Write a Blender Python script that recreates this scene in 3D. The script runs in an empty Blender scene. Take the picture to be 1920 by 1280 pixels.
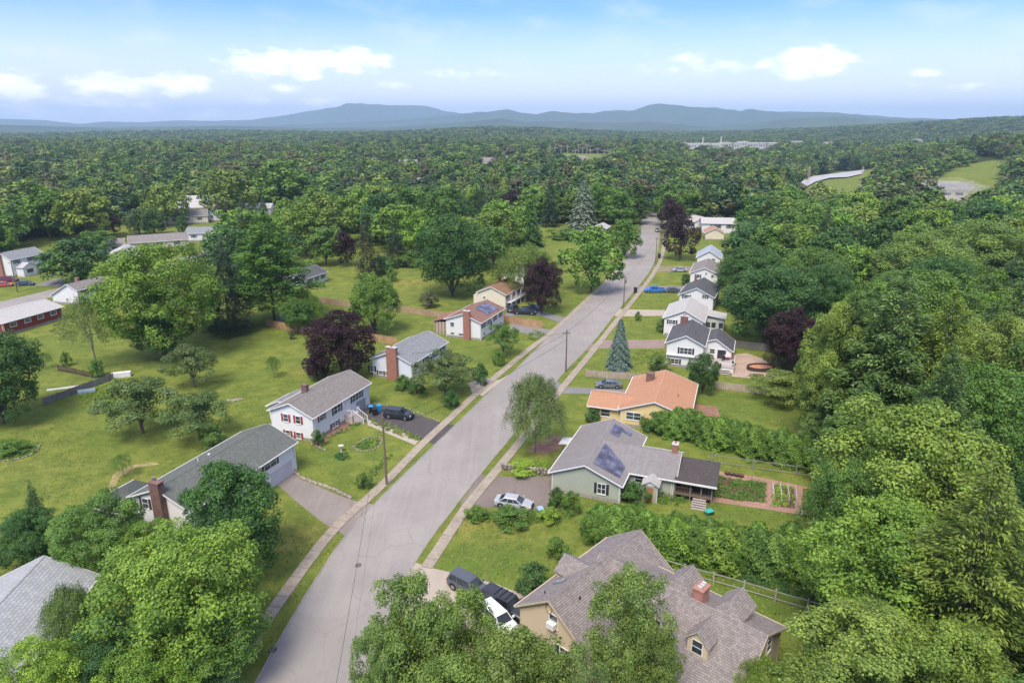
import bpy, bmesh, math, random
import numpy as np
from mathutils import Vector, Matrix

S = bpy.context.scene
COL = S.collection
R = math.radians

# ------------------------------------------------------------------ camera, sky, sun, exposure
F = 1280.0; TH = math.atan((640 - 234) / 1280.0); CAMH = 45.0
cam_d = bpy.data.cameras.new('camera'); cam = bpy.data.objects.new('camera', cam_d); COL.objects.link(cam)
cam_d.sensor_width = 36; cam_d.lens = 36 * F / 1920; cam_d.clip_start = 0.5; cam_d.clip_end = 60000
cam.location = (0, 0, CAMH); cam.rotation_euler = (math.pi / 2 - TH, 0, 0)
S.camera = cam
SUN_EL, SUN_AZ = 57, 200          # degrees; azimuth clockwise from +Y (behind the camera, to its left)
SKY_STRENGTH = 0.125
S.view_settings.view_transform = 'Standard'
try: S.view_settings.look = 'None'
except Exception: pass
S.view_settings.gamma = 1.0; S.view_settings.exposure = 0.82
S.view_settings.use_curve_mapping = False
S.cycles.max_bounces = 6; S.cycles.diffuse_bounces = 3; S.cycles.transmission_bounces = 3
S.cycles.glossy_bounces = 2; S.cycles.volume_bounces = 1; S.cycles.transparent_max_bounces = 4
sun_d = bpy.data.lights.new('sun', 'SUN'); sun_d.energy = 2.7; sun_d.angle = R(24); sun_d.color = (1.0, 0.91, 0.77)
sun = bpy.data.objects.new('sun', sun_d); COL.objects.link(sun)
sv = Vector((math.sin(R(SUN_AZ)) * math.cos(R(SUN_EL)), math.cos(R(SUN_AZ)) * math.cos(R(SUN_EL)), math.sin(R(SUN_EL))))
sun.rotation_euler = (-sv).to_track_quat('-Z', 'Y').to_euler(); sun.location = (0, 0, 200)

def N(nt, t, **kw):
    n = nt.nodes.new(t)
    for k, v in kw.items():
        if hasattr(n, k) and k != 'inputs': setattr(n, k, v)
    return n
def setin(n, **kw):
    for k, v in kw.items(): n.inputs[k.replace('_', ' ')].default_value = v
def MATH(nt, op, a, b=None, c=None, clamp=False):
    n = nt.nodes.new('ShaderNodeMath'); n.operation = op; n.use_clamp = clamp
    for i, v in enumerate((a, b, c)):
        if v is None: continue
        if isinstance(v, (int, float)): n.inputs[i].default_value = v
        else: nt.links.new(v, n.inputs[i])
    return n.outputs[0]
def MIXC(nt, fac, a, b, mode='MIX'):
    n = nt.nodes.new('ShaderNodeMix'); n.data_type = 'RGBA'; n.blend_type = mode
    for s, v in ((0, fac), (6, a), (7, b)):
        if isinstance(v, (int, float)): n.inputs[s].default_value = v
        elif isinstance(v, (tuple, list)): n.inputs[s].default_value = (*v[:3], 1)
        else: nt.links.new(v, n.inputs[s])
    return n.outputs[2]
def MAPR(nt, v, a, b, c=0.0, d=1.0, smooth=True):
    n = nt.nodes.new('ShaderNodeMapRange'); n.interpolation_type = 'SMOOTHSTEP' if smooth else 'LINEAR'
    nt.links.new(v, n.inputs[0])
    for i, x in enumerate((a, b, c, d)): n.inputs[1 + i].default_value = x
    return n.outputs[0]

W = bpy.data.worlds.new('World'); S.world = W; W.use_nodes = True
nt = W.node_tree; nt.nodes.clear()
sky = nt.nodes.new('ShaderNodeTexSky'); sky.sky_type = 'NISHITA'; sky.sun_disc = False
sky.sun_elevation = R(SUN_EL); sky.sun_rotation = R(SUN_AZ); sky.altitude = 200
sky.air_density = 1.3; sky.dust_density = 0.7; sky.ozone_density = 2.0
tc = nt.nodes.new('ShaderNodeTexCoord')
sep = nt.nodes.new('ShaderNodeSeparateXYZ'); nt.links.new(tc.outputs['Generated'], sep.inputs[0])
az = MATH(nt, 'ARCTAN2', sep.outputs[0], sep.outputs[1]); el = MATH(nt, 'ARCSINE', sep.outputs[2])
azd = MATH(nt, 'MULTIPLY', az, 180 / math.pi); eld = MATH(nt, 'MULTIPLY', el, 180 / math.pi)
cmb = nt.nodes.new('ShaderNodeCombineXYZ'); nt.links.new(azd, cmb.inputs[0]); nt.links.new(MATH(nt, 'MULTIPLY', eld, 2.4), cmb.inputs[1])
nz = nt.nodes.new('ShaderNodeTexNoise'); nt.links.new(cmb.outputs[0], nz.inputs['Vector']); setin(nz, Scale=0.55, Detail=7.0, Roughness=0.62)
nz2 = nt.nodes.new('ShaderNodeTexNoise'); nt.links.new(cmb.outputs[0], nz2.inputs['Vector']); setin(nz2, Scale=0.16, Detail=4.0, Roughness=0.55)
base = nt.nodes.new('ShaderNodeHueSaturation'); nt.links.new(sky.outputs[0], base.inputs['Color']); base.inputs['Saturation'].default_value = 1.3
skyc = MIXC(nt, 1.0, base.outputs[0], (0.46, 0.6, 1.1), 'MULTIPLY')
def px_dir(px, py):
    u = (px - 960) / F; v = (640 - py) / F
    d = Vector((u, math.cos(TH) + v * math.sin(TH), -math.sin(TH) + v * math.cos(TH))).normalized()
    return math.degrees(math.atan2(d.x, d.y)), math.degrees(math.asin(d.z))
# cumulus: centre and half size in degrees of azimuth and elevation, brightness
puffs = []
for (px, py, rx, ry, b) in [(20,165,75,34,1),(215,163,95,26,.9),(335,158,62,24,1),(200,200,110,20,.7),(512,120,100,30,.75),
        (560,135,50,16,.6),(655,115,80,26,.8),(540,166,30,10,.7),(480,186,34,10,.6),(610,190,40,12,.5),(735,160,30,9,.45),
        (1525,118,82,34,1),(1445,122,30,12,.7),(1735,137,26,10,.5),(1310,122,80,18,.22),(870,140,70,10,.25),(60,205,120,22,.6),(380,213,60,12,.4),(1780,160,60,10,.22)]:
    a0, e0 = px_dir(px, py); a1, _ = px_dir(px + rx, py); _, e1 = px_dir(px, py - ry)
    puffs.append((a0, e0, a1 - a0, e1 - e0, b))
rng0 = random.Random(5)
for k in range(26):                                             # the same broken cumulus goes on round the rest of the horizon
    a = 42 + (276 * k / 25.0) + rng0.uniform(-4, 4)
    if a > 180: a -= 360
    puffs.append((a, rng0.uniform(2.5, 7), rng0.uniform(2, 5), rng0.uniform(.8, 1.7), rng0.uniform(.4, 1)))
acc = None
for (a0, e0, ra, re, b) in puffs:
    dx = MATH(nt, 'DIVIDE', MATH(nt, 'SUBTRACT', azd, a0), ra)
    dy = MATH(nt, 'DIVIDE', MATH(nt, 'SUBTRACT', eld, e0), re)
    r2 = MATH(nt, 'ADD', MATH(nt, 'MULTIPLY', dx, dx), MATH(nt, 'MULTIPLY', dy, dy))
    g = MATH(nt, 'MULTIPLY', MATH(nt, 'SUBTRACT', 1.15, r2, clamp=False), b)
    acc = g if acc is None else MATH(nt, 'MAXIMUM', acc, g)
edge = MATH(nt, 'MULTIPLY_ADD', MATH(nt, 'SUBTRACT', nz.outputs[0], 0.5), 3.6, acc)
cl = MAPR(nt, edge, -0.2, 1.5, 0, 0.88)
cl = MATH(nt, 'MULTIPLY', cl, MAPR(nt, acc, -0.9, 0.25, 0, 1))
cir = MATH(nt, 'MULTIPLY', MAPR(nt, nz2.outputs[0], 0.46, 0.75, 0, 0.26), MAPR(nt, eld, 1.0, 4.0, 0.3, 1))
cir = MATH(nt, 'MAXIMUM', cir, MAPR(nt, eld, 10.0, 34.0, 0, 0.5))   # thin bright cloud veil overhead, which softens the shadows
haz = MAPR(nt, eld, -0.5, 8.2, 0.85, 0.0, False)
skyc = MIXC(nt, haz, skyc, (7.6, 7.4, 7.9))
skyc = MIXC(nt, cir, skyc, (6.2, 6.0, 6.0))
skyc = MIXC(nt, cl, skyc, (10.2, 9.7, 9.5))
bg = nt.nodes.new('ShaderNodeBackground'); bg.inputs['Strength'].default_value = SKY_STRENGTH
nt.links.new(skyc, bg.inputs['Color'])
wo = nt.nodes.new('ShaderNodeOutputWorld'); nt.links.new(bg.outputs[0], wo.inputs['Surface'])

# ------------------------------------------------------------------ reading the picture: pixel -> point of the ground (or of height z)
def G(px, py, z=0.0):
    u = (px - 960) / F; v = (640 - py) / F
    dz = -math.sin(TH) + v * math.cos(TH); t = (z - CAMH) / dz
    return (u * t, (math.cos(TH) + v * math.sin(TH)) * t)
def PX(x, y, z):
    zc = y * math.cos(TH) - (z - CAMH) * math.sin(TH); yc = y * math.sin(TH) + (z - CAMH) * math.cos(TH)
    return 960 + F * x / zc, 640 - F * yc / zc
def GP(pts): return [G(*p) for p in pts]

# ------------------------------------------------------------------ materials
MATS = {}
def _new(name):
    m = bpy.data.materials.new(name); m.use_nodes = True; nt = m.node_tree; nt.nodes.clear()
    out = nt.nodes.new('ShaderNodeOutputMaterial'); p = nt.nodes.new('ShaderNodeBsdfPrincipled')
    nt.links.new(p.outputs[0], out.inputs[0]); MATS[name] = m
    return m, nt, p, out
def noise(nt, scale, detail=4, rough=.55, coord='Object', vec=None):
    n = nt.nodes.new('ShaderNodeTexNoise'); setin(n, Scale=scale, Detail=detail, Roughness=rough)
    if vec is None:
        t = nt.nodes.new('ShaderNodeTexCoord'); vec = t.outputs[coord]
    nt.links.new(vec, n.inputs['Vector']); return n.outputs[0]
def worldpos(nt):
    g = nt.nodes.new('ShaderNodeNewGeometry'); return g.outputs['Position']
def bump(nt, p, h, dist, strength=1.0):
    b = nt.nodes.new('ShaderNodeBump'); b.inputs['Distance'].default_value = dist; b.inputs['Strength'].default_value = strength
    nt.links.new(h, b.inputs['Height']); nt.links.new(b.outputs[0], p.inputs['Normal'])
def mat(name, col, rough=.8, var=.15, scale=3.0, metal=0.0, spec=0.3, bmp=0.0, world=True):
    if name in MATS: return MATS[name]
    m, nt, p, out = _new(name)
    v = worldpos(nt) if world else None
    n = noise(nt, scale, 5, .6, vec=v); n2 = noise(nt, scale * .18, 3, .5, vec=v)
    f = MATH(nt, 'ADD', MATH(nt, 'MULTIPLY', n, .6), MATH(nt, 'MULTIPLY', n2, .4))
    f = MAPR(nt, f, .3, .7, 0, 1)
    lo = tuple(c * (1 - var) for c in col); hi = tuple(min(.95, c * (1 + var)) for c in col)
    nt.links.new(MIXC(nt, f, lo, hi), p.inputs['Base Color'])
    p.inputs['Roughness'].default_value = rough; p.inputs['Metallic'].default_value = metal
    p.inputs['Specular IOR Level'].default_value = spec
    if bmp: bump(nt, p, n, bmp)
    return m
def uvnode(nt):
    u = nt.nodes.new('ShaderNodeUVMap'); return u.outputs[0]
def shingle(name, col, var=.16, stain=.18, row=.2, wid=.34):
    m, nt, p, out = _new(name); uv = uvnode(nt)
    b = nt.nodes.new('ShaderNodeTexBrick'); nt.links.new(uv, b.inputs['Vector'])
    setin(b, Scale=1.0, Mortar_Size=.012, Bias=0.0, Brick_Width=wid, Row_Height=row); b.inputs['Mortar Smooth'].default_value = .3
    b.inputs['Color1'].default_value = (*[c * (1 - var) for c in col], 1); b.inputs['Color2'].default_value = (*[c * (1 + var) for c in col], 1)
    b.inputs['Mortar'].default_value = (*[c * .5 for c in col], 1)
    n = noise(nt, .45, 6, .65, vec=uv); n2 = noise(nt, 9, 3, .6, vec=uv)
    mp = nt.nodes.new('ShaderNodeMapping'); nt.links.new(uv, mp.inputs[0]); mp.inputs['Scale'].default_value = (1.2, .12, 1)
    streak = noise(nt, 1.4, 4, .6, vec=mp.outputs[0])
    c = MIXC(nt, MAPR(nt, n, .35, .68, 0, stain), b.outputs[0], tuple(x * .55 for x in col))
    c = MIXC(nt, MAPR(nt, streak, .48, .75, 0, stain), c, tuple(min(1, x * 1.5 + .02) for x in col))
    c = MIXC(nt, MAPR(nt, n2, .3, .7, 0, .16), c, tuple(x * .6 for x in col))
    nt.links.new(c, p.inputs['Base Color']); p.inputs['Roughness'].default_value = .9; p.inputs['Specular IOR Level'].default_value = .2
    sp = nt.nodes.new('ShaderNodeSeparateXYZ'); nt.links.new(uv, sp.inputs[0])
    saw = MATH(nt, 'FRACT', MATH(nt, 'DIVIDE', sp.outputs[1], row))
    bump(nt, p, MATH(nt, 'ADD', MATH(nt, 'SUBTRACT', 1.0, saw), MATH(nt, 'MULTIPLY', b.outputs[1], -.6)), .02)
    return m
def siding(name, col, row=.16, dirt=.12, vertical=False):
    m, nt, p, out = _new(name); uv = uvnode(nt)
    sp = nt.nodes.new('ShaderNodeSeparateXYZ'); nt.links.new(uv, sp.inputs[0])
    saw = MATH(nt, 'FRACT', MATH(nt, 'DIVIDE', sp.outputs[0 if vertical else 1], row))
    n = noise(nt, .5, 5, .6, vec=uv); n2 = noise(nt, 5, 4, .6, vec=uv)
    c = MIXC(nt, MAPR(nt, n, .4, .75, 0, dirt * 1.6), col, (col[0] * .72, col[1] * .72, col[2] * .66))
    c = MIXC(nt, MAPR(nt, n2, .4, .8, 0, dirt), c, tuple(x * .8 for x in col))
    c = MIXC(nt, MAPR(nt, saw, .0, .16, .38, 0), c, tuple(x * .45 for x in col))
    grime = MATH(nt, 'MULTIPLY', MAPR(nt, sp.outputs[1], 0, 1.1, .35, 0), MAPR(nt, n, .3, .6))
    c = MIXC(nt, grime, c, (.2, .2, .13))
    nt.links.new(c, p.inputs['Base Color']); p.inputs['Roughness'].default_value = .65; p.inputs['Specular IOR Level'].default_value = .3
    bump(nt, p, MATH(nt, 'SUBTRACT', 1.0, saw), .02)
    return m
def brickm(name, c1, c2, mortar=(.36, .33, .3), w=.22, h=.075):
    m, nt, p, out = _new(name); uv = uvnode(nt)
    b = nt.nodes.new('ShaderNodeTexBrick'); nt.links.new(uv, b.inputs['Vector'])
    setin(b, Scale=1.0, Mortar_Size=.009, Bias=0.0, Brick_Width=w, Row_Height=h)
    b.inputs['Color1'].default_value = (*c1, 1); b.inputs['Color2'].default_value = (*c2, 1); b.inputs['Mortar'].default_value = (*mortar, 1)
    n = noise(nt, 1.5, 5, .6, vec=uv)
    nt.links.new(MIXC(nt, MAPR(nt, n, .4, .75, 0, .5), b.outputs[0], tuple(x * .5 for x in c1)), p.inputs['Base Color'])
    p.inputs['Roughness'].default_value = .9
    bump(nt, p, MATH(nt, 'SUBTRACT', 1.0, b.outputs[1]), .012)
    return m
def glassm(name='window_glass', col=(.035, .045, .055)):
    m, nt, p, out = _new(name)
    n = noise(nt, .6, 2, .5, vec=worldpos(nt))
    nt.links.new(MIXC(nt, MAPR(nt, n, .3, .7), tuple(c * .5 for c in col), tuple(c * 2.2 for c in col)), p.inputs['Base Color'])
    p.inputs['Roughness'].default_value = .08; p.inputs['Specular IOR Level'].default_value = .6
    return m
def paintm(name, col, rough=.28):
    m, nt, p, out = _new(name); n = noise(nt, 4, 4, .6, vec=worldpos(nt))
    nt.links.new(MIXC(nt, MAPR(nt, n, .35, .8, 0, .22), col, tuple(c * .6 + .03 for c in col)), p.inputs['Base Color'])
    p.inputs['Roughness'].default_value = rough; p.inputs['Coat Weight'].default_value = .5; p.inputs['Coat Roughness'].default_value = .1
    return m
def leafm(name, palette=None, far=False, trans=.2):
    """foliage: tint from the object's own colour (or, for the merged woods, from a palette), varied leaf by leaf and clump by clump"""
    m, nt, p, out = _new(name)
    a = nt.nodes.new('ShaderNodeAttribute'); a.attribute_name = 'vary'
    oi = nt.nodes.new('ShaderNodeObjectInfo')
    if palette:
        r = nt.nodes.new('ShaderNodeValToRGB'); r.color_ramp.interpolation = 'CONSTANT'
        els = r.color_ramp.elements
        while len(els) < len(palette): els.new(.5)
        for i, c in enumerate(palette): els[i].position = i / len(palette); els[i].color = (*c, 1)
        wn = noise(nt, .006, 3, .5, vec=worldpos(nt))
        f = MATH(nt, 'FRACT', MATH(nt, 'MULTIPLY_ADD', wn, 2.6, MATH(nt, 'MULTIPLY', oi.outputs['Random'], .8)))
        nt.links.new(f, r.inputs[0]); basec = r.outputs[0]
    else: basec = oi.outputs['Color']
    v = a.outputs['Fac']
    hs = nt.nodes.new('ShaderNodeHueSaturation'); nt.links.new(basec, hs.inputs['Color'])
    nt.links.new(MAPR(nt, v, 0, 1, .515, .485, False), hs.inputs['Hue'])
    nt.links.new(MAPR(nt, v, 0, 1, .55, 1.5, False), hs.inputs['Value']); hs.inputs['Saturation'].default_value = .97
    nt.nodes.remove(p)
    d = nt.nodes.new('ShaderNodeBsdfPrincipled'); nt.links.new(hs.outputs[0], d.inputs['Base Color'])
    d.inputs['Roughness'].default_value = .55; d.inputs['Specular IOR Level'].default_value = .25
    t = nt.nodes.new('ShaderNodeBsdfTranslucent')
    nt.links.new(MIXC(nt, 1.0, hs.outputs[0], (1.15, 1.2, .55), 'MULTIPLY'), t.inputs[0])
    mx = nt.nodes.new('ShaderNodeMixShader'); mx.inputs[0].default_value = trans
    nt.links.new(d.outputs[0], mx.inputs[1]); nt.links.new(t.outputs[0], mx.inputs[2]); nt.links.new(mx.outputs[0], out.inputs[0])
    return m

LEAF = leafm('leaf')
BARK = mat('bark', (.11, .085, .065), .95, .35, 6, bmp=.03)
GREYBARK = mat('grey_bark', (.2, .18, .155), .95, .3, 6, bmp=.03)

# ------------------------------------------------------------------ mesh helpers
def mk(name, verts, faces, m=None, parent=None, smooth=False, uvs=None):
    me = bpy.data.meshes.new(name)
    me.from_pydata([tuple(v) for v in verts], [], faces); me.update()
    if uvs is not None:
        ul = me.uv_layers.new(name='UVMap'); k = 0
        for f in uvs:
            for u in f: ul.data[k].uv = u; k += 1
    if m is not None:
        for mm in (m if isinstance(m, (list, tuple)) else [m]): me.materials.append(mm)
    if smooth: me.polygons.foreach_set('use_smooth', [True] * len(me.polygons))
    o = bpy.data.objects.new(name, me); COL.objects.link(o)
    if parent is not None: o.parent = parent
    return o
class MB:
    """collects faces with metre-scaled uvs; build() links them as one mesh object"""
    def __init__(s, M=None): s.v = []; s.f = []; s.u = []; s.M = M or Matrix()
    def poly(s, pts, uv=None):
        i = len(s.v); pts = [Vector(p) for p in pts]
        if uv is None:
            n = Vector((0, 0, 0))
            for k in range(len(pts)): n += pts[k].cross(pts[(k + 1) % len(pts)])
            n = n.normalized() if n.length > 1e-9 else Vector((0, 0, 1))
            ax = Vector((0, 0, 1)).cross(n)
            ax = ax.normalized() if ax.length > 1e-3 else Vector((1, 0, 0))
            ay = n.cross(ax)
            uv = [((p.dot(ax)), (p.dot(ay))) for p in pts]
        s.v += [s.M @ p for p in pts]; s.f.append(list(range(i, i + len(pts)))); s.u.append(uv)
    def box(s, x0, x1, y0, y1, z0, z1):
        a = [(x0,y0,z0),(x1,y0,z0),(x1,y1,z0),(x0,y1,z0),(x0,y0,z1),(x1,y0,z1),(x1,y1,z1),(x0,y1,z1)]
        for q in ((3,2,1,0),(4,5,6,7),(0,1,5,4),(1,2,6,5),(2,3,7,6),(3,0,4,7)): s.poly([a[k] for k in q])
    def slab(s, pts, th, down=True):
        """a plate: polygon pts (top, counter-clockwise from above) with thickness th along -z"""
        pts = [Vector(p) for p in pts]; lo = [p - Vector((0, 0, th)) for p in pts]
        s.poly(pts); s.poly(lo[::-1])
        n = len(pts)
        for k in range(n): s.poly([pts[k], lo[k], lo[(k + 1) % n], pts[(k + 1) % n]])
    def tube(s, a, b, r0, r1=None, n=8, cap=True):
        a = Vector(a); b = Vector(b); r1 = r0 if r1 is None else r1
        d = (b - a); L = d.length
        if L < 1e-6: return
        d /= L; x = d.orthogonal().normalized(); y = d.cross(x)
        ra = [a + (x * math.cos(2*math.pi*k/n) + y * math.sin(2*math.pi*k/n)) * r0 for k in range(n)]
        rb = [b + (x * math.cos(2*math.pi*k/n) + y * math.sin(2*math.pi*k/n)) * r1 for k in range(n)]
        for k in range(n): s.poly([ra[k], ra[(k+1) % n], rb[(k+1) % n], rb[k]])
        if cap: s.poly(ra[::-1]); s.poly(rb)
    def build(s, name, m, parent=None, smooth=False):
        return mk(name, s.v, s.f, m, parent, smooth, s.u)
def tag(o, label=None, cat=None, group=None, kind=None):
    if label: o['label'] = label
    if cat: o['category'] = cat
    if group: o['group'] = group
    if kind: o['kind'] = kind
    return o
def empty(name, loc, rz=0, label=None, cat=None, group=None):
    o = bpy.data.objects.new(name, None); COL.objects.link(o); o.location = loc; o.rotation_euler = (0, 0, rz)
    o.empty_display_size = .3
    return tag(o, label, cat, group)
def copy_tree(o, parent=None):
    c = o.copy(); COL.objects.link(c)
    if parent is not None: c.parent = parent
    for ch in list(o.children): copy_tree(ch, c)
    return c
def inside(x, y, P):
    c = False; n = len(P); j = n - 1
    for i in range(n):
        xi, yi = P[i]; xj, yj = P[j]
        if (yi > y) != (yj > y) and x < (xj - xi) * (y - yi) / (yj - yi) + xi: c = not c
        j = i
    return c
def resample(pts, step):
    out = [pts[0]]; rest = step
    for a, b in zip(pts[:-1], pts[1:]):
        L = math.hypot(b[0]-a[0], b[1]-a[1]); t = rest
        while t <= L: out.append((a[0] + (b[0]-a[0]) * t / L, a[1] + (b[1]-a[1]) * t / L)); t += step
        rest = t - L
    return out
def smoothline(pts, it=2):
    for _ in range(it):
        q = [pts[0]]
        for a, b in zip(pts[:-1], pts[1:]):
            q += [(a[0]*.75+b[0]*.25, a[1]*.75+b[1]*.25), (a[0]*.25+b[0]*.75, a[1]*.25+b[1]*.75)]
        q.append(pts[-1]); pts = q
    return pts
def offset(pts, d):
    out = []
    for i, p in enumerate(pts):
        a = pts[max(0, i-1)]; b = pts[min(len(pts)-1, i+1)]
        L = math.hypot(b[0]-a[0], b[1]-a[1]) or 1
        out.append((p[0] - (b[1]-a[1]) / L * d, p[1] + (b[0]-a[0]) / L * d))
    return out

# ------------------------------------------------------------------ terrain
def sstep(a, b, x):
    t = np.clip((x - a) / (b - a), 0, 1); return t * t * (3 - 2 * t)
def terr(x, y):
    """height of the land: flat round the street, gentle ridges beyond"""
    x = np.asarray(x, float); y = np.asarray(y, float)
    r = np.hypot(x, y); a = np.degrees(np.arctan2(x, y))
    z = np.zeros_like(r)
    z = z + 6 * sstep(600, 1500, r) * (0.5 + 0.5 * np.sin(a * .21 + r * .0021)) * sstep(30, 8, np.abs(a + 12)) 
    z = z - 5 * sstep(420, 700, r) * sstep(8, 16, a)                                    # the river plain
    z = z + 24 * np.exp(-((r - 2600) / 700) ** 2) * np.exp(-((a + 1.5) / 7.0) ** 2)       # low wooded hill straight ahead
    z = z + 3 * np.exp(-((r - 3200) / 900) ** 2) * np.exp(-((a + 26) / 14.0) ** 2)
    hr = np.interp(a, [12, 16, 27, 37, 47], [0, 5, 37, 68, 90])                                                           # long hill on the right
    z = z + hr * np.exp(-((r - 3000) / 900) ** 2)
    z = z + 26 * np.exp(-((r - 950) / 260) ** 2) * sstep(24, 38, a)                        # nearer wooded bank, right edge
    z = z + 2.0 * np.sin(x * .004) * np.sin(y * .005 + 1) * sstep(500, 900, r)
    return z

# ground colour: dry / lush / wood-floor zones painted as vertex data on a 2 m grid
clear_px = {}
RL = smoothline(GP([(440,1360),(480,1280),(530,1190),(590,1090),(648,1003),(700,947),(760,888),(817.5,832),(853,799),(930,722.5),(967.5,694),(980,680),(1027,634),(1055,606),(1133,534),(1158,515),(1180,480),(1195.6,446),(1207,396)]))
RR = smoothline(GP([(665,1370),(700,1260),(728,1150),(742,1113),(776.6,1052),(812,1000),(855.6,944),(899,888),(955,822.5),(1039,715),(1111,643),(1161,577),(1199,534),(1227,496),(1236,452),(1238,396)]))
LW = smoothline(GP([(380,1330),(430,1240),(496,1148),(560,1060),(620,984),(700,918),(781.6,833),(845.6,775.6),(895.6,728.75),(980,659),(1036,618),(1095.6,562),(1130,532),(1160,500),(1180,465),(1197,425)]))
LW = offset(LW, -.65)
RW = smoothline(GP([(800,1064),(868,960),(882,940),(968,838),(1052,729),(1113,657),(1150,609),(1200,547),(1225,515),(1243,481),(1246,440),(1245,400)]))

ZONES = [  # centre px, radii in metres, dry, lush
    ((850,985),6,2.5,1,0),((930,1000),8,3,.7,0),((900,1050),8,5,0,.9),((1000,1080),5,3,0,.6),((560,1010),5,4,.9,0),((600,985),4,3,.8,0),
    ((130,870),18,8,.45,0),((250,900),10,5,.6,0),((60,770),20,5,0,.5),((300,850),16,5,0,.45),((460,840),14,6,.1,.2),
    ((770,530),9,12,.9,0),((560,660),12,8,.35,0),((480,700),20,12,.15,.15),((560,700),6,3,.6,0),((860,590),10,8,0,.7),
    ((1240,515),4,8,.8,0),((1215,570),6,5,.35,.2),((1200,615),7,5,.1,.5),((1110,790),5,7,.45,.1),((1400,770),14,8,.1,.75),((1460,800),8,4,.4,0),
    ((1420,960),10,3,0,.9),((1440,1120),12,10,0,.9),((700,850),8,5,.2,.3),((640,860),6,5,.1,.6),((740,890),5,4,.35,.1),
    ((110,620),12,14,.35,.1),((150,600),8,8,.4,0),((1150,770),5,6,.4,.2),((1390,720),8,3,0,.7),((1350,590),8,6,0,.7),((1040,590),10,8,0,.5),
    ((1120,690),5,8,0,.5),((900,660),10,8,0,.6),((800,760),10,8,0,.5),((900,470),10,14,.5,.1),((380,460),8,12,.1,.5),((690,930),3,3,.4,0)]
def zone_vals(X, Y):
    dry = np.zeros_like(X); lush = np.zeros_like(X)
    for (p, rx, ry, d, l) in ZONES:
        cx, cy = G(*p); r2 = ((X - cx) / rx) ** 2 + ((Y - cy) / ry) ** 2
        w = np.exp(-r2 * 1.1); dry = np.maximum(dry, w * d); lush = np.maximum(lush, w * l)
    return dry, lush
def rb_x(y):   # right-hand edge of the open ground, beyond it the wood
    return np.interp(y, [20, 46, 60, 72, 86, 100, 142, 200, 225, 300], [24, 25, 30, 37, 42, 48, 55, 66, 74, 104])
OPEN_PX = [[(140,500),(150,432),(300,386),(520,384),(560,400),(440,440),(425,500)], [(728,600),(742,500),(800,495),(905,570),(860,640)], [(585,640),(600,590),(760,600),(850,640)], [(880,520),(890,455),(918,450),(925,520)], [(1010,455),(1015,436),(1062,432),(1065,455)],
           [(355,480),(360,455),(430,440),(425,475)], [(1712,436),(1700,345),(1830,316),(1900,330),(1880,396),(1828,436)], [(1280,293),(1278,276),(1462,276),(1460,292)], [(1478,405),(1480,330),(1560,310),(1660,311),(1630,392)],
           [(1195,560),(1190,395),(1250,392),(1310,480),(1330,560)], [(1035,318),(1020,290),(1150,288),(1150,330)], [(1540,405),(1640,395),(1660,430),(1560,430)]]
OPEN = [GP(p) for p in OPEN_PX]
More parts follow.
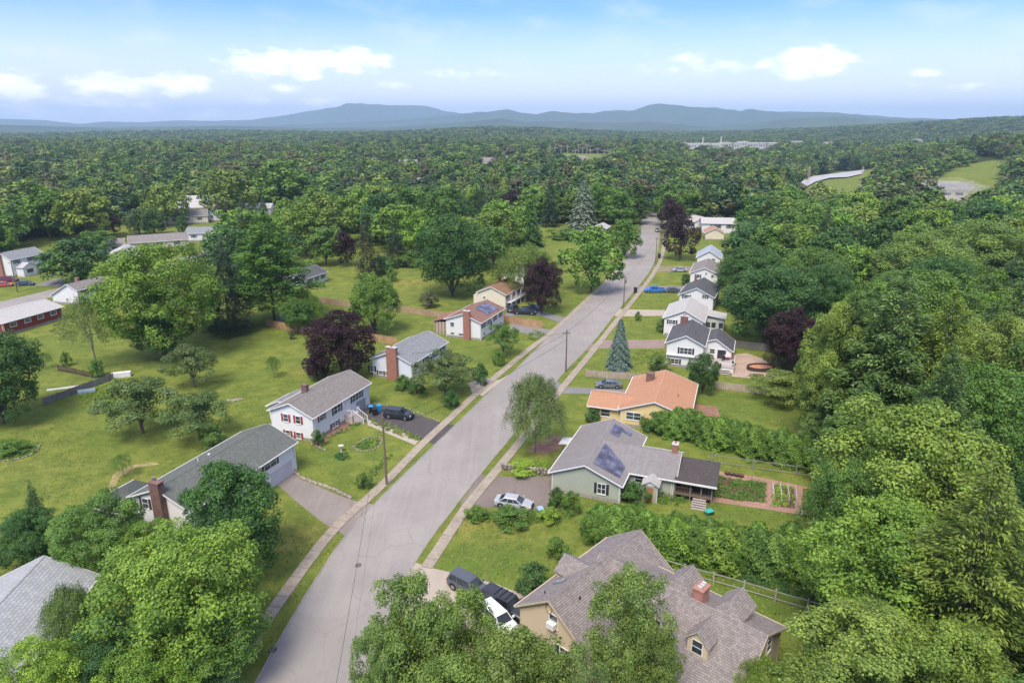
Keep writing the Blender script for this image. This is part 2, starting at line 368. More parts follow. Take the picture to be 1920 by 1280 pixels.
def build_ground():
    m, nt, p, out = _new('ground_mat')
    wp = worldpos(nt)
    att = nt.nodes.new('ShaderNodeAttribute'); att.attribute_name = 'zone'
    sp = nt.nodes.new('ShaderNodeSeparateColor'); nt.links.new(att.outputs['Color'], sp.inputs[0])
    dry, lush, wood = sp.outputs[0], sp.outputs[1], sp.outputs[2]
    n1 = noise(nt, .09, 5, .6, vec=wp); n2 = noise(nt, .9, 6, .65, vec=wp); n3 = noise(nt, 7, 4, .7, vec=wp)
    mp = nt.nodes.new('ShaderNodeMapping'); nt.links.new(wp, mp.inputs[0]); mp.inputs['Rotation'].default_value = (0, 0, R(-20)); mp.inputs['Scale'].default_value = (.25, 1.3, 1)
    mow = noise(nt, .8, 2, .4, vec=mp.outputs[0])
    c = MIXC(nt, MAPR(nt, n1, .35, .65), (.155, .21, .034), (.24, .26, .048))
    c = MIXC(nt, MAPR(nt, MATH(nt, 'ADD', lush, MATH(nt, 'MULTIPLY', MATH(nt, 'SUBTRACT', n2, .5), .9)), .1, .9, 0, .85), c, (.1, .185, .028))
    c = MIXC(nt, MAPR(nt, MATH(nt, 'ADD', dry, MATH(nt, 'MULTIPLY', MATH(nt, 'SUBTRACT', n2, .5), 1.3)), .15, 1.0, 0, .85), c, (.36, .29, .075))
    n4 = noise(nt, .33, 5, .65, vec=wp)
    c = MIXC(nt, MAPR(nt, n4, .4, .6, 0, .75), c, (.09, .14, .024))
    c = MIXC(nt, MAPR(nt, n2, .5, .72, 0, .55), c, (.29, .275, .07))
    c = MIXC(nt, MAPR(nt, n3, .3, .7, 0, .55), c, (.12, .15, .03))
    c = MIXC(nt, MAPR(nt, mow, .4, .6, 0, .18), c, (.19, .21, .05))
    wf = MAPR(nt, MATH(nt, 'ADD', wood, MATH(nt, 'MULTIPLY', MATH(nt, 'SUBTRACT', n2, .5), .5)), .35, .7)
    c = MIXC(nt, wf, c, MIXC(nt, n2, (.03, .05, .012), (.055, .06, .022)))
    nt.links.new(c, p.inputs['Base Color']); p.inputs['Roughness'].default_value = .95; p.inputs['Specular IOR Level'].default_value = .1
    bump(nt, p, MATH(nt, 'ADD', n3, n2), .12, .8)
    # near grid
    def grid(name, xs, ys):
        X, Y = np.meshgrid(xs, ys); Z = terr(X, Y)
        nx, ny = len(xs), len(ys)
        v = np.stack([X, Y, Z], -1).reshape(-1, 3)
        idx = np.arange(nx * ny).reshape(ny, nx)
        f = np.stack([idx[:-1, :-1], idx[:-1, 1:], idx[1:, 1:], idx[1:, :-1]], -1).reshape(-1, 4)
        me = bpy.data.meshes.new(name); me.from_pydata(v.tolist(), [], f.tolist()); me.update()
        d, l = zone_vals(X, Y)
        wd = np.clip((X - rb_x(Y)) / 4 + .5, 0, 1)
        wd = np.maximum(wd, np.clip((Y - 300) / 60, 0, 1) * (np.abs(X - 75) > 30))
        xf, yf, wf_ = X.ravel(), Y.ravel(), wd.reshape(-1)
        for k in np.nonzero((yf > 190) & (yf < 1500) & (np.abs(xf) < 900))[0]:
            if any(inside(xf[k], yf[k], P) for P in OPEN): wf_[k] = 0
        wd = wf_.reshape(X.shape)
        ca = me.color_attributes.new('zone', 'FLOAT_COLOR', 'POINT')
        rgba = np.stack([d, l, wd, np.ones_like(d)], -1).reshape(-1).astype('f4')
        ca.data.foreach_set('color', rgba)
        me.materials.append(m); me.polygons.foreach_set('use_smooth', [True] * len(me.polygons))
        o = bpy.data.objects.new(name, me); COL.objects.link(o); return o
    def ax(lo, hi, near_lo, near_hi, step, far):
        a = np.arange(near_lo, near_hi + .1, step)
        l = near_lo - np.cumsum(np.geomspace(step, far, 40)); l = l[l > lo]
        h = near_hi + np.cumsum(np.geomspace(step, far, 40)); h = h[h < hi]
        return np.concatenate([[lo], l[::-1], a, h, [hi]])
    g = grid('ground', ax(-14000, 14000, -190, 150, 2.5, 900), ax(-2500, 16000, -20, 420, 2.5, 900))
    tag(g, 'grassy and wooded ground running out to the hills', None, None, 'structure')
build_ground()

def sheet(name, pts, m, z, parent=None, label=None, kind=None, edge=0.0):
    b = MB(); b.poly([(x, y, z) for x, y in pts])
    if edge: b = MB(); b.slab([(x, y, z) for x, y in pts], edge)
    o = b.build(name, m, parent)
    if label: o['label'] = label
    if kind: o['kind'] = kind
    return o
def strip(name, L, Rr, z, m, kind='structure', label=None, n=None):
    """ribbon between two polylines (resampled to the same count)"""
    n = n or 90
    def rs(P):
        d = [0]
        for a, b in zip(P[:-1], P[1:]): d.append(d[-1] + math.hypot(b[0]-a[0], b[1]-a[1]))
        t = np.linspace(0, d[-1], n); return np.interp(t, d, [p[0] for p in P]), np.interp(t, d, [p[1] for p in P])
    lx, ly = rs(L); rx, ry = rs(Rr)
    v = []; f = []; uv = []
    for i in range(n):
        for k in range(5):
            t = k / 4; v.append((lx[i]*(1-t)+rx[i]*t, ly[i]*(1-t)+ry[i]*t, z + .05 * (1 - (2*t-1)**2)))
    for i in range(n-1):
        for k in range(4):
            a = i*5+k; q = [a, a+1, a+6, a+5]; f.append(q); uv.append([(v[j][0], v[j][1]) for j in q])
    o = mk(name, v, f, m, None, True, uv); o['kind'] = kind
    if label: o['label'] = label
    return o

def asphalt(name, col, crack=.5, patch=.25, seam=0):
    m, nt, p, out = _new(name); wp = worldpos(nt)
    n1 = noise(nt, .12, 5, .6, vec=wp); n2 = noise(nt, 1.3, 6, .65, vec=wp); n3 = noise(nt, 14, 3, .7, vec=wp)
    v = nt.nodes.new('ShaderNodeTexVoronoi'); v.feature = 'DISTANCE_TO_EDGE'; setin(v, Scale=.16)
    wob = nt.nodes.new('ShaderNodeVectorMath'); wob.operation = 'MULTIPLY_ADD'
    nn = nt.nodes.new('ShaderNodeTexNoise'); nt.links.new(wp, nn.inputs['Vector']); setin(nn, Scale=.7, Detail=5.0)
    nt.links.new(nn.outputs['Color'], wob.inputs[0]); wob.inputs[1].default_value = (1.6, 1.6, 0); nt.links.new(wp, wob.inputs[2])
    nt.links.new(wob.outputs[0], v.inputs['Vector'])
    cr = MATH(nt, 'MULTIPLY', MAPR(nt, v.outputs['Distance'], .0, .016, 1, 0), MAPR(nt, n1, .44, .56, 0, crack))
    mp = nt.nodes.new('ShaderNodeMapping'); nt.links.new(wp, mp.inputs[0]); mp.inputs['Rotation'].default_value = (0, 0, R(18)); mp.inputs['Scale'].default_value = (1.6, .06, 1)
    wear = noise(nt, .8, 4, .55, vec=mp.outputs[0])
    c = MIXC(nt, MAPR(nt, n1, .3, .7), tuple(x * .88 for x in col), tuple(x * 1.1 for x in col))
    c = MIXC(nt, MAPR(nt, wear, .42, .65, 0, .3), c, tuple(x * 1.25 for x in col))
    c = MIXC(nt, MAPR(nt, n2, .5, .72, 0, patch), c, tuple(x * .68 for x in col))
    c = MIXC(nt, MAPR(nt, n3, .3, .7, 0, .25), c, tuple(x * .8 for x in col))
    c = MIXC(nt, MATH(nt, 'MULTIPLY', cr, .55), c, tuple(x * .45 for x in col))
    pv_ = nt.nodes.new('ShaderNodeTexVoronoi'); pv_.feature = 'F1'; setin(pv_, Scale=.045); nt.links.new(wob.outputs[0], pv_.inputs['Vector'])
    sc_ = nt.nodes.new('ShaderNodeSeparateColor'); nt.links.new(pv_.outputs['Color'], sc_.inputs[0])
    c = MIXC(nt, MAPR(nt, sc_.outputs[0], .3, .9, 0, .3), c, tuple(x * .8 for x in col))
    nt.links.new(c, p.inputs['Base Color']); p.inputs['Roughness'].default_value = .88; p.inputs['Specular IOR Level'].default_value = .25
    bump(nt, p, n3, .008)
    return m
ASPH = asphalt('road_asphalt', (.3, .275, .248))
DRIVE = asphalt('drive_asphalt', (.25, .215, .185), .7, .4)
DARKDRIVE = asphalt('dark_asphalt', (.085, .078, .075), .6, .3)
CONC = asphalt('drive_concrete', (.42, .36, .29), .3, .2)
GREYDRIVE = asphalt('grey_drive', (.22, .21, .2), .5, .3)
WALK = mat('walk_concrete', (.33, .28, .215), .9, .2, 2.2, bmp=.01)
KERB = mat('kerb_stone', (.3, .27, .23), .9, .25, 1.5)
VERGE = None
strip('road', RL, RR, .03, ASPH, label='pale worn asphalt street running away to the trees', n=120)
# kerb strips, worn low against the verge
for side, P in (('l', offset(RL, .1)), ('r', offset(RR, -.1))):
    strip('kerb', offset(P, .09), offset(P, -.09), .045, KERB)
# pavements: a thin bed with each concrete slab laid on it as its own piece
def pavement(line, label, width=1.3, step=1.55):
    root = strip('sidewalk', offset(line, width/2+.04), offset(line, -width/2-.04), .006, mat('walk_joint', (.16, .15, .09), .95, .3, 3), label=label)
    pts = resample(line, step); me = None; r = random.Random(3)
    b = MB(); b.slab([(-.5, -.5, 0), (.5, -.5, 0), (.5, .5, 0), (-.5, .5, 0)], .06)
    cnt = 0
    for a, c in zip(pts[:-1], pts[1:]):
        if me is None:
            o = b.build('slab', WALK, root); bv = o.data
            me = bv
        else:
            o = bpy.data.objects.new('slab', me); COL.objects.link(o); o.parent = root
        L = math.hypot(c[0]-a[0], c[1]-a[1])
        o.location = ((a[0]+c[0])/2, (a[1]+c[1])/2, .085 + r.uniform(-.012, .012))
        o.rotation_euler = (r.uniform(-.006, .006), r.uniform(-.006, .006), math.atan2(c[1]-a[1], c[0]-a[0]))
        o.scale = (L - .06, width, 1); cnt += 1
    return root
pavement(LW, 'cracked concrete sidewalk along the left side of the street')
pavement(RW, 'cracked concrete sidewalk along the right side of the street')
def mid(a, b, t=.5): return (a[0]*(1-t)+b[0]*t, a[1]*(1-t)+b[1]*t)
DRV = [
 ('driveway', [(527,868),(545,884),(572,900),(604,915),(640,930),(664,938),(700,945),(664,984),(648,1004),(616,986),(600,975),(556,940),(512,901)], DRIVE, 'grey cracked asphalt driveway of the green roofed house'),
 ('driveway', [(699,757),(735,763),(780,776),(828,793),(853,797),(817,833),(790,824),(740,808),(694,795),(655,785),(672,765)], DARKDRIVE, 'black asphalt driveway of the white house with red shutters'),
 ('driveway', [(878,718),(905,708),(936,712),(965,696),(930,722),(905,742),(885,735)], CONC, 'pale gravelly apron beside the apple tree'),
 ('driveway', [(957,606),(1000,612),(1030,618),(1052,612),(1030,634),(1005,632),(957,616)], GREYDRIVE, 'pale driveway of the red roofed house'),
 ('driveway', [(948,586),(985,582),(1014,583),(1057,595),(1075,590),(1062,604),(1045,603),(1011,591),(948,592)], GREYDRIVE, 'driveway with dark cars beside the purple tree'),
 ('driveway', [(1042,712),(1058,725),(1174,730),(1174,738),(1052,737),(1030,727)], GREYDRIVE, 'narrow grey driveway of the orange roofed house'),
 ('driveway', [(1108,646),(1136,637),(1246,637),(1246,653),(1120,653),(1100,658)], mat('pinkdrive', (.27,.2,.17), .9, .2), 'brownish driveway behind the blue spruce'),
 ('driveway', [(1160,578),(1167,580),(1247,581),(1247,592),(1164,593),(1150,592)], CONC, 'pale concrete driveway of the pale roofed house'),
 ('driveway', [(1199,536),(1212,536),(1286,537),(1286,548),(1198,548),(1190,546)], GREYDRIVE, 'driveway under the blue pickup and grey car'),
 ('driveway', [(1226,499),(1300,499),(1300,509),(1222,509)], mat('soil_drive', (.24,.2,.13), .9, .3), 'worn earth driveway under the silver car'),
 ('driveway', [(900,888),(915,893),(1036,894),(1034,930),(1030,956),(960,952),(884,950),(862,946)], asphalt('worn_drive', (.2,.165,.14), .9, .5), 'worn brownish driveway of the sage green house'),
 ('driveway', [(777,1053),(800,1062),(860,1076),(930,1094),(990,1118),(1010,1200),(930,1250),(800,1180),(735,1145),(740,1112)], CONC, 'pale concrete driveway in front of the tan garage'),
]
for i, (n, P, m, lab) in enumerate(DRV):
    sheet(n, GP(P), m, .012 if i not in () else .012, label=lab, kind='structure')
# garden paths, beds, patio
sheet('garden_path', GP([(683,783),(700,790),(760,812),(785,826),(778,834),(740,818),(690,797)]), CONC, .016, label='pale path from the front steps to the sidewalk', kind='structure')
SOIL = mat('garden_soil', (.12,.07,.045), .95, .4, 5, bmp=.03); MULCH = mat('mulch', (.26,.15,.1), .95, .35, 5, bmp=.03)
STRAW = mat('straw', (.32,.26,.11), .95, .4, 6, bmp=.03); BRICKP = mat('brick_dust_path', (.33,.2,.145), .95, .25, 3)
sheet('mulch_bed', GP([(581,832),(600,838),(625,818),(660,800),(690,793),(680,783),(640,795),(600,812),(590,822)]), MULCH, .016, label='reddish mulch bed under the front wall with red shutters', kind='structure')
sheet('straw_bed', GP([(200,920),(212,890),(242,872),(288,866),(300,870),(256,876),(224,894),(212,922)]), STRAW, .016, label='straw mulched bed round the porch corner', kind='structure')
sheet('garden_path', GP([(1322,880),(1400,890),(1480,905),(1560,925),(1572,976),(1440,955),(1322,938)]), BRICKP, .014, label='reddish earth path round the vegetable beds', kind='structure')
sheet('vegetable_bed', GP([(1338,893),(1380,898),(1436,907),(1434,941),(1380,938),(1334,930)]), SOIL, .022, label='soil of the long vegetable bed', kind='structure')
sheet('vegetable_bed', GP([(1452,908),(1492,914),(1490,953),(1447,948)]), SOIL, .022, label='soil of the square staked vegetable bed', kind='structure')
sheet('vegetable_bed', GP([(1506,915),(1548,924),(1552,965),(1503,955)]), SOIL, .022, label='soil of the end vegetable bed by the trees', kind='structure')
sheet('dug_patch', GP([(1300,757),(1345,762),(1350,782),(1305,778)]), MULCH, .014, label='bare brown patch behind the orange roofed house', kind='structure')
sheet('patio', GP([(1372,664),(1400,662),(1430,672),(1462,700),(1452,714),(1400,708),(1372,706)]), mat('patio_stone', (.42,.31,.24), .9, .2, 2), .014, label='pinkish patio round the oval pool', kind='structure')
sheet('bare_soil', GP([(1035,812),(1058,820),(1050,842),(1020,852),(990,846),(1000,832),(1020,826)]), MULCH, .014, label='bare earth under the willow', kind='structure')
# the other street, far left
SL = smoothline([(-150,120),(-141,150),(-131,180),(-120,214),(-110,250),(-100,290)]); 
strip('side_street', offset(SL, 4.2), offset(SL, -4.2), .03, ASPH, label='street between the houses at the far left')
sheet('driveway', [(-141,196),(-131,194),(-128,203),(-140,206)], GREYDRIVE, .04, label='driveway of the white colonial at the far left', kind='structure')

# ------------------------------------------------------------------ houses
WHITE = siding('white_siding', (.74, .73, .72)); WHITE2 = siding('cool_white_siding', (.66, .69, .74)); CREAM = siding('cream_siding', (.74, .66, .5), dirt=.2)
SAGE = siding('sage_siding', (.36, .39, .31)); YELL = siding('yellow_siding', (.72, .55, .26)); TAN = siding('tan_siding', (.57, .46, .32), .22, .08)
REDW = siding('red_siding', (.24, .04, .03)); BEIGE = siding('beige_siding', (.5, .42, .3))
TRIM = mat('white_trim', (.74, .72, .7), .5, .08, 3); TANTRIM = mat('tan_trim', (.55, .45, .32), .5, .1, 3)
GLASS = glassm(); DARKTRIM = mat('dark_frame', (.05, .045, .04), .5, .2)
REDSH = mat('red_shutter', (.32, .045, .06), .5, .15); BLKSH = mat('black_shutter', (.03, .032, .034), .5, .15); GRNSH = mat('green_shutter', (.03, .06, .045), .5, .2)
FOUND = mat('foundation', (.3, .27, .24), .9, .2); BRICK = brickm('red_brick', (.3, .1, .06), (.22, .07, .045)); BRICKO = brickm('orange_brick', (.42, .15, .09), (.34, .11, .07))
BRICKD = brickm('brown_brick', (.2, .075, .05), (.15, .055, .04)); CONCAP = mat('chimney_cap', (.5, .47, .43), .9, .2)
SH_GREY = shingle('warm_grey_shingles', (.245, .22, .195)); SH_GREEN = shingle('green_grey_shingles', (.15, .16, .14)); SH_LGREY = shingle('light_grey_shingles', (.26, .27, .27))
SH_RUST = shingle('rust_shingles', (.27, .155, .115), .25, .35); SH_BROWN = shingle('brown_orange_shingles', (.3, .185, .11), .2, .35)
SH_ORANGE = shingle('orange_shingles', (.5, .265, .155), .07, .14); SH_TAUPE = shingle('taupe_shingles', (.27, .25, .24), .09, .2, .2, .3)
SH_DARK = shingle('dark_grey_shingles', (.115, .115, .12)); SH_BIG = shingle('taupe_brown_shingles', (.275, .24, .22), .2, .22, .2, .26)
SH_BIG2 = SH_BIG
SH_PALE = shingle('pale_shingles', (.5, .48, .45), .06, .12); SH_CHAR = shingle('charcoal_shingles', (.1, .085, .08)); SH_MIX = shingle('grey_brown_shingles', (.27, .24, .22), .2, .3)
SH_BLUE = shingle('blue_grey_metal', (.42, .47, .54), .05, .1); SH_PALEBLUE = shingle('pale_bluish_shingles', (.38, .39, .385), .1, .25, .3, .5)
SOLAR = glassm('solar_cell', (.075, .075, .115)); SOLFR = mat('solar_frame', (.22, .22, .25), .4, .1, metal=.6)  # cells: sky reflection put into the base colour, lighter than bare cells
DOORB = mat('brown_door', (.32, .15, .07), .5, .2); DOORD = mat('dark_door', (.06, .05, .05), .5, .2)
METAL = mat('grey_metal', (.35, .36, .37), .4, .15, metal=.7); BLACK = mat('black_plastic', (.02, .02, .022), .5, .3)
DECKW = mat('deck_boards', (.42, .37, .34), .8, .18, 2); DECKB = mat('brown_deck', (.16, .12, .09), .85, .25, 2)

class House:
    """a gabled block. local x runs along the ridge (+ away from the camera), y to the left of it.
    wl / wr: distance ridge line -> left / right wall; hl / hr: height of the left / right eave; rz: ridge"""
    def __init__(s, label, cx, cy, ang, L, wl, wr, hl, hr, rz, wallm, roofm, name='house', parent=None, oh=.4, trim=None, gx=.35, found=.45, z0=0, cat='house'):
        s.L, s.wl, s.wr, s.hl, s.hr, s.rz = L, wl, wr, hl, hr, rz; s.ang = R(ang); s.cx, s.cy = cx, cy
        s.trim = trim or TRIM; s.wallm = wallm; s.roofm = roofm
        if parent is None: s.root = empty(name, (cx, cy, 0), s.ang, label, cat)
        else:
            s.root = parent.root
            dx, dy = cx - parent.cx, cy - parent.cy; c_, s_ = math.cos(-parent.ang), math.sin(-parent.ang)
            s.M = Matrix.Translation((dx * c_ - dy * s_, dx * s_ + dy * c_, 0)) @ Matrix.Rotation(s.ang - parent.ang, 4, 'Z')
        if parent is None: s.M = Matrix()
        if L <= 0: return
        h = L / 2
        w = MB(s.M); t = .0
        w.poly([(-h, wl, z0), (-h, -wr, z0), (-h, -wr, hr), (-h, 0, rz), (-h, wl, hl)])
        w.poly([(h, -wr, z0), (h, wl, z0), (h, wl, hl), (h, 0, rz), (h, -wr, hr)])
        w.poly([(-h, -wr, z0), (h, -wr, z0), (h, -wr, hr), (-h, -wr, hr)])
        w.poly([(h, wl, z0), (-h, wl, z0), (-h, wl, hl), (h, wl, hl)])
        w.poly([(-h, -wr, hr), (h, -wr, hr), (h, 0, rz), (-h, 0, rz)]); w.poly([(-h, 0, rz), (h, 0, rz), (h, wl, hl), (-h, wl, hl)])
        s.wall = w.build('wall', wallm, s.root)
        if found:
            f = MB(s.M); e = .025
            f.poly([(-h-e, wl+e, 0), (-h-e, -wr-e, 0), (-h-e, -wr-e, found), (-h-e, wl+e, found)]); f.poly([(h+e, -wr-e, 0), (h+e, wl+e, 0), (h+e, wl+e, found), (h+e, -wr-e, found)])
            f.poly([(-h-e, -wr-e, 0), (h+e, -wr-e, 0), (h+e, -wr-e, found), (-h-e, -wr-e, found)]); f.poly([(h+e, wl+e, 0), (-h-e, wl+e, 0), (-h-e, wl+e, found), (h+e, wl+e, found)])
            f.poly([(-h-e, -wr-e, found), (h+e, -wr-e, found), (h+e, wl+e, found), (-h-e, wl+e, found)])
            f.build('foundation', FOUND, s.root)
        sl = (rz - hl) / wl; sr = (rz - hr) / wr; g = h + gx; up = .06; s.sl, s.sr = sl, sr
        a = MB(s.M)
        a.slab([(-g, -wr-oh, hr-oh*sr+up), (g, -wr-oh, hr-oh*sr+up), (g, 0, rz+up), (-g, 0, rz+up)], .13)
        a.slab([(-g, 0, rz+up), (g, 0, rz+up), (g, wl+oh, hl-oh*sl+up), (-g, wl+oh, hl-oh*sl+up)], .13)
        s.roof = a.build('roof', roofm, s.root)
        # ridge cap
        c = MB(s.M); q = .16
        c.slab([(-g-.01, -q, rz+up+.035-q*sr), (g+.01, -q, rz+up+.035-q*sr), (g+.01, 0, rz+up+.035), (-g-.01, 0, rz+up+.035)], .03)
        c.slab([(-g-.01, 0, rz+up+.035), (g+.01, 0, rz+up+.035), (g+.01, q, rz+up+.035-q*sl), (-g-.01, q, rz+up+.035-q*sl)], .03)
        c.build('ridge_cap', roofm, s.roof)
        # barge boards and gutters
        for sx in (-1, 1):
            x0, x1 = (sx*g, sx*(g+.04)); xa, xb = min(x0, x1), max(x0, x1)
            for (yy, zz, sgn) in ((-wr-oh, hr-oh*sr, -1), (wl+oh, hl-oh*sl, 1)):
                b = MB(s.M)
                P = [(xa, 0, rz+up-.16), (xa, yy, zz+up-.16), (xa, yy, zz+up+.02), (xa, 0, rz+up+.02)]
                Q = [(xb, y, z) for (_, y, z) in P]
                b.poly(P); b.poly(Q[::-1])
                for k in range(4): b.poly([P[k], P[(k+1) % 4], Q[(k+1) % 4], Q[k]])
                b.build('barge_board', s.trim, s.root)
        b = MB(s.M)
        b.box(-g, g, -wr-oh-.11, -wr-oh-.003, hr-oh*sr-.1, hr-oh*sr+.05); b.build('gutter', s.trim, s.root); b = MB(s.M); b.box(-g, g, wl+oh+.003, wl+oh+.11, hl-oh*sl-.1, hl-oh*sl+.05)
        b.build('gutter', s.trim, s.root)
        for sx in (-1, 1):
            b = MB(s.M); b.tube((sx*(h-.25), -wr-.06, .1), (sx*(h-.25), -wr-.06, hr-.15), .045, n=5); b.build('downpipe', s.trim, s.root)
        # corner boards
        for sx in (-1, 1):
            for (yy, zz, sg) in ((-wr, hr, -1), (wl, hl, 1)):
                b = MB(s.M); x = sx*h; b.box(min(x-.07*sx, x+.03*sx), max(x-.07*sx, x+.03*sx), min(yy-.07*sg, yy+.03*sg), max(yy-.07*sg, yy+.03*sg), z0+.05, zz-.02)
                b.build('corner_board', s.trim, s.root)
    def frame(s, face):
        """origin and axes of a wall face: (point at t=0, direction of t, outward normal)"""
        h = s.L / 2
        return {'near': (Vector((-h, 0, 0)), Vector((0, -1, 0)), Vector((-1, 0, 0))), 'far': (Vector((h, 0, 0)), Vector((0, 1, 0)), Vector((1, 0, 0))),
                'right': (Vector((0, -s.wr, 0)), Vector((1, 0, 0)), Vector((0, -1, 0))), 'left': (Vector((0, s.wl, 0)), Vector((-1, 0, 0)), Vector((0, 1, 0)))}[face]
    def hit(s, face, px, py):
        """the point of a wall that the photograph's pixel shows, as (t, z)"""
        o, d, n = s.frame(face); T = Matrix.Translation((s.cx, s.cy, 0)) @ Matrix.Rotation(s.ang, 4, 'Z')
        o = T @ o; d = T.to_3x3() @ d; n = T.to_3x3() @ n
        u = (px - 960) / F; v = (640 - py) / F
        r = Vector((u, math.cos(TH) + v * math.sin(TH), -math.sin(TH) + v * math.cos(TH))); c = Vector((0, 0, CAMH))
        k = (o - c).dot(n) / r.dot(n); p = c + r * k
        return (p - o).dot(d), p.z
    def panel(s, mb, face, t0, t1, z0, z1, d0, d1):
        o, d, n = s.frame(face)
        P = lambda t, z, q: o + d * t + n * q + Vector((0, 0, z))
        a = [P(t0,z0,d0), P(t1,z0,d0), P(t1,z1,d0), P(t0,z1,d0)]; b = [P(t0,z0,d1), P(t1,z0,d1), P(t1,z1,d1), P(t0,z1,d1)]
        mb.poly(b); 
        for k in range(4): mb.poly([a[k], a[(k+1) % 4], b[(k+1) % 4], b[k]])
    def window(s, face, t, z, w=1.0, h=1.2, sh=None, frame=None, n=1, bars=True, name='window'):
        frame = frame or s.trim; m = MB(s.M); e = .07
        if face == 'right': z = min(z, s.hr - h/2 - .3)
        if face == 'left': z = min(z, s.hl - h/2 - .3)
        m_t0, m_t1 = t - w/2, t + w/2
        for (a0, a1, b0, b1) in ((m_t0-e, m_t0, z-h/2-e, z+h/2+e), (m_t1, m_t1+e, z-h/2-e, z+h/2+e), (m_t0, m_t1, z+h/2, z+h/2+e), (m_t0, m_t1, z-h/2-e, z-h/2)):
            s.panel(m, face, a0, a1, b0, b1, 0, .06)
        for k in range(1, n): q = m_t0 + w * k / n; s.panel(m, face, q-.035, q+.035, z-h/2, z+h/2, 0, .055)
        if bars: s.panel(m, face, m_t0, m_t1, z-.025, z+.025, 0, .045)
        f = m.build(name, frame, s.root)
        for k in range(n):
            g = MB(s.M); s.panel(g, face, m_t0 + w*k/n + .01, m_t0 + w*(k+1)/n - .01, z-h/2+.01, z+h/2-.01, -.05, .02); g.build('pane', GLASS, f)
        sl = MB(s.M); s.panel(sl, face, m_t0-e-.03, m_t1+e+.03, z-h/2-e-.06, z-h/2-e+.0, 0, .1); sl.build('sill', frame, f)
        if sh:
            for q in (m_t0 - e - .2, m_t1 + e + .2):
                b = MB(s.M); s.panel(b, face, q-.17, q+.17, z-h/2-.05, z+h/2+.05, 0, .05); b.build('shutter', sh, f)
        return f
    def door(s, face, t, z0, w=.95, h=2.05, m=None, frame=None, sub='handle'):
        b = MB(s.M); s.panel(b, face, t-w/2, t+w/2, z0, z0+h, 0, .04); d = b.build('door', m or DOORB, s.root)
        b = MB(s.M); e = .1
        for (a0, a1, b0, b1) in ((t-w/2-e, t-w/2, z0, z0+h+e), (t+w/2, t+w/2+e, z0, z0+h+e), (t-w/2, t+w/2, z0+h, z0+h+e)): s.panel(b, face, a0, a1, b0, b1, 0, .07)
        b.build('door_frame', frame or s.trim, d)
        b = MB(s.M); s.panel(b, face, t+w/2-.16, t+w/2-.08, z0+.95, z0+1.07, .04, .1); b.build('handle', METAL, d)
        return d
    def garage_door(s, face, t, w=4.6, h=2.1, m=None, z0=0.02):
        m = m or s.trim
        b = MB(s.M); e = .12
        for (a0, a1, b0, b1) in ((t-w/2-e, t-w/2, z0, z0+h+e), (t+w/2, t+w/2+e, z0, z0+h+e), (t-w/2, t+w/2, z0+h, z0+h+e)): s.panel(b, face, a0, a1, b0, b1, 0, .07)
        g = b.build('garage_door', s.trim, s.root)
        for k in range(4):
            b = MB(s.M); s.panel(b, face, t-w/2, t+w/2, z0 + h*k/4 + .012, z0 + h*(k+1)/4 - .012, 0, .035); b.build('panel', m, g)
        return g
    def local_box(s, name, x0, x1, y0, y1, z0, z1, m, parent=None):
        b = MB(s.M); b.box(x0, x1, y0, y1, z0, z1); return b.build(name, m, parent or s.root)
    def chimney(s, x, y, z0, z1, wx=.7, wy=.9, m=None, flues=1, band=False):
        m = m or BRICK
        c = s.local_box('chimney', x-wx/2, x+wx/2, y-wy/2, y+wy/2, z0, z1, m)
        b = MB(s.M); b.box(x-wx/2-.07, x+wx/2+.07, y-wy/2-.07, y+wy/2+.07, z1, z1+.12); b.build('chimney_cap', CONCAP if flues else m, c)
        for k in range(flues):
            yy = y + (k - (flues-1)/2) * .42; b = MB(s.M); b.box(x-.13, x+.13, yy-.13, yy+.13, z1+.12, z1+.36); b.build('flue', BRICKO, c)
        return c
    def vent(s, x, y, r=.06, h=.45, m=None, name='vent_pipe'):
        z = s.rz - (abs(y) * (s.sl if y > 0 else s.sr)); b = MB(s.M); b.tube((x, y, z-.1), (x, y, z+h), r, n=8); b.build(name, m or BLACK, s.roof)
    def solar(s, side, x0, x1, nx, d0, d1, nd, skip=()):
        """a rack of panels on one slope; d = distance down the plan from the ridge"""
        k = s.sr if side == 'right' else s.sl; sg = -1 if side == 'right' else 1; made = None
        for i in range(nx):
            for j in range(nd):
                if (i, j) in skip: continue
                xa = x0 + (x1-x0) * i / nx + .02; xb = x0 + (x1-x0) * (i+1) / nx - .02; da = d0 + (d1-d0) * j / nd + .02; db = d0 + (d1-d0) * (j+1) / nd - .02
                P = [(xa, sg*db, s.rz-db*k+.17), (xb, sg*db, s.rz-db*k+.17), (xb, sg*da, s.rz-da*k+.17), (xa, sg*da, s.rz-da*k+.17)]
                if sg > 0: P = P[::-1]
                b = MB(s.M); b.slab(P, .05); f = b.build('solar_panel', SOLFR, s.root)
                e = .035; kk = k
                xa += e; xb -= e; da += e; db -= e
                P = [(xa, sg*db, s.rz-db*k+.176), (xb, sg*db, s.rz-db*k+.176), (xb, sg*da, s.rz-da*k+.176), (xa, sg*da, s.rz-da*k+.176)]
                if sg > 0: P = P[::-1]
                b = MB(s.M); b.poly(P); b.build('cell_sheet', SOLAR, f)

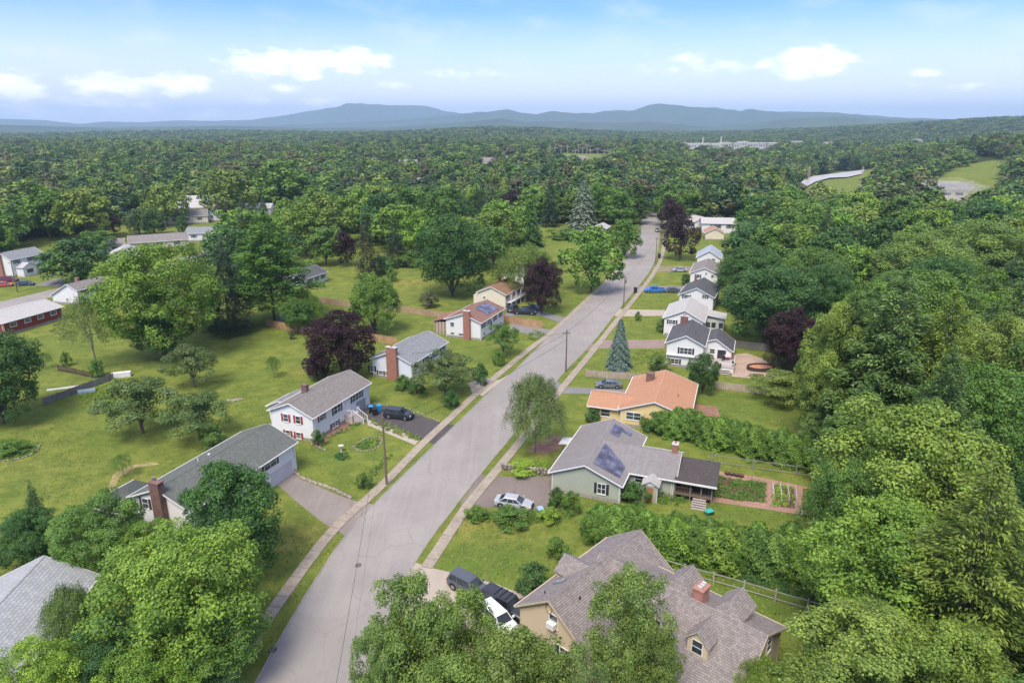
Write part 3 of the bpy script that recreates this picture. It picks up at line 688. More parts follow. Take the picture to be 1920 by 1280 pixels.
def gable_hood(s, face, t, z0, w, d, rise, roofm, posts=True, ph=2.3):
    """small gabled roof carried out from a wall face"""
    o, dd, n = s.frame(face); P = lambda tt, q, z: o + dd*tt + n*q + Vector((0,0,z))
    b = MB(s.M)
    b.slab([P(t-w/2-.2, d+.2, z0), P(t, d+.2, z0+rise), P(t, -.02, z0+rise), P(t-w/2-.2, -.02, z0)][::-1], .1)
    b.slab([P(t, d+.2, z0+rise), P(t+w/2+.2, d+.2, z0), P(t+w/2+.2, -.02, z0), P(t, -.02, z0+rise)][::-1], .1)
    r = b.build('porch_roof', roofm, s.root)
    b = MB(s.M); b.poly([P(t-w/2, d, z0-.05), P(t+w/2, d, z0-.05), P(t, d, z0+rise-.08)]); b.build('porch_gable', s.trim, r)
    if posts:
        for q in (-w/2+.1, w/2-.1):
            b = MB(s.M); a = P(t+q, d-.1, z0-ph); b.tube(a, a + Vector((0,0,ph)), .08, n=6); b.build('porch_post', s.trim, s.root)
    return r

# --- 1: white split level with red shutters
h = House('white split level house with red shutters and a warm grey roof', -30.18, 100.66, 68.5, 15.0, 3.8, 3.8, 4.15, 4.15, 5.75, WHITE, SH_GREY)
for (px, py) in ((536, 783), (559, 787)):
    t, z = h.hit('near', px, py); h.window('near', t, z, .8, 1.15, REDSH)
for (px, py) in ((540, 812), (560, 816)):
    t, z = h.hit('near', px, py); h.window('near', t, z, .8, .95, REDSH)
t, z = h.hit('right', 603, 781); h.window('right', t, z, 1.0, 1.1, REDSH)
t, z = h.hit('right', 632, 766); h.window('right', t, z, 1.7, 1.3, DARKTRIM, n=2)
t, z = h.hit('right', 669, 743); h.window('right', t, z, 2.6, 1.1, DARKTRIM, n=3)
t, z = h.hit('right', 628, 795); h.window('right', t, z, 1.5, .8, DARKTRIM, n=2)
t, z = h.hit('right', 652, 765); h.door('right', t, 1.25, 1.0, 2.0, TRIM)
t, z = h.hit('right', 672, 767); h.garage_door('right', 4.9, 2.7, 2.05, mat('grey_panel', (.3,.32,.34), .5, .1))
h.chimney(-2.2, 1.35, 4.9, 6.45, .7, .9, BRICKD, 0)
# front steps and landing with a white rail
t0 = h.hit('right', 652, 765)[0]
st = h.local_box('landing', t0-1.0, t0+1.1, -5.2, -3.83, 0, 1.2, DECKW)
for k in range(6):
    h.local_box('step', t0-.6, t0+.6, -5.2-.3*(k+1), -5.203-.3*k, 0, 1.2-.19*(k+1), DECKW, st)
b = MB(h.M)
for (xx) in (t0-1.0, t0-.6, t0+.6, t0+1.1):
    b.box(xx-.04, xx+.04, -5.2, -5.12, 1.2, 2.15)
for xx in (t0-.6, t0+.6):
    b.tube((xx, -5.16, 2.1), (xx, -7.0, .95), .04, n=6); b.box(xx-.04, xx+.04, -7.05, -6.97, 0, .98)
    for k in range(5): b.box(xx-.02, xx+.02, -5.5-.32*k, -5.46-.32*k, .9-.19*k, 1.9-.2*k)
b.box(t0-1.0, t0-.6, -5.2, -5.14, 2.05, 2.12); b.box(t0+.6, t0+1.1, -5.2, -5.14, 2.05, 2.12); b.box(t0-1.03, t0-.97, -5.2, -3.85, 2.05, 2.12)
b.build('railing', TRIM, st)
bw = House('', *[(h.cx + math.cos(h.ang)*-.5 - math.sin(h.ang)*5.9), (h.cy + math.sin(h.ang)*-.5 + math.cos(h.ang)*5.9)], 68.5, 5.2, 2.1, 2.1, 2.5, 3.3, 3.5, WHITE, SH_LGREY, parent=h, found=0)
H1 = h

# --- 2: white raised ranch, green-grey roof
h = House('white raised ranch with a long green grey roof and tall brick chimney', -36.6, 76.6, 69.5, 18.2, 4.3, 4.3, 4.35, 4.35, 6.15, WHITE, SH_GREEN)
t, z = h.hit('right', 505, 857); h.window('right', t, z, 2.3, 1.15, BLKSH, n=2)
h.garage_door('right', 6.0, 4.4, 2.15, mat('lavender_panel', (.52,.51,.55), .5, .08))
t, z = h.hit('near', 273, 943); h.window('near', t, z, .85, 1.2, DARKTRIM)
for tt in (-6, -2.5, 1): h.window('left', tt, 3.1, 1.2, 1.1, None)
h.window('right', -6.5, 3.1, 1.6, 1.2, BLKSH, n=2); h.window('right', -2.5, 3.1, 1.6, 1.2, BLKSH, n=2)
h.chimney(-9.1-.42, -.35, 0, 7.15, .8, 1.35, BRICKD, 0)
b = MB(h.M); b.tube((-9.4, .05, 7.25), (-9.4, .05, 7.65), .17, n=10); b.build('flue', METAL, h.root)
h.vent(-1.6, 1.6, .05, .5, TRIM); h.vent(.3, 1.7, .16, .2, TRIM)
# hip roofed screened porch on the left rear
px0, px1, py0, py1 = -10.4, -4.6, 4.33, 9.4; e = .4
zt = 4.0; ze = 2.75
b = MB(h.M)
A=(px0-e,py1+e,ze);B=(px1+e,py1+e,ze);Cc=(px1+e,py0-.0,ze+.1);D=(px0-e,py0-.0,ze+.1);T1=(( px0+px1)/2-.8,py0+.6,zt+.1);T2=((px0+px1)/2-.8,py0+1.9,zt)
b.slab([A,D,T1,T2][::-1], .1); b.slab([B,A,T2][::-1], .1); b.slab([Cc,B,T2,T1][::-1], .1)
pr = b.build('porch_roof', SH_CHAR if False else shingle('dark_green_grey_shingles', (.105,.115,.1)), h.root)
b = MB(h.M); b.box(px0-e-.08, px1+e, py1+e, py1+e+.1, ze-.12, ze+.03); b.box(px0-e-.1, px0-e-.003, py0, py1+e+.1, ze-.12, ze+.1); b.build('gutter', TRIM, pr)
scr = mat('screen_mesh', (.05, .035, .03), .7, .3)
b = MB(h.M); b.box(px0, px1, py0+.0, py1, .9, ze-.15); b.build('screen', scr, h.root)
b = MB(h.M); b.box(px0-.03, px1+.03, py0, py1+.03, 0, .9); b.build('porch_base', mat('porch_brown', (.2,.13,.1), .8, .2), h.root)
for k in range(5):
    b = MB(h.M); q = px0 + (px1-px0)*k/4; b.box(q-.07, q+.07, py1-.02, py1+.06, 0, ze-.1); b.build('porch_post', TRIM, h.root)
    q = py0 + (py1-py0)*k/4; b = MB(h.M); b.box(px0-.06, px0+.02, q+.02, q+.16, 0, ze-.1); b.build('porch_post', TRIM, h.root)
H2 = h

# --- 3: white ranch with the broad red chimney
h = House('white split level house with a grey roof and broad red brick chimney', -19.6, 125.4, 68.0, 14.0, 4.1, 4.1, 3.65, 3.65, 5.35, WHITE2, SH_LGREY)
h.chimney(-7.0-.4, -.4, 0, 6.3, .75, 2.1, BRICKO, 1)
t, z = h.hit('near', 695, 694); h.window('near', t+.4, z+.4, .8, 1.1, BLKSH)
t, z = h.hit('near', 715, 707); h.window('near', t, .9, .9, .7, DARKTRIM); h.window('near', t+1.4, .9, .9, .7, DARKTRIM)
for tt in (-5, -1.5, 2.2, 5.3): h.window('right', tt, 2.5, 1.3, 1.2, BLKSH)
h.door('right', .3, .5, 1, 2.05, DOORD)

# --- 4: rust roofed house with a square solar array
h = House('white split level house with a rusty red roof and solar array', -8.3, 150.0, 68.1, 13.0, 4.15, 4.15, 4.2, 4.2, 5.7, WHITE, SH_RUST)
h.chimney(-6.5-.4, -1.1, 0, 6.5, .75, 1.5, BRICKO, 1)
for (px, py) in ((848, 608),):
    t, z = h.hit('near', px, py); h.window('near', t, z, .9, .9, None); h.window('near', t, .9, .9, .5, None); h.window('near', t+2.1, .9, 1.1, .5, None)
for tt, w in ((-4.8, 1.9), (-1.8, .8), (1.6, 1.2), (4.8, 1.2)): h.window('right', tt, 3.1, w, 1.1, DARKTRIM)
h.door('right', -1.8 + 1.0, 1.0, .9, 2.0, DOORD)
for tt in (-4.5, 2.0, 4.6): h.window('right', tt, .95, 1.0, .6, None)
h.solar('right', -1.3, 4.6, 4, .45, 3.7, 2)
# lower lean-to at the left rear
b = MB(h.M); b.slab([(-5.6, 4.2, 4.1), (-5.6, 8.2, 2.9), (3.0, 8.2, 2.9), (3.0, 4.2, 4.1)][::-1], .12); lr = b.build('lean_to_roof', shingle('pinkish_rust_shingles', (.34,.17,.13), .25, .35), h.root)
b = MB(h.M); b.box(-5.3, 2.7, 4.17, 7.8, 0, 2.85); b.build('lean_to_wall', siding('beige_boards', (.45,.36,.28)), h.root)
for k in range(5):
    b = MB(h.M); b.box(-5.36, -5.24, 4.3+k*.8, 4.42+k*.8, 0, 2.9); b.build('lean_to_post', mat('brown_post', (.16,.11,.09)), h.root)

# --- 5: cream house, brown orange roof
h = House('cream house with a brown orange roof behind the rusty roofed house', -3.12, 176.4, 67.5, 11.4, 3.85, 3.85, 3.8, 3.8, 5.45, CREAM, SH_BROWN)
h.chimney(.8, .6, 4.9, 6.3, .7, .8, BRICK, 0)
for tt in (-4.2, 1.0, 3.8): h.window('right', tt, 2.7, 1.3, 1.2, REDSH)
b = MB(h.M); b.box(-5.0, 4.9, -5.3, -3.88, 1.45, 1.6); b.build('balcony', TRIM, h.root)
b = MB(h.M)
for k in range(22): b.box(-5+k*.46, -4.95+k*.46, -5.3, -5.25, 1.6, 2.5)
b.box(-5, 4.9, -5.31, -5.24, 2.5, 2.57); b.build('railing', TRIM, h.root)
for q in (-4.9, -1.6, 1.6, 4.8): h.local_box('porch_post', q-.08, q+.08, -5.28, -5.12, 0, 3.7, TRIM)
h.garage_door('right', -2.4, 2.6, 1.4, DOORD); h.window('near', -2, 2.4, .6, .6)
b = MB(h.M); b.box(-5.5, -3, 3.88, 5.2, 0, 2.8); b.build('rear_bay', CREAM, h.root)

# --- 6: yellow house with orange roof
h = House('yellow house with a bright orange shingle roof', 24.1, 103.4, 71.5, 14.4, 5.1, 5.1, 3.0, 3.0, 4.75, YELL, SH_ORANGE)
t, z = h.hit('near', 1188, 776); h.window('near', t, 1.9, 2.2, 1.15, None, n=2, frame=TRIM)
h.chimney(3.6, 2.1, 3.5, 5.3, 1.0, 1.3, BRICKD, 0); h.vent(-1.5, -3.0)
hw_ = House('', h.cx + math.cos(h.ang)*-3.6 - math.sin(h.ang)*6.6, h.cy + math.sin(h.ang)*-3.6 + math.cos(h.ang)*6.6, 71.5+90, 7.2, 3.0, 3.2, 2.75, 2.75, 3.75, YELL, SH_ORANGE, parent=h, found=0, oh=.5)
hw_.window('left', -1, 1.6, 1.4, 1.1); hw_.door('right', 0, .1, 2.2, 2.0, DOORD)

# --- 7: sage green house with solar panels
h = House('sage green house with a taupe roof and solar panels', 11.84, 83.4, 68.3, 14.6, 4.3, 4.5, 2.85, 2.75, 4.6, SAGE, SH_TAUPE)
t, z = h.hit('near', 1128, 910); h.window('near', t, 1.65, 1.0, 1.35, BLKSH, n=2)
h.solar('right', -6.2, -.2, 4, .75, 4.2, 4, skip=((3, 2), (3, 3)))
h.solar('right', 3.2, 6.3, 3, .5, 1.8, 1); h.solar('right', 5.2, 6.2, 1, 1.8, 3.1, 1)
ca, sa = math.cos(R(-20.5)), math.sin(R(-20.5))
wg = House('', 17.2, 81.75, -20.5, 9.6, 3.6, 3.9, 2.8, 2.8, 4.5, SAGE, SH_TAUPE, parent=h)
t, z = wg.hit('right', 1200, 882); wg.window('right', t, 1.85, 1.1, .95)
wg.window('right', t+.1, .3, .8, .35)
wg.chimney(4.25, .1, 3.6, 5.6, .7, .85, BRICKO, 1)
gable_hood(wg, 'right', 2.2, 2.35, 1.9, 2.1, .65, SH_PALE, ph=2.35)
b = MB(wg.M); b.box(1.35, 1.45, -6.0, -3.93, 0, 2.3); b.box(2.95, 3.05, -6.0, -3.93, 0, 2.3); b.box(1.452, 2.948, -5.95, -5.85, 0, 2.3); b.build('entry_wall', SAGE, h.root)
b = MB(wg.M); b.box(1.85, 2.6, -5.99, -5.955, .05, 2.05); dd = b.build('door', DOORB, h.root)
b = MB(wg.M); b.box(2.45, 2.52, -6.03, -5.992, .95, 1.1); b.build('handle', METAL, dd)
# screened porch with a dark low pitched roof
P = lambda x, y, z: (x, y, z)
b = MB(wg.M); b.slab([P(4.86, -4.6, 2.85), P(10.0, -4.6, 2.85), P(10.0, 1.0, 3.55), P(4.86, 1.0, 3.55)], .14); pr = b.build('porch_roof', SH_CHAR, h.root)
b = MB(wg.M); b.box(4.86, 10.05, -4.72, -4.603, 2.68, 2.9); b.poly([(10.02, -4.6, 2.9), (10.02, -4.6, 2.68), (10.02, 1.0, 3.38), (10.02, 1.0, 3.6)]); b.build('gutter', TRIM, pr)
b = MB(wg.M); b.box(4.9, 9.6, -4.1, .6, .75, .9); pd = b.build('porch_deck', DECKB, h.root)
b = MB(wg.M); b.box(4.95, 9.55, .45, .6, .9, 3.3); b.box(4.84, 4.95, -3.9, .6, .9, 2.9); b.build('porch_wall', SAGE, h.root)
for q in (5.0, 6.9, 8.2, 9.5):
    b = MB(wg.M); b.box(q-.07, q+.07, -4.15, -4.01, 0, 2.72); b.build('porch_post', mat('greenish_post', (.2,.19,.15)), h.root)
b = MB(wg.M); b.box(9.45, 9.6, -4.1, .6, .75, .9); b.tube((5, -4.08, 1.8), (7.2, -4.08, 1.8), .04, n=6)
for k in range(12): b.box(5.1+k*.18, 5.14+k*.18, -4.1, -4.06, .9, 1.8)
b.build('railing', DECKB, h.root)
for k in range(5):
    b = MB(wg.M); b.box(7.3, 8.9, -4.13-.32*(k+1), -4.133-.32*k, .62-.15*k, .68-.15*k); b.build('step', DECKW, pd)
b = MB(wg.M); b.box(7.22, 7.3, -5.75, -4.15, .0, .3); b.box(8.9, 8.98, -5.75, -4.15, 0, .3); b.build('step_stringer', DECKW, pd)
b = MB(wg.M); b.box(5.6, 6.6, -3.0, -2.2, .9, 1.6); b.build('porch_bench', mat('bench_brown', (.25,.14,.08)), h.root)
# small roof to the left of the front gable
b = MB(h.M); b.slab([(1.2, 4.6, 2.7), (1.2, 6.2, 2.5), (3.4, 6.2, 2.5), (3.4, 4.6, 2.7)][::-1], .12); b.build('side_canopy', mat('pale_canopy', (.5,.5,.5), .6), h.root)
H7, H7w = h, wg

# --- 8: tan house, big brown roof
h = House('large tan house with a steep taupe brown roof and dormers', 14.1, 49.2, -42.4, 15.2, 4.1, 4.5, 5.1, 2.95, 7.0, TAN, SH_BIG, trim=TANTRIM, oh=.45)
H8 = h
for (tt, zz) in ((-1.2, 4.9), (1.6, 4.9), (-.2, 2.0), (-2.6, 2.0)): h.window('far', tt, zz, .8, 1.2, None, frame=TRIM)
for tt in (-5, -1.5, 2, 5.2): h.window('right', tt, 1.7, 1.1, 1.2, None, frame=TRIM)
c = h.chimney(1.9, .65, 6.2, 8.0, .85, 1.25, brickm('salmon_brick', (.5,.19,.13), (.44,.15,.1)), 0)
b = MB(h.M)
for k in range(3): b.box(1.72, 2.08, .22+k*.36, .44+k*.36, 8.12, 8.3)
b.build('flue', CONCAP, c)
def dormer(s, x, d, w, z_face_bottom, wall_h, rise, side='right', roofm=None, wallm=None, win=True, proud=.0):
    """gabled dormer whose face stands d out from the ridge line"""
    sg = -1 if side == 'right' else 1; k = s.sr if side == 'right' else s.sl
    zf = s.rz - d * k; zt = zf + wall_h; zr = zt + rise; yb = max(0.0, (s.rz - zt) / k); yr = max(-.2, (s.rz - zr) / k)
    b = MB(s.M); y0 = sg*d
    f = [(x-w/2, y0, zf-.1), (x+w/2, y0, zf-.1), (x+w/2, y0, zt), (x, y0, zr), (x-w/2, y0, zt)]
    b.poly(f if sg < 0 else f[::-1])
    for q in (-1, 1):
        P = [(x+q*w/2, y0, zf-.1), (x+q*w/2, sg*yb, zt), (x+q*w/2, y0, zt)]; b.poly(P); 
    root = b.build('dormer', wallm or s.wallm, s.root)
    e = .22; b = MB(s.M); es = e * rise / (w/2)
    for q in (-1, 1):
        A = (x+q*(w/2+e), y0+sg*e, zt-es+.05); Bp = (x, y0+sg*e, zr+.05); Cp = (x, sg*(yr*.98 if zr < s.rz else .75), zr+.05); Dp = (x+q*(w/2+e), sg*max(0, (s.rz-(zt-es))/k), zt-es+.05)
        P = [A, Bp, Cp, Dp]
        n = (Vector(P[1])-Vector(P[0])).cross(Vector(P[3])-Vector(P[0]))
        b.slab(P if n.z > 0 else P[::-1], .1)
        if zr >= s.rz:
            hw = (w/2+e) * (zr - s.rz) / (rise + es); Pm = (x+q*hw, 0, s.rz+.07); Pc = (x, 0, s.rz+.07)
            for tri in ([Cp, Pm, Dp], [Cp, Pc, Pm]): b.poly(tri)
    b.build('dormer_roof', roofm or s.roofm, root)
    b = MB(s.M)
    for q in (-1, 1):
        P0 = Vector((x+q*(w/2+e), y0+sg*(e+.01), zt-es-.06)); P1 = Vector((x, y0+sg*(e+.01), zr-.06)); b.poly([P0, P1, P1+Vector((0,0,.13)), P0+Vector((0,0,.13))])
        b.poly([P0, P1, P1+Vector((0,0,.13)), P0+Vector((0,0,.13))][::-1])
    b.build('barge_board', TRIM, root)
    if win:
        ww, wh = min(.85, w*.5), wall_h*.72; zc = zf + wall_h*.55
        for (nm, m_, g, q) in (('dormer_window', TRIM, .07, .03), ('pane', GLASS, -.01, .045)):
            b = MB(s.M); a, c_ = x-ww/2-g, x+ww/2+g; lo, hi = zc-wh/2-g, zc+wh/2+g; yy = y0+sg*q
            b.box(a, c_, min(y0, yy), max(y0, yy), lo, hi); o = b.build(nm, m_, root)
        b = MB(s.M); b.box(x-ww/2, x+ww/2, min(y0, y0+sg*.06), max(y0, y0+sg*.06), zc-.03, zc+.03); b.build('glazing_bar', TRIM, root)
    return root
dormer(h, 3.6, 2.9, 1.75, 0, 1.55, .85)
dormer(h, -3.9, 2.6, 1.75, 0, 1.45, .85); dormer(h, -.2, 2.9, 1.75, 0, 1.55, .85)
dormer(h, -.1, 2.6, 2.3, 0, 1.3, 1.0, 'left', win=True); dormer(h, 4.5, 2.6, 2.3, 0, 1.3, 1.0, 'left', win=True)
# garage wing
g8 = House('', 7.84, 53.14, 47.6, 13.6, 3.4, 4.9, 4.75, 3.35, 7.05, TAN, SH_BIG, parent=h, trim=TANTRIM)
t, z = g8.hit('near', 1038, 1163); g8.window('near', t, z, .85, 1.15, None, frame=TRIM)
b = MB(g8.M); g8.panel(b, 'near', t-.4, t+.4, z-.55, z-.05, .07, .55); b.build('air_conditioner', TRIM, h.root)
t, z = g8.hit('near', 1060, 1225); g8.window('near', t, z, 2.3, .9, None, frame=TRIM, n=4)
b = MB(g8.M)
for k in range(16):
    a0, a1 = 2*math.pi*k/16, 2*math.pi*(k+1)/16; cy_, cz_ = .15, 6.05
    b.tube((-6.87, cy_+.33*math.cos(a0), cz_+.42*math.sin(a0)), (-6.87, cy_+.33*math.cos(a1), cz_+.42*math.sin(a1)), .035, n=5)
b.build('oval_ornament', mat('ornament_brown', (.3,.22,.14)), h.root)
dormer(g8, -.6, 3.2, 2.7, 0, .9, .95, 'left', win=False)
g8.garage_door('left', 3.0, 2.6, 2.1, TANTRIM); g8.garage_door('left', -.3, 2.6, 2.1, TANTRIM)
def skylight(s, side, x, d, w=.6, l=1.15):
    k = s.sr if side == 'right' else s.sl; sg = -1 if side == 'right' else 1
    P = [(x-w/2, sg*(d+l/2), s.rz-(d+l/2)*k+.2), (x+w/2, sg*(d+l/2), s.rz-(d+l/2)*k+.2), (x+w/2, sg*(d-l/2), s.rz-(d-l/2)*k+.2), (x-w/2, sg*(d-l/2), s.rz-(d-l/2)*k+.2)]
    if sg > 0: P = P[::-1]
    b = MB(s.M); b.slab(P, .16); f = b.build('skylight', METAL, s.root)
    Q = [Vector(p) for p in P]; c = sum(Q, Vector())/4; Q = [c + (q-c)*.82 + Vector((0,0,.008)) for q in Q]
    b = MB(s.M); b.poly(Q); b.build('pane', glassm('sky_glass', (.25,.3,.32)) if 'sky_glass' not in MATS else MATS['sky_glass'], f)
skylight(g8, 'right', -1.6, 2.9); skylight(g8, 'left', -3.3, 1.8, .7, 1.1)
g8.vent(-4.3, -1.2, .07, .35); g8.vent(-5.4, 1.8, .06, .3)

# --- 9: white two storey split with dark roof
h = House('white two storey split house with a dark grey roof and wooden deck', 35.4, 130.6, 70.5, 11.6, 3.5, 3.3, 4.9, 4.9, 6.5, WHITE, SH_DARK)
t, z = h.hit('near', 1286, 658); h.window('near', t, z, 2.2, 1.2, BLKSH, n=3)
t, z = h.hit('near', 1265, 677); h.window('near', t, z, 1.5, .9, BLKSH, n=2)
b = MB(h.M); b.box(-6.25, -5.803, -3.3, 3.5, 2.35, 2.5); b.build('storey_band', TRIM, h.root)
h.chimney(4.6, 1.5, 5.4, 7.5, .8, 1.5, BRICKD, 2); h.vent(-1.5, -1.4)
w9 = House('', h.cx + math.cos(h.ang)*2.6 + math.sin(h.ang)*5.4, h.cy + math.sin(h.ang)*2.6 - math.cos(h.ang)*5.4, 70.5, 7.4, 2.2, 3.0, 4.3, 3.0, 5.0, WHITE, SH_DARK, parent=h)
w9.window('near', -.6, 2.4, .9, .9, None); w9.door('near', 1.2, .95, 1.6, 1.9, GLASS)
b = MB(h.M); b.box(-6.4, -1.2, -9.2, -3.35, .95, 1.1); dk = b.build('deck', DECKW, h.root)
b = MB(h.M)
for k in range(14): b.box(-6.4, -6.34, -9.2+k*.45, -9.16+k*.45, 1.1, 1.95)
for k in range(12): b.box(-6.4+k*.45, -6.36+k*.45, -9.2, -9.14, 1.1, 1.95)
b.box(-6.42, -6.33, -9.2, -3.35, 1.95, 2.02); b.box(-6.4, -1.2, -9.22, -9.13, 1.95, 2.02); b.build('railing', TRIM, dk)
b = MB(h.M); b.box(-6.36, -6.3, -9.1, -3.4, .05, .9); b.box(-6.3, -1.25, -9.15, -9.1, .05, .9); b.build('deck_skirt', TRIM, dk)
for k in range(3): h.local_box('step', -6.9-.32*k, -6.42-.32*k+.16, -8.6, -5.2, .1+(2-k)*.28, .16+(2-k)*.28, DECKW, dk)
H9 = h

# --- 10: pale roofed house
h = House('white house with a pale cream grey roof and lean to porch', 40.2, 151.2, 70.5, 12.6, 4.3, 4.0, 4.2, 4.0, 6.1, WHITE, SH_PALE)
h.window('near', 2.2, 2.9, .8, 1.0, BLKSH); h.window('near', -2.6, 3.2, 1.4, .9, BLKSH, n=2)
b = MB(h.M); b.slab([(-.5, -4.05, 3.9), (-.5, -8.6, 3.3), (5.0, -8.6, 3.3), (5.0, -4.05, 3.9)][::-1], .12) ; b.build('lean_to_roof', SH_PALE, h.root)
b = MB(h.M); b.box(-.1, 4.6, -8.2, -4.03, 0, 3.2); b.build('lean_to_wall', SAGE if False else siding('pale_siding', (.55,.56,.53)), h.root)
for q in (-7.6, -6.0, -4.8): 
    b = MB(h.M); b.box(-.14, -.06, q-.45, q+.45, 1.0, 2.2); b.build('window', GLASS, h.root)
# --- 11
h = House('white house with a dark slate coloured roof beside the blue pickup', 48.8, 172.9, 67.4, 12.8, 4.1, 4.1, 4.15, 4.15, 6.1, WHITE, SH_DARK)
h.window('near', 2.2, 4.0, .6, .8, BLKSH); h.chimney(5.2, 2.0, 5, 6.5, .6, .6, BRICKD, 0); h.window('near', -2.4, 3.6, 1.3, .9, BLKSH)
for tt in (-4, 0, 4): h.window('left', tt, 2.8, 1.2, 1.1, BLKSH)
# --- 12
h = House('white house with a grey brown roof beside the silver car', 57.9, 200.2, 70.8, 14.5, 3.9, 3.5, 4.3, 4.3, 5.9, WHITE, SH_MIX)
h.window('near', 2.2, 3.5, .7, .8); h.window('near', -1.8, 3.3, .9, .9, BLKSH); h.window('near', .4, 4.2, .5, .5)
for tt in (-4, 0, 4): h.window('left', tt, 2.8, 1.2, 1.1, BLKSH)
# --- 13
h = House('white house with a pale blue grey metal roof under a leaning tree', 66.0, 226.0, 72, 12, 3.6, 3.6, 3.8, 3.8, 6.0, WHITE, SH_BLUE)
h.window('near', 1.5, 3, 1, 1)
# --- 14, beyond
h = House('long white house with a pale roof far along the right side of the street', 90.5, 300.0, -8, 15.5, 4.5, 4.5, 4.6, 4.6, 6.4, WHITE, SH_PALE)
for tt in (-3, -.9, 3.6, 5.6): h.window('right', tt, 3.2, 1.6, 1.4, BLKSH)
hb = House('', 82.5, 318.0, 105, 22, 4, 4, 3.8, 3.8, 5.8, WHITE, SH_PALE, parent=h)
House('small tan roofed house before the long white house', 83.5, 283.0, 80, 9, 3.6, 3.6, 3.0, 3.0, 4.8, CREAM, shingle('tan_shingles', (.45,.27,.18), .1, .15))
House('brick fronted house between the blue spruce and the street', 38.0, 293.0, 70, 8, 3, 3, 3.4, 3.4, 4.8, brickm('far_brick', (.3,.12,.09), (.25,.1,.08)), SH_PALE)
# --- left bottom corner
h = House('tan house with a pale grey roof in the near left corner', -44.6, 45.6, 94.5, 22, 4.5, 4.4, 2.9, 2.9, 5.1, BEIGE, SH_PALEBLUE, oh=.5)
for tt in (8.2, 5.4, 1.5): h.window('right', tt, 1.7, 1.1, 1.0, DARKTRIM)
# --- far left group
h = House('white two storey colonial house with a brick chimney at the far left', -156.2, 214.0, 74.5, 11.2, 3.6, 3.6, 5.6, 5.6, 7.4, WHITE, SH_LGREY)
for tt in (-3.8, 1.0, 3.6): h.window('right', tt, 4.5, 1.4, 1.1, BLKSH)
for tt in (1.6, 4.2): h.window('right', tt, 1.7, 1.4, 1.1, BLKSH)
h.chimney(-6.0, .5, 0, 8.2, .7, 1.6, BRICKO, 0)
b = MB(h.M); b.box(-4.6, -.2, -6.6, -3.63, 0, 2.9); pw = b.build('front_wing', WHITE, h.root)
b = MB(h.M); b.slab([(-4.9, -6.9, 2.9), (-2.4, -6.9, 4.2), (-2.4, -3.63, 4.2), (-4.9, -3.63, 2.9)][::-1], .12); b.slab([(-2.4, -6.9, 4.2), (.1, -6.9, 2.9), (.1, -3.63, 2.9), (-2.4, -3.63, 4.2)][::-1], .12); b.build('porch_roof', SH_PALE, h.root)
b = MB(h.M); b.poly([(-4.6, -6.62, 2.88), (-.2, -6.62, 2.88), (-2.4, -6.62, 4.1)]); b.box(-4.6, -.2, -6.65, -6.62, 2.3, 2.89); b.build('porch_gable', TRIM, h.root)
b = MB(h.M); b.box(-3.4, -1.4, -6.7, -6.6, 1.1, 2.2); b.build('window', GLASS, h.root)
h = House('white split level house with grey roof between the left trees', -114.2, 178.5, 72, 10.0, 6.0, 3.0, 2.3, 4.2, 5.5, WHITE, SH_GREY)
for tt in (-2.8, .0, 3.0): h.window('right', tt, 3.1, 1.3, 1.3, BLKSH, n=2)
for tt in (-2.5, 1.5): h.window('right', tt, .8, 1.1, .6, None)
h.window('near', -1.0, 1.3, .6, .6); h.chimney(-1, 1.2, 4.6, 6.2, .7, .9, BRICKO, 0)
h2 = House('', -111.0, 188.5, 72, 8.4, 3.6, 3.8, 3.2, 3.2, 5.0, WHITE, SH_DARK, parent=h); h2.window('near', -1.5, 2.3, 1.4, 1.0, BLKSH); h2.window('right', 0, 2.3, 1.4, 1.0, BLKSH)
h = House('dark red house with a wide pale roof at the left edge', -116.0, 154.2, 74, 15, 6.5, 5.0, 3.0, 3.1, 4.5, REDW, SH_PALE)
for tt in (-5, -1.5, 1.8, 5.2): h.window('right', tt, 2.1, 1.5, .8)
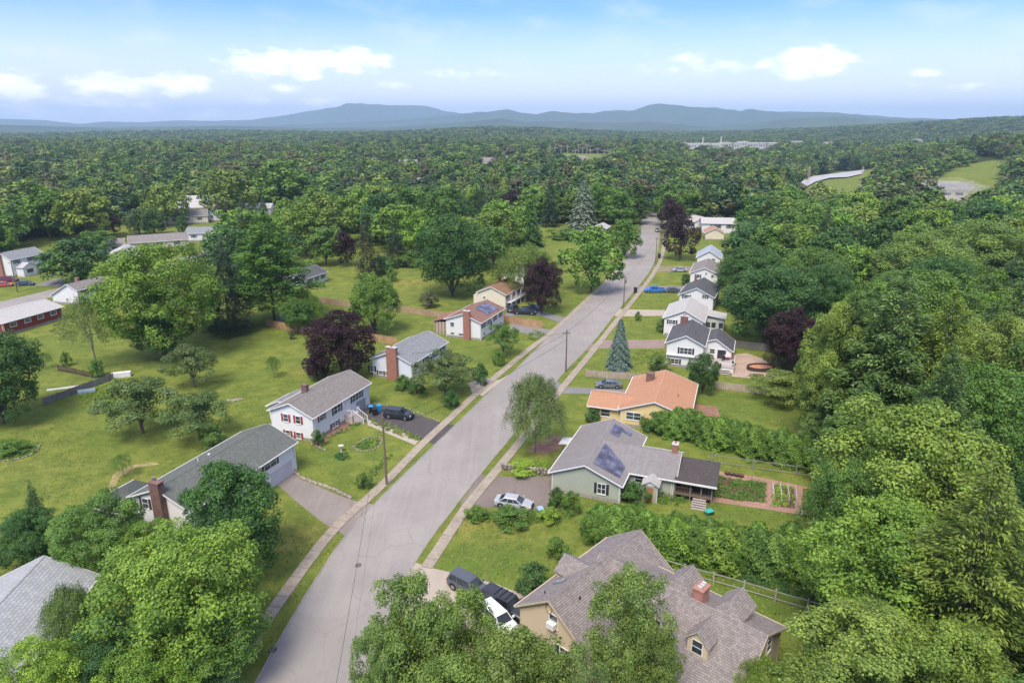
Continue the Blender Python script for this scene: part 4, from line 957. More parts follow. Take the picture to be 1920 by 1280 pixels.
far = [('house with a brownish roof behind the round left tree', *G(196,474),25,14,4,3.2,5.0,WHITE,SH_MIX),
 ('low white house right of the brownish roofed one on the left', *G(236,488),110,11,4,3,4.8,WHITE,SH_PALE),
 ('long pale roofed house behind the big bright maple', *G(300,464),28,20,4.2,3.2,5.2,CREAM,SH_MIX),
 ('white house with a gable and grey roof beside the small lawn', *G(392,449),8,15,4.2,3.4,5.2,WHITE,SH_LGREY),
 ('cream house below the crowded pale roofs on the left', *G(352,418),25,18,4.5,3.8,6.2,CREAM,SH_MIX),
 ('white house right of the crowded pale roofs on the left', *G(404,412),100,12,4.5,3.8,6.2,WHITE,SH_LGREY),
 ('pale stone coloured house among the crowded roofs on the left', *G(362,401),10,18,5,4,6.6,CREAM,SH_PALE),
 ('tan roofed house topmost of the crowded roofs on the left', *G(380,390),10,16,5,4.4,7,BEIGE,SH_PALE),
 ('small white house behind the dark spiky firs', *G(470,402),0,24,4,3.8,5.8,WHITE,SH_PALE),
 ('white gabled house half hidden right of the spiky firs', *G(548,412),70,9,4,3.8,6.0,WHITE,SH_PALE),
 ('white house with dark roof half hidden behind the big pine', -61.5,199,70,10,4.2,3,4.8,WHITE,SH_DARK),
 ('pale roofed house half hidden above the great dark maple', -20.5,287,75,16,4,3.4,5.2,WHITE,SH_LGREY),
 ('small pale roofed cottage behind the cream house', 1.5,203,75,8,3,2.6,4.6,WHITE,SH_PALEBLUE),
 ('small tan house deep in the trees on the right', 149,268,40,9,3.5,3,5,CREAM,SH_MIX),
 ('white roofed garage deep in the trees on the right', 122,202,60,8,3.2,2.6,4.4,WHITE,SH_PALEBLUE),
 ('grey house far off between the trees left of the street', -68,520,60,16,5,5,7.5,WHITE,SH_PALE),
 ('pale house far off in the left woods', -330,700,60,16,5,5,7.5,WHITE,SH_PALE)]
for (lab, x, y, a, L, wv, hv, rv, wm, rm) in far:
    hh = House(lab, x, y, a, L, wv, wv, hv, hv, rv, wm, rm)
    for tt in (-L*.3, 0, L*.3): hh.window('right', tt, hv*.6, 1.2, 1.1, BLKSH); 
    hh.window('near', 0, hv*.6, 1.2, 1.1, None)
# distant estate roofs beyond the woods
for i, (px, py, w, lab) in enumerate([(705,297,16,'pale roofed hall far beyond the wood, leftmost of the distant roofs'),(905,296,26,'long pale roofed hall far beyond the wood, at the centre'),(765,300,12,'small pale roof far beyond the wood, left of the long one'),(960,293,10,'small pale roof far beyond the wood, right of the long one'),(1080,293,14,'brown roofed hall far beyond the wood near the tall poles')]):
    x, y = G(px, py, 9); House(lab, x, y, 4 + i*3, w*1.6, 9, 9, 5.5, 5.5, 9.5, CREAM, SH_MIX)

# ------------------------------------------------------------------ foliage prototypes (unit crowns: radius 1, height 1, trunk base at the origin)
def unit(v): return v / np.maximum(1e-9, np.linalg.norm(v, axis=-1, keepdims=True))
CA = [1.0]     # true height / radius of the kind being made, so that leaves keep their shape when a tree is scaled
def leaf_mesh(name, pos, nrm, size, vary, rng, aspect=.62, along=None, m=None):
    n = len(pos); nrm = unit(nrm); pos = pos * np.array([1, 1, CA[0]])
    if along is None: t = rng.normal(size=(n, 3))
    else: t = along + rng.normal(size=(n, 3)) * .25
    t = unit(t - (t * nrm).sum(1, keepdims=True) * nrm); b = np.cross(nrm, t)
    s = size[:, None]
    v = np.stack([pos - t*s*.5, pos + b*s*aspect*.5 - t*s*.08 + nrm*s*.07, pos + t*s*.5, pos - b*s*aspect*.5 - t*s*.08 + nrm*s*.07], 1).reshape(-1, 3)
    me = bpy.data.meshes.new(name)
    me.vertices.add(4*n); me.vertices.foreach_set('co', v.astype('f4').ravel())
    me.loops.add(4*n); me.loops.foreach_set('vertex_index', np.arange(4*n, dtype='i4'))
    me.polygons.add(n); me.polygons.foreach_set('loop_start', np.arange(0, 4*n, 4, dtype='i4'))
    a = me.attributes.new('vary', 'FLOAT', 'POINT'); a.data.foreach_set('value', np.repeat(np.clip(vary, 0, 1), 4).astype('f4'))
    me.update(calc_edges=True); me.materials.append(m or LEAF)
    return me
def trunk_mesh(name, segs, m=None, n=7):
    b = MB()
    for (p, q, r0, r1) in segs: b.tube((p[0], p[1], p[2]*CA[0]), (q[0], q[1], q[2]*CA[0]), r0, r1, n, cap=False)
    me = bpy.data.meshes.new(name); me.from_pydata([tuple(v) for v in b.v], [], b.f); me.update(); me.materials.append(m or BARK)
    return me
def broad(name, seed, nleaf, leaf, lo=.16, lobes=13, lobe_r=.42, puff_r=.17, npuff=11, flat=.8, top=.5, spread=1.0, up=.55, holes=0.0, m=None, bark=None, droop=0, core=.1):
    """round broadleaf crown: big limbs' lobes, each a heap of leaf puffs; lo = height where the crown starts"""
    rng = np.random.default_rng(seed); H = 1.0
    cz = lo + (H - lo) * .5; hz = (H - lo) * .5
    k = np.arange(lobes); ph = k * 2.39996 + rng.uniform(0, .6, lobes); zz = np.linspace(-.75, .96, lobes) + rng.uniform(-.08, .08, lobes); zz = np.clip(zz, -.9, .98)
    rr = np.sqrt(1 - zz**2)
    L = np.stack([rr*np.cos(ph), rr*np.sin(ph), zz], 1) * rng.uniform(.5, .68, (lobes, 1))
    L = np.vstack([L, [[0, 0, .1]], [[0, 0, .6]]]); lr = lobe_r * rng.uniform(.75, 1.2, len(L))
    P = []; PR = []; PV = []; PN = []
    for c, r in zip(L, lr):
        m_ = npuff; d = unit(rng.normal(size=(m_, 3)) + np.array([0, 0, .35]) + unit(c + 1e-6) * .8)
        P.append(c + d * r * rng.uniform(.6, 1.0, (m_, 1))); PR.append(puff_r * rng.uniform(.65, 1.3, m_)); PV.append(rng.uniform(.25, .75, m_) + rng.normal() * .1); PN.append(d)
    P = np.vstack(P); PR = np.concatenate(PR); PV = np.concatenate(PV); PN = np.vstack(PN)
    if holes: keep = rng.random(len(P)) > holes; P, PR, PV, PN = P[keep], PR[keep], PV[keep], PN[keep]
    w = PR**2; w /= w.sum(); idx = rng.choice(len(P), nleaf, p=w)
    d = unit(rng.normal(size=(nleaf, 3)) + PN[idx] * .7 + np.array([0, 0, .35]))
    rad = PR[idx][:, None] * (rng.uniform(.55, 1.08, (nleaf, 1)))
    q = P[idx] + d * rad * np.array([1, 1, flat])
    if droop: q[:, 2] -= droop * rng.random(nleaf)**2 * .6
    ncore = int(nleaf * core)                                        # leaves of the inner crown
    qi = unit(rng.normal(size=(ncore, 3))) * rng.uniform(0, .62, (ncore, 1)); q[:ncore] = qi
    q[:, 0] *= spread; q[:, 1] *= spread
    q[:, 2] = cz + q[:, 2] * hz * 1.02
    q[:, :2] /= np.percentile(np.hypot(q[:, 0], q[:, 1]), 96.5)
    zt_ = np.percentile(q[:, 2], 99.7); q[:, 2] = np.where(q[:, 2] > lo, lo + (q[:, 2] - lo) * (1 - lo) / (zt_ - lo), q[:, 2])
    nrm = d * .65 + rng.normal(size=(nleaf, 3)) * .38 + np.array([0, 0, up])
    vary = PV[idx] + rng.normal(size=nleaf) * .16 + (rad[:, 0] / PR[idx] - .8) * .3
    crown = leaf_mesh(name, q, nrm, leaf * rng.uniform(.6, 1.3, nleaf), vary, rng, m=m, aspect=.7 if not droop else .35, along=None if not droop else np.tile([0, 0, -1.], (nleaf, 1)))
    segs = [((0, 0, -.03), (.01, 0, lo*1.0), .045, .036), ((.01, 0, lo), (0, .01, cz + .1), .036, .02)]
    for c in L[rng.permutation(lobes)[:8]]:
        z0 = lo * rng.uniform(.7, 1.5); e = (c[0]*.8, c[1]*.8, cz + c[2]*hz*.85); mid_ = (e[0]*.4, e[1]*.4, z0 + (e[2]-z0)*.55)
        segs += [((0, 0, z0), mid_, .024, .016), (mid_, e, .016, .006)]
    return crown, trunk_mesh(name + '_trunk', segs, bark)
def pine(name, seed, nleaf, leaf, lo=.12, whorls=17, power=.75, m=None, bark=None, width=.2, tilt=.15, thin=0, per=(5, 8)):
    """white pine / fir: whorls of plumed branches round one straight stem"""
    rng = np.random.default_rng(seed); B = []; segs = [((0, 0, -.02), (0, 0, .5), .022, .015), ((0, 0, .5), (0, 0, .97), .015, .003)]
    for i in range(whorls):
        t = i / (whorls - 1); z = lo + (1 - lo) * t**.95; n = rng.integers(*per); L = ((1 - t)**power * .95 + .06) * (1 if t > .12 else .8)
        a0 = rng.uniform(0, 6.28)
        for k in range(n):
            if rng.random() < thin: continue
            a = a0 + k * 6.283 / n + rng.uniform(-.25, .25); l = L * rng.uniform(.72, 1.12)
            p = np.array([0, 0, z]); e = np.array([math.cos(a)*l, math.sin(a)*l, z + tilt * l * .5 + rng.uniform(-.015, .015)])
            B.append((p, e, l, rng.uniform(.25, .75))); segs.append((tuple(p), tuple(p + (e - p) * .8), .007, .002))
    w = np.array([b[2]**1.35 for b in B]); w /= w.sum(); idx = rng.choice(len(B), nleaf, p=w)
    P0 = np.array([b[0] for b in B])[idx]; E = np.array([b[1] for b in B])[idx]; Lh = np.array([b[2] for b in B])[idx]; V = np.array([b[3] for b in B])[idx]
    t = rng.uniform(.18, 1.04, nleaf); t = t ** .8
    ax = unit(E - P0); side = unit(np.cross(ax, np.array([0, 0, 1.0])))
    s = rng.normal(size=nleaf) * width * Lh * (.35 + .65 * np.sin(np.clip(t, 0, 1) * 3.0)) * .8
    q = P0 + (E - P0) * t[:, None] + side * s[:, None] + np.array([0, 0, 1.]) * (rng.normal(size=nleaf) * .012 - np.abs(s) * .12 + .02 * np.sin(t*3))[:, None]
    al = unit(ax * .8 + side * np.sign(s)[:, None] * .5 + np.array([0, 0, .25]))
    nrm = np.array([0, 0, 1.]) + rng.normal(size=(nleaf, 3)) * .35
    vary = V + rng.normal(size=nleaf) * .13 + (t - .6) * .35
    return leaf_mesh(name, q, nrm, leaf * rng.uniform(.6, 1.25, nleaf), vary, rng, aspect=.34, along=al, m=m), trunk_mesh(name + '_trunk', segs, bark, 6)
def spruce(name, seed, nleaf, leaf, lo=.03, power=.68, m=None, layers=22):
    rng = np.random.default_rng(seed); t = rng.random(nleaf)**1.5 ; lay = np.floor(t * layers) / layers
    fr = t * layers - np.floor(t * layers); z = lo + (1 - lo) * t
    R0 = (1 - lay)**power * (1.0 - .42 * fr) ; a = rng.uniform(0, 6.283, nleaf)
    lob = 1 + .14 * np.sin(a * 7 + lay * 40) + .1 * np.sin(a * 13 + lay * 90) + .1 * np.sin(lay * 55) + .08 * np.sin(a * 2 + lay * 9); r = R0 * lob * rng.uniform(.72, 1.03, nleaf) * .95 + .015
    z = z - r * .05
    q = np.stack([np.cos(a)*r, np.sin(a)*r, z], 1); out = np.stack([np.cos(a), np.sin(a), np.zeros(nleaf)], 1)
    nrm = out * .5 + np.array([0, 0, .8]) + rng.normal(size=(nleaf, 3)) * .3; al = out + np.array([0, 0, -.25])
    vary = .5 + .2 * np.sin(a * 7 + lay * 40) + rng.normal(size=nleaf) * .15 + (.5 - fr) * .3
    return leaf_mesh(name, q, nrm, leaf * rng.uniform(.6, 1.3, nleaf) * (.6 + .5*(1-t)), vary, rng, aspect=.4, along=al, m=m), trunk_mesh(name + '_trunk', [((0,0,-.02), (0,0,.95), .03, .004)], None, 6)
def wispy(name, seed, nleaf, leaf, lo=.08, strands=170, m=None, fall=.22, bark=None):
    """willow / weeping birch: leaves strung on hanging strands"""
    rng = np.random.default_rng(seed)
    ph = rng.uniform(0, 6.283, strands); zz = rng.uniform(-.3, 1, strands); rr = np.sqrt(1 - np.clip(zz, -1, 1)**2) * rng.uniform(.35, 1.0, strands)
    S0 = np.stack([rr*np.cos(ph), rr*np.sin(ph), lo + (1-lo)*(.5 + .5*zz*rng.uniform(.75, 1, strands))], 1)
    idx = rng.integers(0, strands, nleaf); t = rng.random(nleaf); ln = fall * rng.uniform(.5, 1.5, strands)[idx]
    q = S0[idx] + np.stack([np.cos(ph[idx])*t*.12, np.sin(ph[idx])*t*.12, -t*ln], 1) + rng.normal(size=(nleaf, 3)) * np.array([.05, .05, .02])
    q[:, 2] = np.maximum(q[:, 2], .02)
    out = np.stack([np.cos(ph[idx]), np.sin(ph[idx]), np.zeros(nleaf)], 1)
    vary = rng.uniform(.2, .8, strands)[idx] + rng.normal(size=nleaf) * .18
    me = leaf_mesh(name, q, out * .6 + rng.normal(size=(nleaf, 3)) * .5 + np.array([0, 0, .4]), leaf * rng.uniform(.6, 1.3, nleaf), vary, rng, aspect=.38, along=np.tile([0, 0, -1.], (nleaf, 1)), m=m)
    segs = [((0, 0, -.02), (.03, 0, .3), .035, .025), ((.03, 0, .3), (0, .03, .8), .025, .006)]
    for k in range(9):
        e = S0[k*11]; segs.append(((.02, 0, .15 + .06*k), (e[0]*.8, e[1]*.8, e[2]), .014, .004))
    return me, trunk_mesh(name + '_trunk', segs, bark or GREYBARK, 6)
def column(name, seed, nleaf, leaf, m=None):
    """arborvitae: dense upright tapering column"""
    rng = np.random.default_rng(seed); t = rng.random(nleaf); a = rng.uniform(0, 6.283, nleaf)
    R0 = np.minimum(1, 1.35 * (1 - t)**.5) * (1 + .16 * np.sin(a*4 + t*9 + seed) + .12*np.sin(a*7 - t*17)); r = R0 * rng.uniform(.72, 1.05, nleaf)
    q = np.stack([np.cos(a)*r, np.sin(a)*r, .01 + t*.99], 1); out = np.stack([np.cos(a), np.sin(a), np.zeros(nleaf)], 1)
    vary = .45 + .25*np.sin(a*4 + t*9 + seed) + rng.normal(size=nleaf) * .18
    return leaf_mesh(name, q, out*.6 + rng.normal(size=(nleaf, 3))*.35 + np.array([0, 0, .55]), leaf*rng.uniform(.6, 1.3, nleaf), vary, rng, aspect=.5, along=np.tile([0, 0, 1.], (nleaf, 1)) + out*.3, m=m), trunk_mesh(name + '_trunk', [((0,0,-.02), (0,0,.85), .06, .01)], None, 5)

PROTO = {}      # kind -> {lod: [(crown, trunk), ...]}
ASP = {'maple': 1.9, 'ash': 2.9, 'oak': 2.1, 'purple': 2.1, 'apple': 1.45, 'shrub': 1.5, 'pine': 3.2, 'fir': 4.2, 'spruce': 3.4, 'scrub': 2.6, 'willow': 2.4, 'column': 3.0, 'round': 1.9}
def add(kind, lod, fn, seeds, *a, **k):
    CA[0] = ASP[kind]
    for sd in seeds: PROTO.setdefault(kind, {}).setdefault(lod, []).append(fn(kind + '_crown', sd, *a, **k))
    CA[0] = 1.0
add('maple', 0, broad, (1, 2, 3), 44000, .035, lo=.1, lobes=25, npuff=16, puff_r=.125, lobe_r=.3, flat=.75)
add('ash', 0, broad, (4, 5), 42000, .04, lo=.1, lobes=19, lobe_r=.33, puff_r=.15, npuff=14, flat=.6, up=.45, holes=.06)
add('oak', 0, broad, (6, 7), 40000, .037, lo=.17, lobes=22, lobe_r=.3, puff_r=.14, npuff=13, flat=.8, holes=.03)
add('purple', 0, broad, (8,), 30000, .045, lo=.02, lobes=26, lobe_r=.33, puff_r=.14, npuff=12)
add('round', 0, broad, (51, 52), 32000, .045, lo=.02, lobes=28, lobe_r=.3, puff_r=.14, npuff=12)
add('round', 1, broad, (53,), 6000, .1, lo=.02, lobes=18, lobe_r=.36, puff_r=.2, npuff=8)
add('apple', 0, broad, (9, 19), 12000, .05, lo=.2, lobes=12, lobe_r=.4, puff_r=.19, npuff=9, holes=.2, core=.15)
add('shrub', 0, broad, (10, 11), 4200, .1, lo=.0, lobes=9, lobe_r=.45, puff_r=.28, npuff=6)
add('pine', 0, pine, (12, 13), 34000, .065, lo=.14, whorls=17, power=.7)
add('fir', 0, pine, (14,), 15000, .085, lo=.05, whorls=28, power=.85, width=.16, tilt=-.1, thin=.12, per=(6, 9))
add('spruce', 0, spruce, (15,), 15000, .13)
add('scrub', 0, wispy, (16,), 11000, .05, strands=260, fall=.08, lo=.12)
add('willow', 0, wispy, (17, 18), 34000, .05, strands=420, fall=.13)
add('column', 0, column, (20, 21, 22), 4600, .16)
# lighter copies of the kinds, for trees further off
add('maple', 1, broad, (31, 32, 33, 45), 5200, .1, lo=.12, lobes=12, npuff=9, puff_r=.19, flat=.8)
add('oak', 1, broad, (34, 35), 5200, .1, lo=.12, lobes=15, lobe_r=.34, puff_r=.2, npuff=7)
add('ash', 1, broad, (36, 37), 5400, .1, lo=.08, lobes=13, lobe_r=.38, puff_r=.2, npuff=8, holes=.05, flat=.7)
add('purple', 1, broad, (38,), 5000, .095, lo=.05, lobes=12, lobe_r=.4, puff_r=.2, npuff=8)
add('pine', 1, pine, (39, 40), 5400, .15, lo=.1, whorls=13)
add('fir', 1, pine, (41,), 4600, .15, lo=.05, whorls=22, power=.85, width=.17, tilt=-.1, per=(6, 9))
add('spruce', 1, spruce, (42,), 4600, .22, layers=16)
add('willow', 1, wispy, (43,), 4600, .085, fall=.13); add('scrub', 1, wispy, (44,), 3600, .085, fall=.08)
for k, pp in PROTO.items():
    if 1 not in pp: pp[1] = pp[0]

TINT = {'maple': (.15, .265, .03), 'bright': (.22, .34, .035), 'oak': (.1, .18, .03), 'dark': (.06, .14, .03), 'ash': (.15, .225, .045), 'purple': (.036, .014, .02),
        'apple': (.125, .19, .045), 'pine': (.13, .215, .055), 'fir': (.1, .115, .055), 'spruce': (.16, .22, .165), 'scrub': (.13, .175, .055), 'willow': (.17, .24, .07), 'column': (.13, .245, .035),
        'olive': (.18, .26, .04), 'mid': (.11, .21, .032), 'hemlock': (.075, .12, .05)}
TREES = []; rt = random.Random(11)
def tree(kind, x, y, h, r, tint=None, label=None, group=None, name=None, cat='tree', lod=None, z=0.0):
    if lod is None: lod = 0 if math.hypot(x, y) < 185 or r * 683 / max(30, math.hypot(x, y)) > 34 else 1
    c, t = rt.choice(PROTO[kind][lod])
    nm = name or {'round': 'maple_tree', 'maple': 'maple_tree', 'oak': 'oak_tree', 'ash': 'ash_tree', 'purple': 'purple_maple', 'apple': 'apple_tree', 'shrub': 'shrub', 'pine': 'pine_tree', 'fir': 'fir_tree', 'spruce': 'spruce_tree', 'scrub': 'scrubby_tree', 'willow': 'willow_tree', 'column': 'arborvitae'}[kind]
    col = TINT[tint or {'shrub': 'mid'}.get(kind, kind)]; j = rt.uniform(.88, 1.14)
    root = empty(nm, (x, y, z), rt.uniform(0, 6.28), label, cat, group); root.scale = (r, r, h / ASP[kind])
    to = bpy.data.objects.new('trunk', t); COL.objects.link(to); to.parent = root
    co = bpy.data.objects.new('crown', c); COL.objects.link(co); co.parent = root; co.color = (col[0]*j*rt.uniform(.94, 1.08), col[1]*j, col[2]*j*rt.uniform(.85, 1.2), 1)
    TREES.append((x, y, r)); return root
def T(kind, px, top, w, label, h=None, base=None, tint=None, name=None, cat='tree', group=None):
    """a tree read off the photograph: crown middle px, crown top, width; and either its height or the pixel row of its foot"""
    if base is not None:
        x, y = G(px, base); h = 1.0
        while PX(x, y, h)[1] > top and h < 45: h += .1
    else: x, y = G(px, top, h)
    d = y * math.cos(TH) - (h*.5 - CAMH) * math.sin(TH); r = w * .5 * d / F
    return tree(kind, x, y, h, r, tint, label, group, name, cat)

# near left corner
T('maple', 325, 1000, 300, 'large bright green maple beside the pale roofed corner house', h=13.5, tint='maple')
T('maple', 372, 1130, 210, 'lower crown of bright maple leaning toward the left sidewalk', h=8, tint='mid')
T('oak', 205, 1165, 170, 'mid green crown under the large bright maple', h=8.5, tint='dark')
T('scrub', 400, 1215, 120, 'dark scrub at the bottom edge left of the sidewalk', h=5, tint='dark')
T('round', 448, 872, 190, 'dense dark round maple at the driveway of the green roofed house', base=1078, tint='dark')
T('maple', 168, 936, 165, 'leafy green maple in front of the screened porch', h=9, tint='mid')
T('maple', 258, 980, 120, 'low leafy crown under the small gable window', h=6.5, tint='maple')
T('fir', 55, 905, 75, 'dark conifer at the left edge above the pale grey roof', h=9, tint='dark')
T('maple', 40, 960, 130, 'low dark bushy tree behind the pale grey roof', h=7, tint='dark')
T('maple', 62, 1210, 170, 'bright lime green tree cut by the bottom left corner', h=9, tint='bright')
T('willow', 118, 1095, 115, 'thin drooping birch against the pale grey roof', h=9, tint='apple')
T('maple', 250, 1240, 190, 'bright leafy tree at the bottom edge left of the street', h=8, tint='maple')
# bottom centre
T('ash', 770, 1085, 190, 'olive green ash at the bottom, left one of the pair by the driveway', h=15, tint='ash')
T('ash', 872, 1108, 150, 'narrow olive ash in front of the dark parked cars', h=14.5, tint='ash')
T('ash', 960, 1190, 230, 'broad olive ash crown below the white parked car', h=14, tint='ash')
T('ash', 1190, 1068, 165, 'tall olive ash standing in front of the big brown roof', h=15, tint='ash')
T('ash', 1085, 1215, 130, 'ash crown under the gable windows of the tan house', h=13, tint='ash')
T('ash', 705, 1170, 120, 'small side crown of olive ash nearest the street', h=13, tint='ash')
T('ash', 1030, 1235, 160, 'ash crown low at the bottom edge under the gable wall', h=13, tint='ash')
T('ash', 850, 1240, 190, 'olive ash cut by the bottom edge in the middle', h=13, tint='ash')
T('ash', 1230, 1180, 110, 'side crown of leafy ash against the brown roof', h=12, tint='ash')
# right side, near
T('ash', 1655, 1160, 300, 'big soft yellow green tree at the bottom right of the tan house', h=13, tint='olive')
T('willow', 1440, 1235, 120, 'light leafy birch at the corner of the tan house', h=7, tint='olive')
T('maple', 1700, 955, 330, 'big pale green maple at the end of the lower hedge', h=15, tint='maple')
T('oak', 1730, 765, 320, 'wide yellowish oak above the vegetable garden', h=19, tint='olive')
T('maple', 1610, 865, 150, 'bright green maple at the end of the vegetable garden', h=14, tint='mid')
T('pine', 1610, 545, 150, 'slender feathery pine left of the tall tiered pine', h=24, tint='pine')
T('pine', 1790, 560, 200, 'feathery pine right of the tall tiered pine', h=25, tint='olive')
T('pine', 1625, 720, 170, 'soft low pine above the corner of the hedge lawn', h=15, tint='pine')
T('pine', 1790, 660, 180, 'soft layered pine above the wide yellowish oak', h=22, tint='pine')
T('pine', 1870, 880, 330, 'tall soft needled pine at the right edge, lower one', h=22, tint='olive')
T('pine', 1700, 520, 270, 'tall tiered pine behind the lawn of the orange roofed house', h=27, tint='pine')
T('ash', 1578, 572, 125, 'upright light green tree beside the purple maple on the right', h=22, tint='olive')
T('maple', 1860, 690, 230, 'light green maple at the right edge above the oak', h=19, tint='mid')
T('maple', 1890, 590, 170, 'soft bright tree at the right edge halfway up', h=20, tint='olive')
T('apple', 1470, 700, 130, 'small light green tree leaning over the lawn fence', h=5, tint='olive')
T('purple', 1482, 580, 105, 'dark purple maple beside the oval pool', base=700)
T('ash', 1800, 1180, 260, 'soft green tree at the bottom right corner', h=14, tint='olive')
T('pine', 1560, 735, 110, 'shaggy pine at the corner of the far lawn', h=11, tint='pine')
T('oak', 1850, 415, 200, 'rounded yellow green oak at the right edge, upper one', h=20, tint='olive')
T('oak', 1740, 440, 170, 'rounded green oak left of the upper right oaks', h=20, tint='olive')
T('oak', 1760, 510, 200, 'wide oak crown below the upper right oaks', h=21, tint='mid')
T('round', 1460, 500, 190, 'large dark maple behind the pale roofed house', h=17, tint='dark')
T('maple', 1415, 462, 130, 'round dark maple behind the dark roofed houses', h=16, tint='dark')
T('maple', 1530, 465, 150, 'mid green maple on the right behind the large dark maple', h=18, tint='mid')
T('oak', 1560, 495, 90, 'dark narrow crown between the right hand maples', h=17, tint='dark')
T('round', 1660, 410, 90, 'round dark maple above the pale hidden garage', h=18, tint='dark')
T('maple', 1600, 600, 130, 'dark leafy tree under the tall tiered pine', h=14, tint='dark')
T('pine', 1690, 640, 200, 'lower tiered pine in front of the tall one', h=19, tint='mid')
T('ash', 1640, 560, 120, 'light green crown between the two right hand pines', h=17, tint='mid')
# left middle
T('maple', 310, 458, 220, 'huge bright green maple in the middle of the left lawns', base=668, tint='maple')
T('maple', 310, 575, 110, 'dark low growth round the foot of the huge bright maple', base=672, tint='dark', name='undergrowth_tree')
T('fir', 432, 450, 120, 'thin brownish fir beside the huge bright maple', base=625, tint='hemlock')
T('pine', 515, 402, 205, 'big layered pine behind the wooden garden fence', base=604, tint='mid')
T('fir', 395, 470, 70, 'dark fir wedged between the huge maple and the pine', base=618, tint='fir')
T('scrub', 182, 548, 100, 'thin scrubby olive tree on the far left lawn', base=690, tint='apple')
T('round', 150, 448, 125, 'round dark green tree before the colonial house', base=530, tint='dark')
T('round', 8, 612, 165, 'dense dark maple cut by the left edge', base=792, tint='dark')
T('apple', 365, 648, 100, 'flat topped apple tree in the middle of the left lawn', base=727)
T('apple', 268, 712, 150, 'wide spreading apple tree on the left lawn', base=812)
T('apple', 375, 738, 130, 'loose greyish fruit tree beside the wide apple tree', base=825)
T('shrub', 400, 795, 58, 'bright rounded shrub behind the long green roof', base=838, cat='shrub', tint='mid')
T('scrub', 514, 667, 30, 'small young tree alone on the upper left lawn', base=708, tint='mid')
T('shrub', 548, 619, 12, 'tiny dark reddish bush near the wooden garden fence', base=636, cat='shrub', tint='fir')
T('purple', 643, 584, 132, 'big dark purple maple behind the white house with red shutters', base=706)
T('purple', 596, 665, 50, 'low purple side bough touching the grey roof', base=712, name='purple_bush')
T('round', 703, 513, 95, 'rounded grey green tree behind the big purple maple', base=625, tint='mid')
T('willow', 577, 545, 62, 'pale feathery birch beside the small garden shed', base=612, tint='maple')
T('round', 848, 403, 148, 'great dark maple standing alone on the sunny lawn', base=555, tint='dark')
T('shrub', 803, 547, 38, 'dark brownish bush below the great dark maple', base=576, cat='shrub', tint='fir')
T('purple', 1016, 484, 72, 'purple maple above the dark cars left of the street', base=588)
T('maple', 1108, 424, 118, 'broad bright maple leaning over the left sidewalk', base=548, tint='maple')
T('round', 1170, 412, 62, 'rounded green maple at the street behind the broad bright one', base=484, tint='mid')
T('willow', 985, 455, 120, 'pale leafy willow behind the cream house', base=560, tint='olive')
T('ash', 935, 392, 90, 'grey green rounded tree above the great maple lawn', base=485, tint='olive')
T('spruce', 992, 384, 66, 'dense dark cedar behind the pale willow', base=462, tint='dark')
T('fir', 690, 404, 62, 'brownish sparse fir behind the sunny lawn', base=520, tint='fir')
T('purple', 650, 433, 42, 'narrow purple maple left of the brownish fir', base=500)
T('fir', 742, 412, 60, 'dark fir right of the brownish sparse one', base=500, tint='hemlock')
T('spruce', 1093, 338, 66, 'tall blue green spruce left of the street', base=428)
T('fir', 1030, 332, 48, 'dark pointed fir beside the blue green spruce', base=425, tint='hemlock')
T('purple', 960, 355, 56, 'purple round tree in the woods left of the street', base=408)
T('purple', 1275, 403, 68, 'big purple maple over the right sidewalk, nearer of the two', base=487)
T('purple', 1257, 372, 50, 'big purple maple over the right sidewalk, further of the two', base=438)
T('maple', 1252, 345, 62, 'green maple behind the two roadside purple maples', base=425, tint='mid')
T('apple', 944, 606, 62, 'small round tree in front of the rusty roofed house', base=668, tint='mid')
T('shrub', 936, 658, 27, 'round clipped bush beside the left sidewalk, upper one', base=684, cat='shrub', tint='mid')
T('shrub', 901, 682, 30, 'dark bush at the left sidewalk beside the spreading apple tree', base=722, cat='shrub', tint='dark')
T('shrub', 846, 731, 33, 'round clipped bush beside the left sidewalk, lower one', base=763, cat='shrub', tint='dark')
T('apple', 835, 662, 125, 'spreading apple tree in front of the house with the broad red chimney', base=740)
T('shrub', 756, 704, 34, 'leafy shrub at the foot of the broad red chimney', base=730, cat='shrub', tint='mid')
T('shrub', 782, 706, 36, 'dark shrub between the red chimney and the apple tree', base=738, cat='shrub', tint='dark')
T('willow', 1003, 697, 112, 'tall pale willow at the right sidewalk', base=848, tint='willow')
T('spruce', 1160, 598, 54, 'silvery blue spruce on the lawn right of the street', base=690)
T('round', 1316, 664, 58, 'dark bushy cedar between the orange roof and the wooden deck', base=738, tint='dark')
T('shrub', 597, 807, 26, 'dark shrub at the corner of the house with red shutters', base=835, cat='shrub', tint='dark')
T('shrub', 1112, 765, 34, 'dark bush beside the orange roofed wing', base=790, cat='shrub', tint='dark')
T('shrub', 1230, 770, 60, 'trimmed dark bush under the yellow gable', base=805, cat='shrub', tint='dark')
T('shrub', 1043, 915, 34, 'dense dark bush at the corner of the sage green house', base=952, cat='shrub', tint='dark')
T('shrub', 1072, 922, 40, 'loose leafy bush under the sage gable', base=960, cat='shrub', tint='mid')
T('shrub', 1190, 905, 55, 'leafy bush left of the small entry porch', base=940, cat='shrub', tint='dark')
T('shrub', 1000, 1058, 70, 'clipped green bush at the corner of the tan garage', base=1110, cat='shrub', tint='dark')
T('shrub', 1045, 1010, 50, 'low green bush at the end of the front lawn', base=1050, cat='shrub', tint='mid')
T('shrub', 1196, 584, 14, 'small round bush on the right lawn by the pale driveway', base=601, cat='shrub', tint='mid')
T('shrub', 1285, 514, 22, 'dark bush beside the dark slate roofed house', base=534, cat='shrub', tint='dark')
